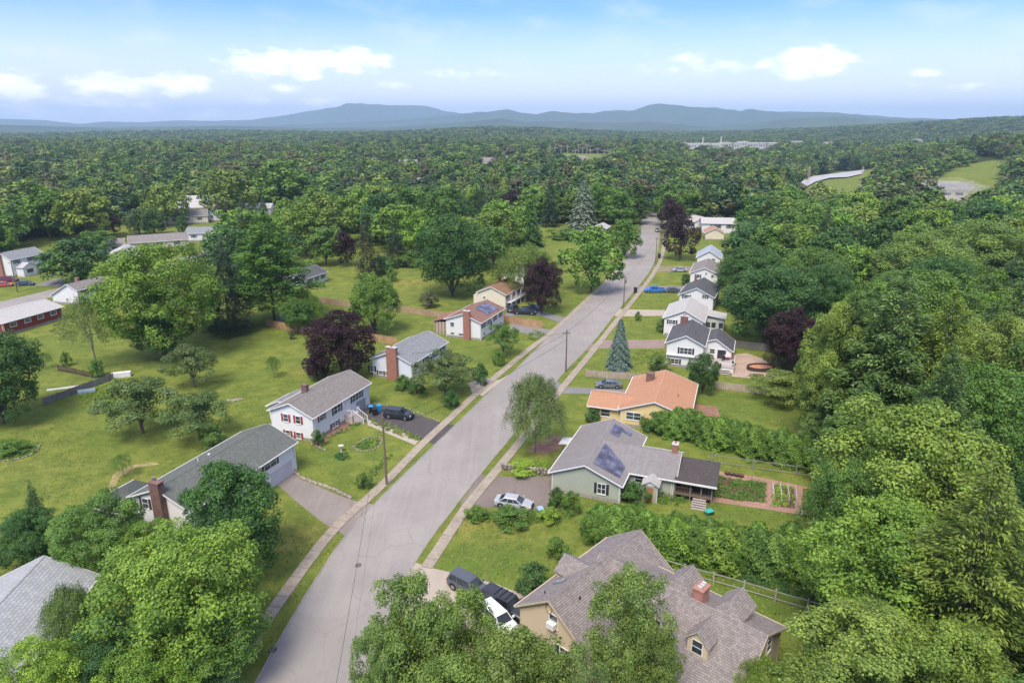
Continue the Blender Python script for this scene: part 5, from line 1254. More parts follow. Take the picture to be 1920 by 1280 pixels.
T('shrub', 1242, 598, 30, 'loose shrub at the front of the pale roofed house', base=622, cat='shrub', tint='apple')
T('shrub', 1233, 665, 40, 'reddish green shrub left of the two storey split house', base=695, cat='shrub', tint='apple')
T('shrub', 126, 660, 20, 'small conical shrub behind the dark picket fence', base=686, cat='shrub', tint='mid')
T('shrub', 184, 674, 28, 'round shrub at the end of the weathered fence', base=706, cat='shrub', tint='mid')
T('scrub', 86, 660, 30, 'thin shrub on the far left lawn', base=692, tint='mid')
T('shrub', 735, 500, 22, 'small bush at the back of the sunny lawn', base=528, cat='shrub', tint='mid')
T('shrub', 25, 828, 50, 'low green plants in the round bed at the left edge', base=850, cat='shrub', tint='mid')
T('scrub', 232, 852, 46, 'leggy rose bush beside the straw mulched bed', base=893, cat='shrub', tint='mid')
T('shrub', 895, 950, 42, 'bright green shrub at the sidewalk end of the worn driveway', base=975, cat='shrub', tint='mid')
T('shrub', 960, 953, 75, 'low wide shrub below the silver car', base=982, cat='shrub', tint='mid')
T('shrub', 1028, 952, 44, 'bright leafy shrub beside the blue bin', base=978, cat='shrub', tint='bright')
T('shrub', 682, 888, 30, 'weedy shrub beside the first utility pole', base=915, cat='shrub', tint='mid')
T('shrub', 980, 868, 60, 'bright green weeds under the willow', base=885, cat='shrub', tint='bright')
T('fir', 640, 372, 50, 'dark rounded conifer in the wood above the big pine', base=455, tint='hemlock')
T('maple', 610, 365, 100, 'yellow green tree with a pale top above the big pine', base=470, tint='olive')
T('maple', 750, 385, 110, 'bright green maple behind the brownish firs', base=470, tint='maple')
T('apple', 872, 375, 50, 'small round tree before the half hidden pale roof', base=432, tint='dark')

T('maple', 612, 425, 75, 'mid green maple left of the narrow purple maple', base=497, tint='mid')
T('ash', 575, 380, 90, 'loose green tree right behind the big layered pine', base=480, tint='olive')
T('maple', 792, 395, 75, 'leafy green maple touching the great dark maple', base=488, tint='maple')
T('ash', 770, 350, 90, 'grey green crown in the wood behind the brownish fir', base=455, tint='mid')
T('pine', 815, 352, 60, 'dark layered pine in the wood above the great dark maple', base=448, tint='mid')
T('round', 715, 365, 80, 'rounded dark crown in the wood above the brownish fir', base=458, tint='dark')
T('maple', 680, 350, 85, 'bright maple crown in the wood above the purple maple', base=452, tint='maple')
T('shrub', 770, 470, 45, 'low thicket at the back of the sunny lawn', base=500, cat='shrub', tint='mid')
T('shrub', 715, 480, 50, 'leafy thicket under the brownish sparse fir', base=512, cat='shrub', tint='dark')
T('fir', 905, 345, 40, 'slender dark fir left of the purple round tree', base=430, tint='hemlock')
T('oak', 925, 425, 70, 'leafy oak in front of the dense dark cedar', base=505, tint='mid')
T('maple', 1160, 352, 70, 'green maple at the far left kerb of the street', base=432, tint='mid')
T('shrub', 1062, 428, 70, 'low green thicket under the blue green spruce', base=448, cat='shrub', tint='mid')
T('spruce', 458, 372, 34, 'small spiky fir before the long pale roof, left one', base=425, tint='hemlock')
T('spruce', 497, 372, 34, 'small spiky fir before the long pale roof, right one', base=425, tint='hemlock')
T('fir', 432, 372, 50, 'sparse brownish fir right of the crowded roofs', base=440, tint='fir')
T('round', 262, 392, 46, 'dark rounded conifer above the long pale roofed house', base=440, tint='hemlock')
T('round', 290, 392, 44, 'second dark rounded conifer above the long pale roofed house', base=440, tint='dark')
T('purple', 214, 398, 36, 'dark purple tree among the roofs at the far left', base=440)
T('round', 343, 405, 22, 'narrow dark shrub between the far left houses', base=440, tint='dark')
T('round', 300, 345, 84, 'large rounded olive tree above the far left roofs', h=19, tint='olive')
T('maple', 150, 352, 100, 'big yellow green maple above the round left tree', h=21, tint='olive')
T('maple', 75, 352, 110, 'big dark green maple at the far left', h=21, tint='mid')
T('round', 420, 318, 110, 'broad bright green tree in the far left wood', h=24, tint='olive')
T('round', 515, 300, 125, 'massive dark green tree in the far left wood', h=26, tint='mid')
T('ash', 180, 432, 60, 'low green tree right behind the colonial house', h=9, tint='mid')
T('maple', 560, 560, 60, 'small leafy tree beside the garden shed', base=625, tint='mid')
# the two tall hedges of arborvitae: every bush its own
def hedge(a, b, n, h, r, group, label, rows=1):
    A, B_ = G(*a), G(*b); ro = random.Random(7)
    for k in range(n):
        t = (k + .5) / n; x = A[0] + (B_[0]-A[0])*t; y = A[1] + (B_[1]-A[1])*t; dx, dy = B_[0]-A[0], B_[1]-A[1]; L = math.hypot(dx, dy)
        for w in range(rows):
            q = (w - (rows-1)/2) * 1.5 + ro.uniform(-.5, .5)
            lab = label if 0 < k < n-1 or w else label.replace('one of the', 'end bush of the')
            tree('column' if (k + w) % 3 else 'round', x - dy/L*q, y + dx/L*q, h * ro.uniform(.78, 1.16), r * ro.uniform(.95, 1.4), ('column', 'maple', 'mid')[ro.randrange(3)], label, group, name='arborvitae', cat='hedge bush')
hedge((1238, 808), (1545, 882), 14, 4.7, 1.45, 'arborvitae in the upper hedge', 'one of the arborvitae of the upper hedge, between orange roof and vegetable garden', 2)
hedge((1110, 1010), (1560, 1085), 15, 4.9, 1.6, 'arborvitae in the lower hedge', 'one of the arborvitae of the lower hedge, behind the tan house', 2)
hedge((1205, 800), (1250, 812), 3, 2.4, .9, 'clipped bushes below the yellow gable', 'one of the clipped bushes below the yellow gable wall')

# ------------------------------------------------------------------ the woods: individual trees near, one mass beyond
roads_keep = RL + RR
CLEAR = []   # circles kept open (x, y, r)
for o in list(COL.objects):
    if o.get('category') == 'house':
        dd = math.hypot(o.location.x, o.location.y); CLEAR.append((o.location.x, o.location.y, 12 if dd > 120 else 10))
        ux, uy = o.location.x / dd, o.location.y / dd
        s = 10
        while s < (20 if dd < 200 else dd*.17): CLEAR.append((o.location.x - ux*s, o.location.y - uy*s, 9 if dd < 500 else 15)); s += 9
PLAIN = [GP([(1400,372),(1480,322),(1670,310),(1640,372)])]
def open_at(x, y):
    r = math.hypot(x, y)
    if r < 1600:
        for P in OPEN:
            if inside(x, y, P): return True
    for (cx, cy, cr) in CLEAR:
        if (x-cx)**2 + (y-cy)**2 < cr*cr: return True
    if y < 400:
        for (ax_, ay_) in roads_keep[::3]:
            if (x-ax_)**2 + (y-ay_)**2 < 64: return True
        for (ax_, ay_) in SL:
            if (x-ax_)**2 + (y-ay_)**2 < 90: return True
    return False
def wanted(x, y):
    if x > rb_x(y) + 4: return True
    if y > 318: return True
    if x < -60 and y > 228 and x < -158 + (y-228)*0: return True
    if y > 212 and -88 < x < float(np.interp(y, [212, 240, 300, 330], [12, 24, 38, 45])): return True
    if y > 285 and x < -60: return True
    if x < -172 and y > 150: return True
    if -84 < x < -60 and 185 < y < 330: return True
    if -64 < x < -38 and y > 200: return True
    return False
rw = random.Random(21); CAND = []
def scatter(y0, y1, sp, marg=8):
    y = y0
    while y < y1:
        s = sp * (1 + max(0, y - 400) / 2400); half = y * .80 + 25; x = -half
        while x < half:
            X, Y = x + rw.uniform(-.42, .42)*s, y + rw.uniform(-.42, .42)*s; x += s
            if not wanted(X, Y) or open_at(X, Y): continue
            R_ = math.hypot(X, Y)
            if R_ < 330 and any((X-a)**2 + (Y-b)**2 < (c + 4 if a > 40 else c*.8 + 3)**2 for a, b, c in HAND): continue
            CAND.append((R_, X, Y))
        y += s * .92
HAND = list(TREES)
for (a_, b_, c_) in HAND:                         # keep the notable far trees in view
    dd = math.hypot(a_, b_)
    if dd > 205:
        s_ = 0
        while s_ < dd*.16: CLEAR.append((a_ - a_/dd*s_, b_ - b_/dd*s_, c_ + 1.5)); s_ += 7
scatter(30, 335, 10.4); scatter(335, 1250, 13.6)
CAND.sort()
NIND = 235
AREA = lambda x, y: ('in the wood on the right' if x > 60 and y < 330 else 'in the wood left of the street' if x < 60 and y < 330 and x > -100 else 'in the far left wood' if x <= -100 else 'in the wood where the street ends')
mix = [('maple','maple'),('maple','mid'),('maple','dark'),('oak','mid'),('oak','dark'),('oak','olive'),('ash','olive'),('ash','mid'),('maple','maple'),('pine','mid'),('fir','hemlock'),('maple','mid'),('pine','pine')]
WORD = {'maple': 'round maple', 'oak': 'broad oak', 'ash': 'loose crowned ash', 'pine': 'layered pine', 'fir': 'thin dark fir', 'purple': 'dark purple maple'}
HUE = {'maple': 'fresh green', 'mid': 'mid green', 'dark': 'dark green', 'olive': 'yellow green', 'hemlock': 'blackish', 'pine': 'grey green', 'purple': 'dusky'}
for (R_, X, Y) in CAND[:NIND]:
    k, ti = rw.choice(mix)
    big = 1.0 if Y > 70 else .85
    h = rw.uniform(12.5, 20) * (1.15 if k in ('pine', 'fir') else 1) * big; r = rw.uniform(6, 10) * (.62 if k == 'fir' else 1)
    g = WORD[k] + 's ' + AREA(X, Y)
    tree(k, X, Y, h, r, ti, '%s %s %s, one of many alike' % (HUE[ti], WORD[k], AREA(X, Y)), HUE[ti] + ' ' + g)
# the mass: one object whose points carry low-detail crowns
PAL = [(.11,.2,.04), (.05,.1,.035), (.14,.23,.04), (.07,.14,.035), (.21,.285,.05), (.045,.09,.04), (.115,.15,.055), (.16,.25,.04), (.085,.17,.04), (.13,.13,.06), (.06,.125,.035), (.18,.23,.06)]
LEAFM = leafm('leaf_mass', palette=PAL); CA[0] = 2.0
LOW = [broad('mass_crown', 61, 1900, .15, lo=.0, lobes=11, npuff=7, puff_r=.2, m=LEAFM)[0], broad('mass_crown', 62, 1900, .15, lo=.0, lobes=9, npuff=7, puff_r=.22, lobe_r=.45, m=LEAFM)[0],
       broad('mass_crown', 63, 1900, .14, lo=.0, lobes=14, npuff=6, puff_r=.18, m=LEAFM)[0], spruce('mass_conifer', 64, 1100, .3, layers=12, m=LEAFM)[0]]
CA[0] = 1.0
def mass(name, label, pts, scale):
    me = bpy.data.meshes.new(name); me.from_pydata([(p[0], p[1], p[2]) for p in pts], [], [])
    a = me.attributes.new('idx', 'INT', 'POINT'); a.data.foreach_set('value', [p[5] for p in pts])
    a = me.attributes.new('scl', 'FLOAT_VECTOR', 'POINT'); a.data.foreach_set('vector', [c for p in pts for c in (p[3], p[3], p[4])])
    a = me.attributes.new('rot', 'FLOAT_VECTOR', 'POINT'); a.data.foreach_set('vector', [c for p in pts for c in (0, 0, (p[0]*7.13 + p[1]*3.7) % 6.28)])
    o = bpy.data.objects.new(name, me); COL.objects.link(o); tag(o, label, None, None, 'stuff')
    ng = bpy.data.node_groups.new(name, 'GeometryNodeTree')
    ng.interface.new_socket('Geometry', in_out='INPUT', socket_type='NodeSocketGeometry'); ng.interface.new_socket('Geometry', in_out='OUTPUT', socket_type='NodeSocketGeometry')
    gi = ng.nodes.new('NodeGroupInput'); go = ng.nodes.new('NodeGroupOutput'); iop = ng.nodes.new('GeometryNodeInstanceOnPoints')
    jn = ng.nodes.new('GeometryNodeGeometryToInstance')
    for i, cm in enumerate(LOW[::-1]):
        po = bpy.data.objects.new('mass_leafage', cm)
        oi = ng.nodes.new('GeometryNodeObjectInfo'); oi.inputs['Object'].default_value = po; oi.inputs['As Instance'].default_value = True
        ng.links.new(oi.outputs['Geometry'], jn.inputs[0])
    def attr(nm, dt):
        n = ng.nodes.new('GeometryNodeInputNamedAttribute'); n.data_type = dt; n.inputs[0].default_value = nm; return n.outputs['Attribute']
    jn2 = ng.nodes.new('GeometryNodeJoinGeometry')
    for l in list(ng.links):
        if l.to_node == jn: ng.links.new(l.from_socket, jn2.inputs[0])
    ng.nodes.remove(jn)
    ng.links.new(gi.outputs[0], iop.inputs['Points']); ng.links.new(jn2.outputs[0], iop.inputs['Instance']); iop.inputs['Pick Instance'].default_value = True
    ng.links.new(attr('idx', 'INT'), iop.inputs['Instance Index']); ng.links.new(attr('rot', 'FLOAT_VECTOR'), iop.inputs['Rotation']); ng.links.new(attr('scl', 'FLOAT_VECTOR'), iop.inputs['Scale'])
    ng.links.new(iop.outputs[0], go.inputs[0])
    md = o.modifiers.new('scatter', 'NODES'); md.node_group = ng
    return o
pts = []
for (R_, X, Y) in CAND[NIND:]:
    z = float(terr(X, Y)); r = rw.choice((rw.uniform(6.6, 10), rw.uniform(9, 14))) * (1 + max(0, Y-400)/3500); i = rw.choice((0, 1, 2, 0, 1, 2, 0, 1, 2, 3))
    pts.append((X, Y, z - .4, r * (.5 if i == 3 else 1), (6.5 + r*.75 + rw.choice((rw.uniform(-3, 2), rw.uniform(0, 6)))) / 2 * (1.15 if i == 3 else 1), i))
mass('woodland', 'unbroken summer woodland stretching away beyond the houses', pts, 1)
# far: clumps of crowns on the ridges, growing coarser with distance
pts = []; r_ = 1250.0
while r_ < 4300:
    s = 15 * (r_ / 1250) ** 1.15; na = int(2 * R(43) * r_ / s)
    for k in range(na):
        a = -R(43) + 2 * R(43) * (k + rw.uniform(0, 1)) / na; rr_ = r_ + rw.uniform(-.5, .5) * s; X, Y = rr_ * math.sin(a), rr_ * math.cos(a)
        ad = math.degrees(a)
        if ad < 11 and r_ > 3150: continue
        if any(inside(X, Y, P) for P in OPEN): continue
        if 1.2 < ad - (r_-1250)*-.0006 < 2.1 + .3*math.sin(r_*.01) and r_ > 1500 and r_ < 2700: continue     # power-line cutting on the hill
        i = rw.choice((0, 1, 2)); pts.append((X, Y, float(terr(X, Y)) - 1, s * rw.uniform(.7, 1.15), rw.uniform(9, 17) / 2 * (1 + (r_-1250)/9000), i))
    r_ += s * .85
mass('distant_woodland', 'distant woods on the low ridges below the mountains', pts, 1)

# ------------------------------------------------------------------ mountains and far landmarks
MOUNT = mat('mountain_forest', (.05, .075, .035), .95, .3, .004)
def mountains(name, label, prof, D, W_, seed, dip=0.35):
    rng = np.random.default_rng(seed); xs = [p[0] for p in prof]
    azs = np.linspace(-48, 48, 420); nr = 26
    pxs = 960 + F * np.tan(np.radians(azs)) / math.cos(TH) * 1.0
    ppx = []; pel = []
    for (px, py) in prof:
        a, e = px_dir(px, py); ppx.append(a); pel.append(e)
    el_ = np.interp(azs, ppx, pel); z = []; V = []
    for j in range(nr):
        t = j / (nr - 1) * 2 - 1; r = D + t * W_
        spur = sum(np.sin(azs * f + ph + t * 2.2 * sgn) * a for f, ph, a, sgn in ((2.3, .5*seed, .16, 1), (5.1, 1.7*seed, .1, -1), (9.7, .9*seed, .06, 1)))
        prof_t = np.exp(-(np.abs(t) * 2.2) ** 1.15) * (1 + spur * abs(t) * 1.6)
        zz = np.maximum((D * np.tan(np.radians(el_)) + CAMH) * prof_t * (1 + .01 * np.sin(azs * 23 + seed)), -20) - (20 if abs(t) == 1 else 0)
        V.append(np.stack([r*np.sin(np.radians(azs)), r*np.cos(np.radians(azs)), zz], 1))
    V = np.array(V).reshape(-1, 3); n = len(azs); idx = np.arange(nr*n).reshape(nr, n)
    f = np.stack([idx[:-1,:-1], idx[:-1,1:], idx[1:,1:], idx[1:,:-1]], -1).reshape(-1, 4)
    o = mk(name, V.tolist(), f.tolist(), MOUNT, None, True); tag(o, label, None, None, 'structure')
mountains('mountain_range', 'long blue mountain range with a blunt summit', [(-200,228),(0,222),(75,224),(150,232),(200,227),(260,229),(330,225),(400,226),(470,224),(540,214),(600,203),(635,198),(655,190),(690,193),(740,195),(800,196),(830,206),(880,213),(930,216),(1010,222),(1100,228),(1400,232),(2100,232)], 10400, 1500, 3)
mountains('mountain_range', 'blue mountains right of the middle with a rounded summit', [(-200,238),(500,236),(780,222),(860,212),(930,206),(948,203),(975,209),(1005,213),(1038,206),(1075,211),(1110,210),(1150,205),(1190,205),(1215,195),(1240,191),(1290,198),(1330,199),(1390,206),(1400,202),(1440,207),(1500,208),(1545,208),(1620,214),(1700,220),(1750,221),(1850,226),(2100,230)], 7600, 1100, 5)
mountains('foothills', 'darker blue foothills in front of the mountains', [(-200,236),(0,233),(90,236),(200,240),(420,235),(560,240),(740,238),(860,228),(940,221),(985,227),(1060,226),(1130,229),(1220,228),(1290,234),(1350,238),(1420,228),(1500,221),(1570,217),(1640,221),(1800,228),(2100,232)], 5000, 800, 7)

WATER, wn_, wp_, wo_ = _new('river_water')
wnz = noise(wn_, .12, 3, .5, vec=worldpos(wn_)); wn_.links.new(MIXC(wn_, wnz, (.42,.4,.36), (.52,.5,.46)), wp_.inputs['Base Color']); wp_.inputs['Roughness'].default_value = .4
bump(wn_, wp_, noise(wn_, .8, 3, .6, vec=worldpos(wn_)), .05)
rp = [(1480,360),(1489,341),(1526,331),(1575,325),(1622,318),(1616,326),(1588,332),(1556,334),(1530,340),(1508,352),(1500,362)]
def low(px, py, dz=0.0):
    z = 0.0
    for _ in range(6): x, y = G(px, py, z); z = float(terr(x, y)) + dz
    return x, y, z
b = MB(); q = [low(px, py, 1.2) for px, py in rp]; zz = min(p[2] for p in q) + .6; b.poly([(p[0], p[1], max(zz, p[2])) for p in q]); o = b.build('river', WATER); tag(o, 'pale glinting river beyond the woods on the right', kind='structure')
FIELD = mat('meadow', (.2, .22, .06), .95, .25, .08); SAND = mat('pale_gravel', (.27, .255, .19), .95, .45, .12)
b = MB(); b.poly([low(px, py, .5) for px, py in [(1690,352),(1720,338),(1800,326),(1890,322),(1905,340),(1880,372),(1800,378),(1700,372)]]); o = b.build('meadow', FIELD); tag(o, 'light green field beside the substation', kind='structure')
b = MB(); b.poly([low(px, py, .7) for px, py in [(1728,352),(1735,341),(1825,338),(1828,352),(1800,378),(1740,378)]]); o = b.build('substation_yard', SAND); tag(o, 'gravel yard under the substation frames', kind='structure')
# substation: frames of pale steel
GALV = mat('galvanised_steel', (.5, .5, .5), .5, .1, metal=.3)
sx, sy, sz = low(1780, 365, 0)
ss = empty('substation', (sx, sy, sz), 0.0, 'pale steel lattice substation in the clearing on the right', 'substation')
rs_ = random.Random(8)
for r0 in range(6):
    for c0 in range(14):
        b = MB(); X = -17 + c0*2.7; Y = -12 + r0*11
        b.tube((X, Y, 0), (X, Y, rs_.uniform(4.5, 8.5)), .2, .13, 5); b.build('frame_post', GALV, ss)
    for zz in (4.4, 6.4):
        b = MB(); b.tube((-17, -12 + r0*11, zz), (18, -12 + r0*11, zz), .16, .16, 5); b.build('crossbeam', GALV, ss)
for c0 in range(2):
    b = MB(); b.box(-14 + c0*8, -11 + c0*8, -19, -16, 0, 3.0); b.build('transformer', METAL, ss)
# factory across the river
fx, fy, fz = low(1370, 281, 0)
fac = empty('factory', (fx, fy, fz), -.05, 'long white factory with two stacks beyond the woods on the right', 'factory')
FACW = mat('factory_white', (.42, .4, .39), .7, .12, .05); FACR = mat('factory_roof', (.55, .5, .48), .8, .15, .05)
rf = random.Random(9); X = -105
while X < 105:
    w_ = rf.uniform(10, 26); h_ = rf.uniform(11, 15); y_ = rf.uniform(-8, 20)
    b = MB(); b.box(X, X + w_, y_, y_ + 24, 0, h_); wl_ = b.build('wall', FACW, fac)
    b = MB(); b.box(X-.4, X + w_+.2, y_-.4, y_ + 24.4, h_+.02, h_+.9); b.build('roof', FACR, fac)
    for k in range(int(w_/5)):
        b = MB(); b.box(X+1.5+k*5, X+4+k*5, y_-.12, y_-.02, h_-5.5, h_-3); b.build('window', GLASS, fac)
    X += w_ + .6
for X, h_ in ((-54, 24), (-18, 26)):
    b = MB(); b.tube((X, 10, 0), (X, 10, h_), 1.7, 1.2, 10); b.build('stack', FACW, fac)
for (px, py, w_, lab) in ((1492,281,14,'grey roofed works building right of the white factory'),(1555,284,18,'low works building furthest right of the factory'),(1716,277,12,'orange brick building high on the far wooded hillside')):
    x, y, z = low(px, py, 0); hh = House(lab, x, y, 5, w_*1.5, 8, 8, 13, 13, 17, brickm('far_orange_brick', (.45,.24,.16), (.4,.2,.13)) if 'hillside' in lab else FACW, SH_MIX, z0=0, found=0, oh=.8)
    hh.root.location.z = z
# power line poles beyond the wood
TPOLE = mat('pole_wood_pale', (.33, .28, .22), .9, .2); POLE = mat('pole_wood', (.17, .12, .09), .95, .25, 4)
for i, (px, py, h_) in enumerate([(1040,300,17),(1052,292,16),(1064,298,18),(1078,306,17),(1092,300,17),(1106,310,19),(1120,303,18),(1132,314,20),(1142,308,17),(1030,291,15),(1100,290,16),(1085,288,15)]):
    x, y, z = low(px, py, 0); t = empty('power_pole', (x, y, z), .4, 'tall pale power pole in the cutting beyond the wood', 'power pole', 'power poles in the distant cutting')
    b = MB(); b.tube((0,0,0), (0,0,h_), .55, .4, 5); b.build('pole', TPOLE, t); b = MB(); b.box(-4, 4, -.3, .3, h_-2.4, h_-1.7); b.build('crossarm', TPOLE, t)
for i, (px, py, lab) in enumerate([(1513,356,'pinkish lattice mast by the river, left one'),(1612,356,'pinkish lattice mast by the river, right one')]):
    x, y, z = low(px, py, 0); t = empty('lattice_mast', (x, y, z), .2, lab, 'lattice mast'); MM = mat('mast_paint', (.5, .4, .33), .7, .1)
    for q in ((-1.4,-1.4),(1.4,-1.4),(1.4,1.4),(-1.4,1.4)):
        b = MB(); b.tube((q[0], q[1], 0), (q[0]*.25, q[1]*.25, 18), .1, .08, 4); b.build('leg', MM, t)
    for k in range(7):
        b = MB(); z0 = k*2.5; s_ = 1.4*(1 - .75*z0/18); b.tube((-s_,-s_,z0), (s_,-s_,z0+2.4), .07, n=4); b.tube((s_,s_,z0), (-s_,s_,z0+2.4), .07, n=4); b.build('brace', MM, t)

# ------------------------------------------------------------------ utility poles and wires by the street
WIRE = mat('wire', (.03, .03, .03), .6, .1)
def util_pole(px, py, h_, label, rz=.2, xy=None, trans=False, lamp=False):
    x, y = xy or G(px, py); t = empty('utility_pole', (x, y, 0), rz, label, 'utility pole')
    b = MB(); b.tube((0,0,0), (0,0,h_), .17, .1, 8); b.build('pole', POLE, t)
    if trans:
        b = MB(); b.tube((.32, 0, h_-2.1), (.32, 0, h_-1.1), .22, .22, 10); b.build('transformer', METAL, t)
    b = MB(); b.box(-.75, .75, -.06, .06, h_-.75, h_-.62); b.build('crossarm', POLE, t)
    for q in (-.65, 0, .65):
        b = MB(); b.tube((q, 0, h_-.62), (q, 0, h_-.42), .05, .03, 6); b.build('insulator', METAL, t)
    return (x, y, h_)
P0 = util_pole(0, 0, 9.6, 'utility pole close below the camera beside the street', xy=(-9.0, 12.0))
P1 = util_pole(725, 908, 9.6, 'weathered utility pole at the left sidewalk by the lawn bed', trans=False)
P2 = util_pole(1061, 697, 8.4, 'utility pole on the right verge left of the blue spruce')
P3 = util_pole(1169, 576, 8.4, 'utility pole on the right verge by the pale driveway', trans=True)
P4 = util_pole(1229, 494, 9.0, 'thin utility pole by the two roadside purple maples')
P5 = util_pole(1240, 430, 9.0, 'furthest thin utility pole on the right of the street')
P6 = util_pole(33, 548, 9.0, 'utility pole by the red cars at the far left')
P7 = util_pole(316, 455, 9.0, 'utility pole beside the low white houses far left')
def wire(a, b, sag, label, r=.022):
    m_ = MB(); n = 14
    Q = [(a[0]*(1-k/n)+b[0]*k/n, a[1]*(1-k/n)+b[1]*k/n, a[2]*(1-k/n)+b[2]*k/n - sag*4*(k/n)*(1-k/n)) for k in range(n+1)]
    for p, q in zip(Q[:-1], Q[1:]): m_.tube(p, q, r, r, 4, cap=False)
    o = m_.build('wire', WIRE)
    tag(o, label, 'wire', 'overhead wires')
up = lambda P, dx=0, dz=-.45: (P[0]+dx, P[1], P[2]+dz)
wire(up(P0, -.3), up(P1, -.3), 1.0, 'overhead wire crossing the near street from the first pole, upper', .018)
wire(up(P0, .2, -2.0), up(P1, .1, -2.0), 1.1, 'overhead wire crossing the near street from the first pole, lower', .008)
wire(up(P1, .1), up(P2, .1), .8, 'overhead wire crossing the street between the first and second pole')
wire(up(P1, .1, -2), up(P2, .1, -1.8), .9, 'lower overhead wire between the first and second pole')
wire(up(P2), up(P3), .8, 'overhead wire along the right verge between second and third pole')
wire(up(P3), up(P4), .8, 'overhead wire along the right verge beyond the third pole')
wire(up(P4), up(P5), .8, 'furthest overhead wire on the right of the street')
wire(up(P2), (P2[0]-31, P2[1]-2, 4.2), .5, 'service wire from second pole to the house with the red chimney')
wire(up(P3, 0, -.4), (P3[0]-55, P3[1]+75, 7), 1.5, 'long wire crossing above the trees left of the street')
wire(up(P6), up(P7), 1.2, 'overhead wire along the far left street')

# ------------------------------------------------------------------ fences
FW = mat('cedar_fence', (.42, .26, .14), .85, .25, 1.5); FR = mat('weathered_rail', (.42, .33, .27), .9, .2, 2); FG = mat('grey_fence', (.2, .18, .165), .9, .25, 2); FT = mat('tan_fence', (.4, .28, .18), .9, .25, 2); WHITEP = mat('white_paint', (.68, .66, .62), .7, .1)
def fence(pts, h_, m, label, plank=.16, post_every=2.4, pm=None, gap=.02, kind='plank', rails=2):
    P = GP(pts) if pts[0][1] > 200 else pts
    t = empty('fence', (P[0][0], P[0][1], 0), 0, label, 'fence'); ox, oy = P[0]
    mb = MB(); line = resample(P, plank); rr = random.Random(2)
    posts = resample(P, post_every) + [P[-1]]
    for (x, y) in posts:
        b = MB(); b.box(x-ox-.07, x-ox+.07, y-oy-.07, y-oy+.07, 0, h_+.12); b.build('post', pm or m, t)
    for a, c in zip(P[:-1], P[1:]):
        d = Vector((c[0]-a[0], c[1]-a[1], 0)); n_ = Vector((-d.y, d.x, 0)).normalized() * .03
        for k in range(rails):
            zz = h_*(.18 + .68*k/max(1, rails-1)); A = Vector((a[0]-ox, a[1]-oy, zz)) + n_*1.6; B_ = Vector((c[0]-ox, c[1]-oy, zz)) + n_*1.6
            b = MB(); b.poly([A, B_, B_+Vector((0,0,.1)), A+Vector((0,0,.1))]); b.poly([A+n_, A+n_+Vector((0,0,.1)), B_+n_+Vector((0,0,.1)), B_+n_]); b.poly([A+Vector((0,0,.1)), B_+Vector((0,0,.1)), B_+n_+Vector((0,0,.1)), A+n_+Vector((0,0,.1))]); b.poly([A, A+n_, B_+n_, B_])
            b.build('rail', pm or m, t)
    if kind == 'plank':
        for a, c in zip(line[:-1], line[1:]):
            d = Vector((c[0]-a[0], c[1]-a[1], 0)); L = d.length; u = d / L; n_ = Vector((-u.y, u.x, 0)) * .012; z1 = h_ + rr.uniform(-.03, .03)
            A = Vector((a[0]-ox, a[1]-oy, .03)); B_ = A + u*(plank-gap); Zt = Vector((0, 0, z1-.03))
            mb.poly([A-n_, B_-n_, B_-n_+Zt, A-n_+Zt]); mb.poly([B_+n_, A+n_, A+n_+Zt, B_+n_+Zt]); mb.poly([A-n_+Zt, B_-n_+Zt, B_+n_+Zt, A+n_+Zt])
        o = mb.build('planks', m, t); o['kind'] = 'stuff'
    return t
fence([(499,611),(545,620),(590,630)], 1.7, FW, 'tan wooden plank fence behind the left lawn by the shed')
fence([(655,630),(700,640),(745,647)], 1.7, FW, 'tan wooden plank fence between purple maple and grey roof')
fence([(600,568),(660,577),(750,585),(800,592),(853,600)], 1.6, FT, 'long brown fence under the sunny lawn with the great maple')
fence([(944,603),(980,610),(1016,615)], 1.7, FW, 'tan plank fence between the two left driveways')
fence([(915,497),(885,494)], 1.3, FT, 'small brown fence behind the great maple')
fence([(1099,706),(1150,710),(1200,713)], 1.35, FR, 'low wooden fence left of the orange roof', plank=.3, post_every=1.9, rails=3, gap=.06)
fence([(1337,728),(1378,733),(1420,738),(1470,744)], 1.35, FR, 'weathered rail fence between deck and hedge lawn', plank=.3, post_every=1.9, rails=3, gap=.06)
fence([(1366,650),(1400,654),(1440,658)], 1.6, FG, 'grey plank fence behind the patio')
fence([(83,760),(150,735),(213,712)], 1.3, FG, 'weathered grey fence at the vegetable plot on the left')
fence([(110,695),(140,701),(172,708)], 1.1, mat('dark_picket', (.11,.075,.06), .9, .3), 'low dark picket fence on the far left lawn', plank=.22, gap=.09)
fence([(1230,1062),(1290,1080),(1380,1105),(1480,1135),(1560,1158)], 1.25, FG, 'split rail fence along the foot of the lower hedge', kind='rail', post_every=3.0, rails=2, pm=mat('silver_rail', (.36,.34,.31), .9, .2))
fence([(1333,868),(1400,878),(1485,890),(1548,900)], 1.5, FG, 'thin wire fence between vegetable beds and upper hedge', kind='rail', post_every=5.5, rails=2, pm=mat('thin_rail', (.25,.25,.22), .9, .2))
fence([(1240,452),(1246,430)], 1.2, FG, 'short fence under the roadside purple maples')
b = MB(); x, y = G(228, 706); cf = empty('cold_frame', (x, y, 0), .35, 'white boarded cold frame at the end of the grey fence', 'cold frame')
b.box(-1.6, 1.6, -.5, .5, 0, .8); b.build('frame', WHITEP, cf); b = MB(); b.box(-1.62, 1.62, -.52, .52, .82, .88); b.build('lid', TRIM, cf)
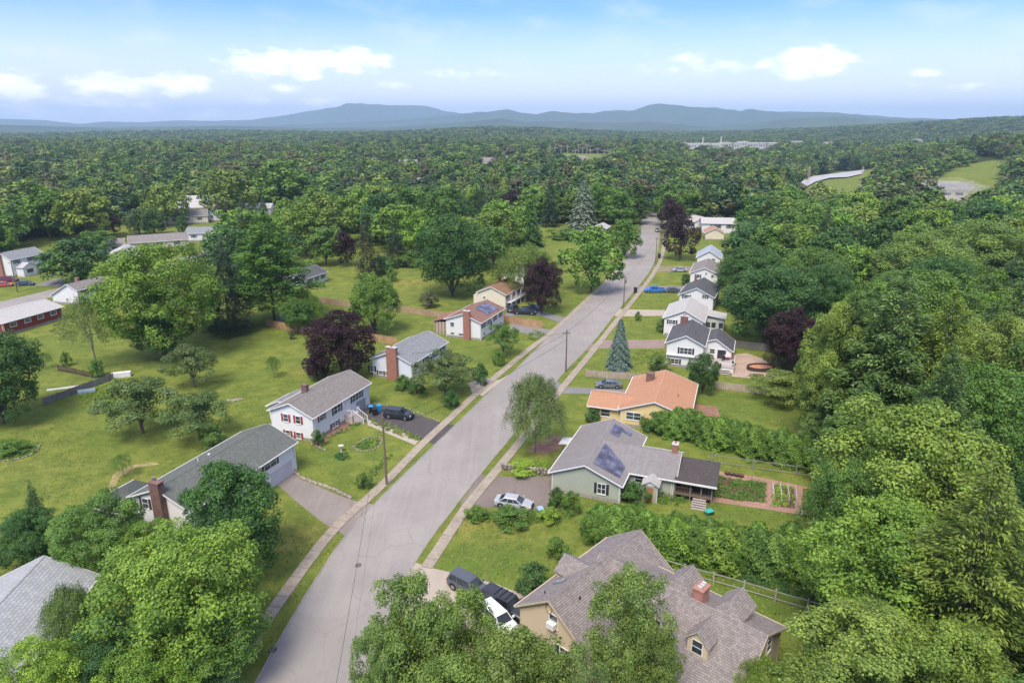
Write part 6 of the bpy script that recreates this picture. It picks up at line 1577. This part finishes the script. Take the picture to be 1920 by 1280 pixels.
x, y = G(125, 727); wb = empty('white_board', (x, y, 0), .42, 'long white board leaning behind the grey fence', 'board'); b = MB(); b.box(-3.0, 3.0, -.06, .06, 0, .22); b.build('plank', WHITEP, wb); b = MB(); b.box(-3.0, 3.0, -.3, -.07, 0, .08); b.build('foot_board', WHITEP, wb)
x, y = G(163, 735); gt = empty('garden_tunnel', (x, y, 0), .5, 'pale blue netting tunnel beside the weathered fence', 'garden tunnel')
NET = mat('blue_net', (.24, .31, .33), .6, .2)
for k in range(5):
    b = MB()
    for j in range(8):
        a0, a1 = math.pi*j/8, math.pi*(j+1)/8; b.tube((k*.9-1.8, .7*math.cos(a0), .8*math.sin(a0)), (k*.9-1.8, .7*math.cos(a1), .8*math.sin(a1)), .04, n=4)
    b.build('hoop', NET, gt)
b = MB()
for j in range(8):
    a0, a1 = math.pi*j/8, math.pi*(j+1)/8; b.poly([(-1.8, .69*math.cos(a0), .79*math.sin(a0)), (1.8, .69*math.cos(a0), .79*math.sin(a0)), (1.8, .69*math.cos(a1), .79*math.sin(a1)), (-1.8, .69*math.cos(a1), .79*math.sin(a1))])
b.build('net_cover', NET, gt); gt.scale = (.75, .8, .8)

# ------------------------------------------------------------------ stone edgings: every stone a part
STONE = mat('field_stone', (.3, .25, .2), .95, .35, 1.2, bmp=.03)
def stone_mesh(seed):
    r = random.Random(seed); bm = bmesh.new(); bmesh.ops.create_icosphere(bm, subdivisions=1, radius=.5)
    for v in bm.verts: v.co *= r.uniform(.8, 1.15); v.co.z = max(-.3, v.co.z)
    me = bpy.data.meshes.new('stone'); bm.to_mesh(me); bm.free(); me.materials.append(STONE); return me
SM = [stone_mesh(k) for k in range(4)]
def stones(pts, label, size=.5, h_=.45, step=.48, rows=1, name='stone_wall', cat='stone wall'):
    P = GP(pts); root = empty(name, (P[0][0], P[0][1], 0), 0, label, cat); rr = random.Random(4)
    for row in range(rows):
        for (x, y) in resample(P, step):
            o = bpy.data.objects.new('stone', rr.choice(SM)); COL.objects.link(o); o.parent = root
            o.location = (x - P[0][0] + rr.uniform(-.08, .08), y - P[0][1] + rr.uniform(-.08, .08), .1 + row*h_*.75); o.rotation_euler = (0, 0, rr.uniform(0, 6))
            o.scale = (size*rr.uniform(.8, 1.3), size*rr.uniform(.7, 1.1), h_*rr.uniform(.8, 1.4))
stones([(529,862),(543,877),(560,893),(590,906),(620,916),(645,926),(660,936)], 'rough stone edging between the grey driveway and the lawn', .62, .5, .5)
stones([(703,758),(740,763),(770,768),(800,780),(826,792)], 'pale stone edging at the back of the black driveway', .4, .3, .6)
stones([(943,880),(975,886),(1005,889),(1036,893)], 'low dry stone wall above the worn driveway', .6, .5, .5, 3)
stones([(662,839),(672,846),(690,846),(708,840),(718,828),(712,820),(695,820),(678,827),(662,839)], 'oval ring of pale stones round a flower bed on the front lawn', .34, .22, .42, name='bed_edging', cat='bed edging')
stones([(0,866),(30,862),(55,855),(73,842),(75,833)], 'curved stone edging of the round bed at the left edge', .4, .3, .45, name='bed_edging', cat='bed edging')
stones([(585,834),(600,840),(612,846)], 'short row of pale stones at the corner of the mulch bed', .35, .2, .4, name='bed_edging', cat='bed edging')
stones([(1450,909),(1490,914),(1490,953),(1449,948),(1450,909)], 'stake and stone border of the square vegetable bed', .22, .3, .7, name='bed_edging', cat='bed edging')

# ------------------------------------------------------------------ small plants of beds, weeds
def plants(poly, n, r, h_, tint, name, label, cat='plants', group=None):
    """leafy plants of a bed, merged: nobody could count them"""
    P = GP(poly); xs = [p[0] for p in P]; ys = [p[1] for p in P]; rng = np.random.default_rng(len(label)); rr = random.Random(len(label)); ctr = []
    while len(ctr) < n:
        x, y = rr.uniform(min(xs), max(xs)), rr.uniform(min(ys), max(ys))
        if inside(x, y, P): ctr.append((x, y, rr.uniform(.5, 1.2)))
    k = 46; c = np.array(ctr); c = np.repeat(c, k, 0); d = unit(rng.normal(size=(len(c), 3))); d[:, 2] = np.abs(d[:, 2])
    q = np.stack([c[:, 0] + d[:, 0]*r*c[:, 2], c[:, 1] + d[:, 1]*r*c[:, 2], .03 + d[:, 2]*h_*c[:, 2]], 1)
    me = leaf_mesh(name, q, d + np.array([0, 0, .6]) + rng.normal(size=d.shape)*.3, np.full(len(c), .16)*rng.uniform(.6, 1.3, len(c)), np.repeat(rng.uniform(.2, .8, n), k) + rng.normal(size=len(c))*.15, rng)
    o = bpy.data.objects.new(name, me); COL.objects.link(o); o.color = (*TINT[tint], 1); tag(o, label, None, None, 'stuff')
plants([(1338,893),(1380,898),(1436,907),(1434,941),(1380,938),(1334,930)], 200, .3, .45, 'mid', 'vegetable_plants', 'vegetable plants of the long bed')
plants([(1452,908),(1492,914),(1490,953),(1447,948)], 60, .22, .4, 'bright', 'vegetable_plants', 'staked plants of the square bed')
plants([(1506,915),(1560,924),(1562,968),(1503,955)], 110, .35, .6, 'maple', 'vegetable_plants', 'leafy plants of the end bed by the trees')
plants([(145,745),(215,712),(262,735),(225,765),(170,760)], 170, .35, .5, 'bright', 'vegetable_plants', 'rows of vegetables on the left lawn')
plants([(664,838),(690,845),(714,830),(700,821),(680,826)], 40, .22, .35, 'mid', 'bed_plants', 'green plants inside the oval stone ring')
plants([(690,785),(735,798),(784,820),(790,826),(770,824),(700,797)], 70, .3, .5, 'olive', 'bed_plants', 'overgrown strip between path and black driveway')
plants([(590,828),(625,816),(655,797),(690,788),(655,806),(612,824)], 40, .22, .35, 'mid', 'bed_plants', 'small plants in the mulch under the front wall')
plants([(626,852),(652,850),(655,862),(632,864)], 26, .3, .35, 'dark', 'bed_plants', 'dark round clump in the middle of the front lawn')
plants([(660,905),(700,915),(700,895),(740,850),(720,860),(690,880)], 60, .3, .6, 'olive', 'tall_weeds', 'tall yellowish weeds beside the first utility pole')
plants([(0,866),(30,862),(55,855),(73,842),(75,830),(30,825),(0,828)], 110, .4, .35, 'mid', 'bed_plants', 'green ground cover of the round bed at the left edge')
plants([(870,975),(950,985),(1040,985),(1090,960),(1040,955),(950,960),(880,955)], 110, .45, .6, 'mid', 'bed_plants', 'leafy border below the worn driveway')
plants([(950,880),(1030,885),(1035,870),(985,862),(955,868)], 110, .35, .5, 'bright', 'bed_plants', 'bright weeds on top of the dry stone wall')
plants([(1180,930),(1270,950),(1300,930),(1280,915),(1200,915)], 90, .35, .6, 'mid', 'bed_plants', 'mixed plants below the entry porch')
plants([(1180,680),(1240,690),(1245,660),(1200,655)], 80, .35, .6, 'olive', 'bed_plants', 'overgrown garden left of the two storey split house')
plants([(1000,620),(1030,625),(1005,640),(985,635)], 60, .35, .5, 'olive', 'bed_plants', 'overgrown corner by the pale left driveway')
plants([(1240,1050),(1330,1072),(1420,1098),(1530,1128),(1525,1112),(1400,1075),(1300,1050),(1250,1035)], 160, .4, .5, 'dark', 'bed_plants', 'dark undergrowth along the split rail fence')
plants([(90,620),(140,640),(150,615),(110,603)], 70, .4, .45, 'apple', 'bed_plants', 'greyish island bed on the far left lawn')

# ------------------------------------------------------------------ grass tufts and clover on the lawns near the camera
def tufts():
    rng = np.random.default_rng(77); n = 150000
    d = 40 + (205 - 40) * rng.random(n) ** 1.15; y = d; x = rng.uniform(-1, 1, n) * (d * .8 + 12); ok = x < rb_x(y) + 2
    def rm(poly):
        nonlocal ok
        c = np.zeros(n, bool); m = len(poly); j = m - 1
        for i in range(m):
            xi, yi = poly[i]; xj, yj = poly[j]
            if yi != yj: c ^= ((yi > y) != (yj > y)) & (x < (xj - xi) * (y - yi) / (yj - yi) + xi)
            j = i
        ok &= ~c
    rm(offset(RL, .15) + offset(RR, -.15)[::-1]); rm(offset(LW, .8) + offset(LW, -.8)[::-1]); rm(offset(RW, .8) + offset(RW, -.8)[::-1])
    for (nm, P, m_, l_) in DRV: rm(GP(P))
    for o in COL.objects:
        if o.name.split('.')[0] in ('mulch_bed', 'straw_bed', 'garden_path', 'vegetable_bed', 'dug_patch', 'patio', 'bare_soil'): rm([(v.co.x, v.co.y) for v in o.data.vertices])
    patch = np.sin(x*.31 + 1.3*np.sin(y*.17)) * np.sin(y*.27 + 1.7*np.sin(x*.13)) + .5*np.sin(x*1.1)*np.sin(y*.9)
    ok &= rng.random(n) < np.clip(.5 + .35 * patch, .12, 1)
    x, y, patch = x[ok], y[ok], patch[ok]; k = len(x)
    nr = np.stack([rng.normal(size=k)*.5, rng.normal(size=k)*.5 - .3, np.ones(k)], 1)
    me = leaf_mesh('grass_tufts', np.stack([x, y, np.full(k, .05)], 1), nr, rng.uniform(.12, .34, k), np.clip(.5 + .18*rng.normal(size=k) - .1*patch, 0, 1), rng)
    o = bpy.data.objects.new('grass_tufts', me); COL.objects.link(o); o.color = (.17, .22, .036, 1); tag(o, 'tufts of coarse grass and clover across the lawns', None, None, 'stuff')
tufts()

# ------------------------------------------------------------------ cars
TYRE = mat('tyre', (.015, .015, .016), .85, .2); RIM = mat('wheel_rim', (.4, .4, .42), .35, .1, metal=.8); CGLASS = glassm('car_glass', (.02, .025, .03)); CPLAST = mat('car_plastic', (.025, .025, .028), .6, .2)
LAMPW, a_, b__, c__ = _new('headlight_glass'); b__.inputs['Base Color'].default_value = (.75, .76, .78, 1); b__.inputs['Roughness'].default_value = .1
LAMPR, a_, b__, c__ = _new('taillight_glass'); b__.inputs['Base Color'].default_value = (.35, .01, .01, 1); b__.inputs['Roughness'].default_value = .15
def loft(mb, secs):
    """secs: rings of equal point count"""
    for A, B_ in zip(secs[:-1], secs[1:]):
        n = len(A)
        for k in range(n): mb.poly([A[k], A[(k+1) % n], B_[(k+1) % n], B_[k]])
    mb.poly(secs[0][::-1]); mb.poly(secs[-1])
def car(px, py, rz, paint, label, kind='sedan', length=None, name='parked_car', cat='car', group='parked cars', xy=None, rack=False):
    x, y = xy or G(px, py); root = empty(name, (x, y, .02), R(rz), label, cat, group)
    K = {'sedan': dict(L=4.8, W=.9, hood=.92, deck=1.0, roof=1.43, st=.62, belt=.93, cab=(-1.85, -1.05, .45, 1.25)),
         'suv': dict(L=4.75, W=.94, hood=1.08, deck=1.12, roof=1.72, st=.7, belt=1.08, cab=(-2.28, -2.0, .5, 1.2)),
         'big': dict(L=5.1, W=.98, hood=1.15, deck=1.2, roof=1.88, st=.75, belt=1.15, cab=(-2.5, -2.38, .75, 1.3)),
         'pickup': dict(L=5.6, W=.98, hood=1.15, deck=1.15, roof=1.85, st=.75, belt=1.15, cab=(-1.0, -.85, .75, 1.35))}[kind]
    L = K['L']; Wd = K['W']; h = L/2; r_w = .34 if kind == 'sedan' else .38
    def ring(x_, zt, zb, w):
        return [(x_, -w*.93, zb), (x_, -w, zb+.15), (x_, -w, zt-.28), (x_, -w*.95, zt-.07), (x_, -w*.82, zt), (x_, w*.82, zt), (x_, w*.95, zt-.07), (x_, w, zt-.28), (x_, w, zb+.15), (x_, w*.93, zb)]
    body = MB(); c0, c1, c2, c3 = K['cab']
    st = [(-h, K['deck']-.22, .38, Wd*.84), (-h+.1, K['deck']-.07, .27, Wd*.93), (-h+.45, K['deck'], .22, Wd*.99), (c0+.2, K['belt']+.03, .2, Wd), (0, K['belt'], .2, Wd), (c3, K['belt']-.02, .2, Wd), (c3+.45, K['hood']-.03, .2, Wd*.99), (h-.5, K['hood']-.12, .22, Wd*.97), (h-.14, K['hood']-.25, .26, Wd*.9), (h, K['hood']-.42, .36, Wd*.78)]
    loft(body, [ring(*q) for q in st]); bo = body.build('body', paint, root, True)
    # arches
    wx = (-h + .95, h - .95)
    g = MB(); zb = K['belt']-.03; zr = K['roof']; wr_, wb_ = Wd*.72, Wd*.9
    A = [(c0, -wb_, zb), (c3, -wb_, zb), (c3, wb_, zb), (c0, wb_, zb)]; B_ = [(c1, -wr_, zr-.07), (c2, -wr_, zr-.07), (c2, wr_, zr-.07), (c1, wr_, zr-.07)]
    def side(i, nm, t0=0., t1=1.):
        a, b = Vector(A[i]), Vector(A[(i+1) % 4]); c, d = Vector(B_[(i+1) % 4]), Vector(B_[i])
        m_ = MB(); p0, p1, q0, q1 = a.lerp(b, t0), a.lerp(b, t1), d.lerp(c, t0), d.lerp(c, t1); nn = (p1-p0).cross(q0-p0).normalized()*.012
        m_.poly([p0+nn, p1+nn, q1+nn, q0+nn]); m_.build(nm, CGLASS, root)
    for k in range(4): g.poly([A[k], A[(k+1) % 4], B_[(k+1) % 4], B_[k]])
    g.build('cabin_frame', paint, root)
    side(1, 'windshield', .06, .94); side(3, 'rear_window', .08, .92)
    for (s0, s1) in ((.07, .36), (.39, .66), (.69, .93)): side(0, 'side_window', s0, s1); side(2, 'side_window', 1-s1, 1-s0)
    m_ = MB(); e = .05; loft(m_, [[(c1-.08, -wr_-.02, zr-.08), (c2+.1, -wr_-.02, zr-.08), (c2+.1, wr_+.02, zr-.08), (c1-.08, wr_+.02, zr-.08)], [(c1, -wr_*.94, zr-.02), (c2, -wr_*.94, zr-.02), (c2, wr_*.94, zr-.02), (c1, wr_*.94, zr-.02)], [(c1+.25, -wr_*.7, zr+.01), (c2-.25, -wr_*.7, zr+.01), (c2-.25, wr_*.7, zr+.01), (c1+.25, wr_*.7, zr+.01)]])
    rf_ = m_.build('roof_panel', paint, root)
    if rack:
        for q in (-.9, -.25, .4) if kind == 'big' else (-1.2, 0):
            m_ = MB(); m_.box(q-.03, q+.03, -wr_, wr_, zr+.03, zr+.08); m_.build('roof_bar', CPLAST, rf_)
    if kind == 'pickup':
        m_ = MB(); m_.box(-h+.12, c0-.12, -Wd*.8, Wd*.8, K['deck']-.0, K['deck']+.04); m_.build('bed_cover', CPLAST, root)
    for wxx in wx:
        for sgn in (-1, 1):
            m_ = MB(); yy = sgn*(Wd-.2); m_.tube((wxx, yy, r_w), (wxx, yy + sgn*.225, r_w), r_w, r_w, 16); w_ = m_.build('wheel', TYRE, root)
            m_ = MB(); m_.tube((wxx, yy + sgn*.226, r_w), (wxx, yy + sgn*.24, r_w), r_w*.62, r_w*.55, 10); m_.build('rim', RIM, w_)
            m_ = MB(); R1, R0_ = r_w+.1, r_w+.01
            for k in range(8):
                a0, a1 = math.pi*k/8, math.pi*(k+1)/8; yo = sgn*(Wd+.012)
                m_.poly([(wxx+R0_*math.cos(a0), yo, r_w+R0_*math.sin(a0)), (wxx+R1*math.cos(a0), yo, r_w+R1*math.sin(a0)), (wxx+R1*math.cos(a1), yo, r_w+R1*math.sin(a1)), (wxx+R0_*math.cos(a1), yo, r_w+R0_*math.sin(a1))][::sgn])
            m_.build('wheel_arch', CPLAST, root)
    for sgn in (-1, 1):
        m_ = MB(); m_.box(h-.33, h-.06, min(sgn*Wd*.52, sgn*Wd*.84), max(sgn*Wd*.52, sgn*Wd*.84), K['hood']-.42, K['hood']-.27); m_.build('headlight', LAMPW, root)
        m_ = MB(); m_.box(-h-.015, -h+.14, min(sgn*Wd*.6, sgn*Wd*.9), max(sgn*Wd*.6, sgn*Wd*.9), K['deck']-.38, K['deck']-.2); m_.build('taillight', LAMPR, root)
        m_ = MB(); m_.box(c3-.28, c3-.1, min(sgn*Wd*.98, sgn*(Wd+.2)), max(sgn*Wd*.98, sgn*(Wd+.2)), K['belt']+.0, K['belt']+.16); m_.build('mirror', paint, root)
    m_ = MB(); m_.box(h-.08, h+.03, -Wd*.5, Wd*.5, .42, .62); m_.build('grille', CPLAST, root)
    m_ = MB(); m_.box(-h-.04, -h+.1, -Wd*.8, Wd*.8, .33, .52); m_.box(h-.1, h+.05, -Wd*.76, Wd*.76, .3, .42); m_.build('bumper', CPLAST, root)
    m_ = MB(); m_.box(-h-.03, -h+.05, -.25, .25, .56, .68); m_.build('number_plate', TRIM, root)
    return root
PB = paintm('black_paint', (.02, .022, .028)); PG = paintm('dark_grey_paint', (.075, .085, .1)); PGG = paintm('grey_green_paint', (.14, .15, .145)); PS = paintm('silver_paint', (.4, .42, .43)); PW = paintm('white_paint_car', (.75, .75, .74)); PBL = paintm('blue_paint', (.02, .16, .5)); PR = paintm('red_paint', (.5, .05, .04)); PDR = paintm('maroon_paint', (.16, .015, .02)); PN = paintm('navy_paint', (.03, .04, .07)); PLB = paintm('grey_blue_paint', (.22, .26, .3))
car(880, 1108, -38, PG, 'dark grey sport utility vehicle parked on the pale concrete driveway', 'suv')
car(948, 1145, -38, PB, 'black boxy vehicle with roof bars beside the tan garage', 'big', rack=True)
car(934, 1172, -52, PW, 'white car partly hidden by the olive trees beside the tan house', 'suv')
car(963, 949, -16, PS, 'silver car on the worn driveway of the sage green house', 'sedan')
car(748, 783, -14, PB, 'black sport utility vehicle on the black driveway', 'suv')
car(1141, 726, 176, PGG, 'grey sedan beside the low wooden fence', 'sedan')
car(984, 589, -8, PB, 'black pickup nearest on the driveway by the purple maple', 'pickup'); car(1001, 582, -10, PG, 'dark grey car behind the black pickup by the purple maple', 'sedan'); car(962, 583, 70, PN, 'navy car close to the wall of the cream house', 'suv')
car(1227, 548, 178, PBL, 'bright blue pickup beside the right sidewalk', 'pickup'); car(1259, 548, 178, PG, 'grey car behind the bright blue pickup', 'sedan')
car(1274, 509, 177, PS, 'silver car on the worn earth driveway', 'sedan')
car(1232, 434, 78, PN, 'dark car far up the street at the right kerb', 'sedan')
car(8, 537, 10, PR, 'bright red car at the left edge', 'sedan'); car(18, 528, 8, PDR, 'maroon car behind the bright red car', 'suv'); car(48, 535, 8, PN, 'navy car before the white colonial house', 'sedan')

# ------------------------------------------------------------------ bins, shed, garden things
def bin_(px, py, rz, body_m, lid_m, label, s=1.0, h_=1.05):
    x, y = G(px, py); t = empty('wheeled_bin', (x, y, 0), R(rz), label, 'bin'); b = MB()
    loft(b, [[(-.24*s,-.26*s,.08), (.24*s,-.26*s,.08), (.24*s,.26*s,.08), (-.24*s,.26*s,.08)], [(-.32*s,-.36*s,h_*s), (.32*s,-.36*s,h_*s), (.32*s,.36*s,h_*s), (-.32*s,.36*s,h_*s)]]); b.build('body', body_m, t)
    b = MB(); loft(b, [[(-.36*s,-.4*s,h_*s), (.36*s,-.4*s,h_*s), (.36*s,.4*s,h_*s), (-.36*s,.4*s,h_*s)], [(-.28*s,-.3*s,h_*s+.12), (.28*s,-.3*s,h_*s+.12), (.28*s,.3*s,h_*s+.12), (-.28*s,.3*s,h_*s+.12)]]); b.build('lid', lid_m, t)
    for q in (-1, 1):
        b = MB(); b.tube((-.26*s, q*.22*s, .1), (-.26*s, q*.3*s, .1), .1, .1, 8); b.build('wheel', BLACK, t)
BLUEP = mat('blue_plastic', (.03, .25, .5), .4, .15); TEAL = mat('turquoise_plastic', (.05, .4, .36), .4, .15)
bin_(703, 778, 20, BLACK, BLACK, 'black wheeled bin beside the front steps', 1.15); bin_(711, 772, 30, BLUEP, BLUEP, 'blue wheeled bin beside the black one', 1.15); bin_(696, 773, 10, BLACK, BLUEP, 'black wheeled bin with a blue lid by the garage', 1.1)
bin_(1013, 968, 10, BLUEP, mat('pale_blue_lid', (.3,.45,.6), .4), 'blue bin standing in the leafy border', 1.1); bin_(1191, 549, 0, BLACK, BLACK, 'black bin at the kerb by the third utility pole', 1.4)
bin_(1236, 484, 0, BLACK, BLACK, 'black bin at the sidewalk under the purple maple', 1.4); bin_(1323, 888, 0, BLUEP, BLUEP, 'dark blue barrel at the porch corner', 1.1, .95); bin_(1331, 881, 0, TEAL, BLUEP, 'blue green barrel behind the dark blue barrel', 1.0, .9)
x, y = G(1329, 966); wb = empty('wheelbarrow', (x, y, 0), .4, 'turquoise wheelbarrow on the lawn by the lower hedge', 'wheelbarrow')
b = MB(); loft(b, [[(-.35,-.22,.35), (.3,-.22,.35), (.3,.22,.35), (-.35,.22,.35)], [(-.55,-.38,.68), (.5,-.38,.68), (.5,.38,.68), (-.55,.38,.68)]]); b.build('tray', TEAL, wb)
b = MB(); b.tube((.55,-.05,.2), (.55,.05,.2), .2, .2, 10); b.build('wheel', BLACK, wb)
for q in (-1, 1):
    b = MB(); b.tube((.5, q*.12, .25), (-.95, q*.3, .55), .025, n=5); b.build('handle', METAL, wb); b = MB(); b.tube((-.3, q*.2, .38), (-.35, q*.25, 0), .025, n=5); b.build('leg', METAL, wb)
# shed
x, y = G(541, 600); sh = empty('garden_shed', (x, y, 0), R(-15), 'small white garden shed with a pinkish barn roof', 'shed')
b = MB(); b.box(-1.5, 1.5, -1.2, 1.2, 0, 1.9)
for sx in (-1, 1): b.poly([(sx*1.5, -1.2*sx*-1, 1.9), (sx*1.5, 1.2*sx*-1, 1.9), (sx*1.5, .75*sx*-1, 2.45), (sx*1.5, 0, 2.65), (sx*1.5, -.75*sx*-1, 2.45)])
b.build('wall', WHITE, sh)
b = MB(); RS = SH_RUST
for (y0, z0, y1, z1) in ((-1.35, 1.85, -.75, 2.5), (-.75, 2.5, 0, 2.72), (0, 2.72, .75, 2.5), (.75, 2.5, 1.35, 1.85)): b.slab([(-1.65, y0, z0), (1.65, y0, z0), (1.65, y1, z1), (-1.65, y1, z1)], .06)
b.build('roof', mat('pinkish_roof', (.45, .28, .23), .8, .2), sh); b = MB(); b.box(-.5, .5, -1.24, -1.205, .05, 1.7); b.build('door', TRIM, sh)
# oval pool with a dark rim
x, y = G(1426, 692); pl = empty('oval_pool', (x, y, 0), .05, 'oval pool with dark rim and copper coloured cover on the patio', 'pool')
b = MB(); n = 28; OUT = [(2.7*math.cos(2*math.pi*k/n), 1.7*math.sin(2*math.pi*k/n)) for k in range(n)]; IN = [(p[0]*.92, p[1]*.9) for p in OUT]
for k in range(n):
    a, c, d, e = OUT[k], OUT[(k+1) % n], IN[(k+1) % n], IN[k]
    b.poly([(a[0],a[1],0), (c[0],c[1],0), (c[0],c[1],.7), (a[0],a[1],.7)]); b.poly([(a[0],a[1],.7), (c[0],c[1],.7), (d[0],d[1],.7), (e[0],e[1],.7)]); b.poly([(d[0],d[1],.2), (e[0],e[1],.2), (e[0],e[1],.7), (d[0],d[1],.7)])
b.build('rim', mat('dark_rim', (.06,.04,.035), .7), pl); b = MB(); b.poly([(p[0], p[1], .42) for p in IN]); b.build('cover', mat('copper_cover', (.5,.24,.14), .6, .3, 1.5), pl)
# patio furniture
x, y = G(1362, 684); pt = empty('patio_table', (x, y, 1.1), 0, 'pinkish folded parasol table on the wooden deck', 'table'); b = MB(); b.tube((0,0,.7), (0,0,.75), .7, .7, 14); b.build('tabletop', mat('pink_cloth', (.7,.45,.4), .7), pt)
for k in range(4):
    b = MB(); a = k*1.57+.78; b.tube((.4*math.cos(a), .4*math.sin(a), 0), (.35*math.cos(a), .35*math.sin(a), .7), .03, n=5); b.build('leg', METAL, pt)
for (px, py, lab) in ((1348, 690, 'dark patio chair on the left of the deck'), (1376, 686, 'dark patio chair at the right rail of the deck'), (1355, 676, 'dark patio chair against the house on the deck')):
    x, y = G(px, py, 1.1); t = empty('patio_chair', (x, y, 1.1), px % 6, lab, 'chair', 'patio chairs on the deck'); b = MB(); b.box(-.28,.28,-.28,.28,.4,.47); b.build('seat', CPLAST, t); b = MB(); b.box(-.28,.28,.24,.3,.47,1.0); b.build('backrest', CPLAST, t)
    for q in ((-.24,-.24),(.24,-.24),(.24,.24),(-.24,.24)): b = MB(); b.tube((q[0],q[1],0),(q[0],q[1],.4),.025,n=4); b.build('leg', CPLAST, t)
# white trailer-like heap and stone slab on the left lawn
x, y = G(320, 740); t = empty('garden_bench', (x, y, 0), .6, 'white garden bench under the wide apple tree', 'bench'); b = MB(); b.box(-.9,.9,-.25,.25,.42,.48); b.build('seat', WHITEP, t); b = MB(); b.box(-.9,.9,.22,.27,.5,1.0); b.build('backrest', WHITEP, t)
for q in (-.8, .8): b = MB(); b.box(q-.05,q+.05,-.22,.22,0,.42); b.build('leg', WHITEP, t)
x, y = G(440, 750); t = empty('stone_slab', (x, y, 0), .2, 'flat pale stone slab lying alone on the lawn', 'stone slab')
for k, (dx, dy, s_) in enumerate(((0,0,1.3),(.9,.2,.8),(-.9,-.1,.9))):
    o = bpy.data.objects.new('stone', SM[k]); COL.objects.link(o); o.parent = t; o.location = (dx, dy, .06); o.scale = (1.4*s_, 1.0*s_, .35)
x, y = G(441, 934, 5)
# round raised planter on the front lawn and a small bird bath
x, y = G(640, 846); t = empty('bird_bath', (x, y, 0), 0, 'small stone bird bath on the front lawn', 'bird bath'); b = MB(); b.tube((0,0,0),(0,0,.8),.14,.1,8); b.build('pedestal', CONCAP, t); b = MB(); b.tube((0,0,.8),(0,0,.95),.2,.42,12); b.build('basin', CONCAP, t)
# crates of soil along the bed
for k in range(4):
    x, y = G(1363 + k*9, 889 + k*1.6); t = empty('planter_pot', (x, y, 0), 0, 'dark round planter pot in the row above the long vegetable bed', 'planter pot', 'row of dark pots above the vegetable bed'); b = MB(); b.tube((0,0,0),(0,0,.32),.26,.36,12); b.build('pot', mat('dark_pot', (.06,.035,.03), .8), t); b = MB(); b.tube((0,0,.3),(0,0,.33),.3,.3,12); b.build('soil', SOIL, t)
# stakes of the square bed
x0, y0 = G(1470, 930); t = empty('bean_frame', (x0, y0, 0), -.3, 'grid of pale stakes on the square vegetable bed', 'garden frame')
for i in range(4):
    for j in range(4):
        b = MB(); b.tube((-1.35+i*.9, -1.5+j*1.0, 0), (-1.35+i*.9, -1.5+j*1.0, 1.0), .035, n=4); b.build('stake', WHITEP, t)
    b = MB(); b.tube((-1.35+i*.9, -1.5, .95), (-1.35+i*.9, 1.5, .95), .03, n=4); b.build('crossbar', WHITEP, t)
# manhole cover and drain in the street
for (px, py, lab) in ((512, 1218, 'round iron manhole cover at the lower left kerb'), (672, 1060, 'round iron manhole cover in the lower street')):
    x, y = G(px, py); t = MB(); t.tube((x,y,.05),(x,y,.088),.36,.36,18); o = t.build('manhole_cover', mat('cast_iron', (.12,.1,.09), .7, .3, 9, bmp=.01)); tag(o, lab, 'manhole cover')

# ------------------------------------------------------------------ the summer haze
HZ = bpy.data.materials.new('haze_air'); HZ.use_nodes = True; nt = HZ.node_tree; nt.nodes.clear()
pv = nt.nodes.new('ShaderNodeVolumePrincipled'); ho = nt.nodes.new('ShaderNodeOutputMaterial'); nt.links.new(pv.outputs[0], ho.inputs['Volume'])
pv.inputs['Color'].default_value = (.59, .785, 1.0, 1); pv.inputs['Density'].default_value = 1.15e-4; pv.inputs['Anisotropy'].default_value = .2
b = MB(); b.box(-17000, 17000, -3000, 17500, -40, 430); o = b.build('haze', HZ); tag(o, 'thin blue summer haze over the whole valley', kind='stuff')
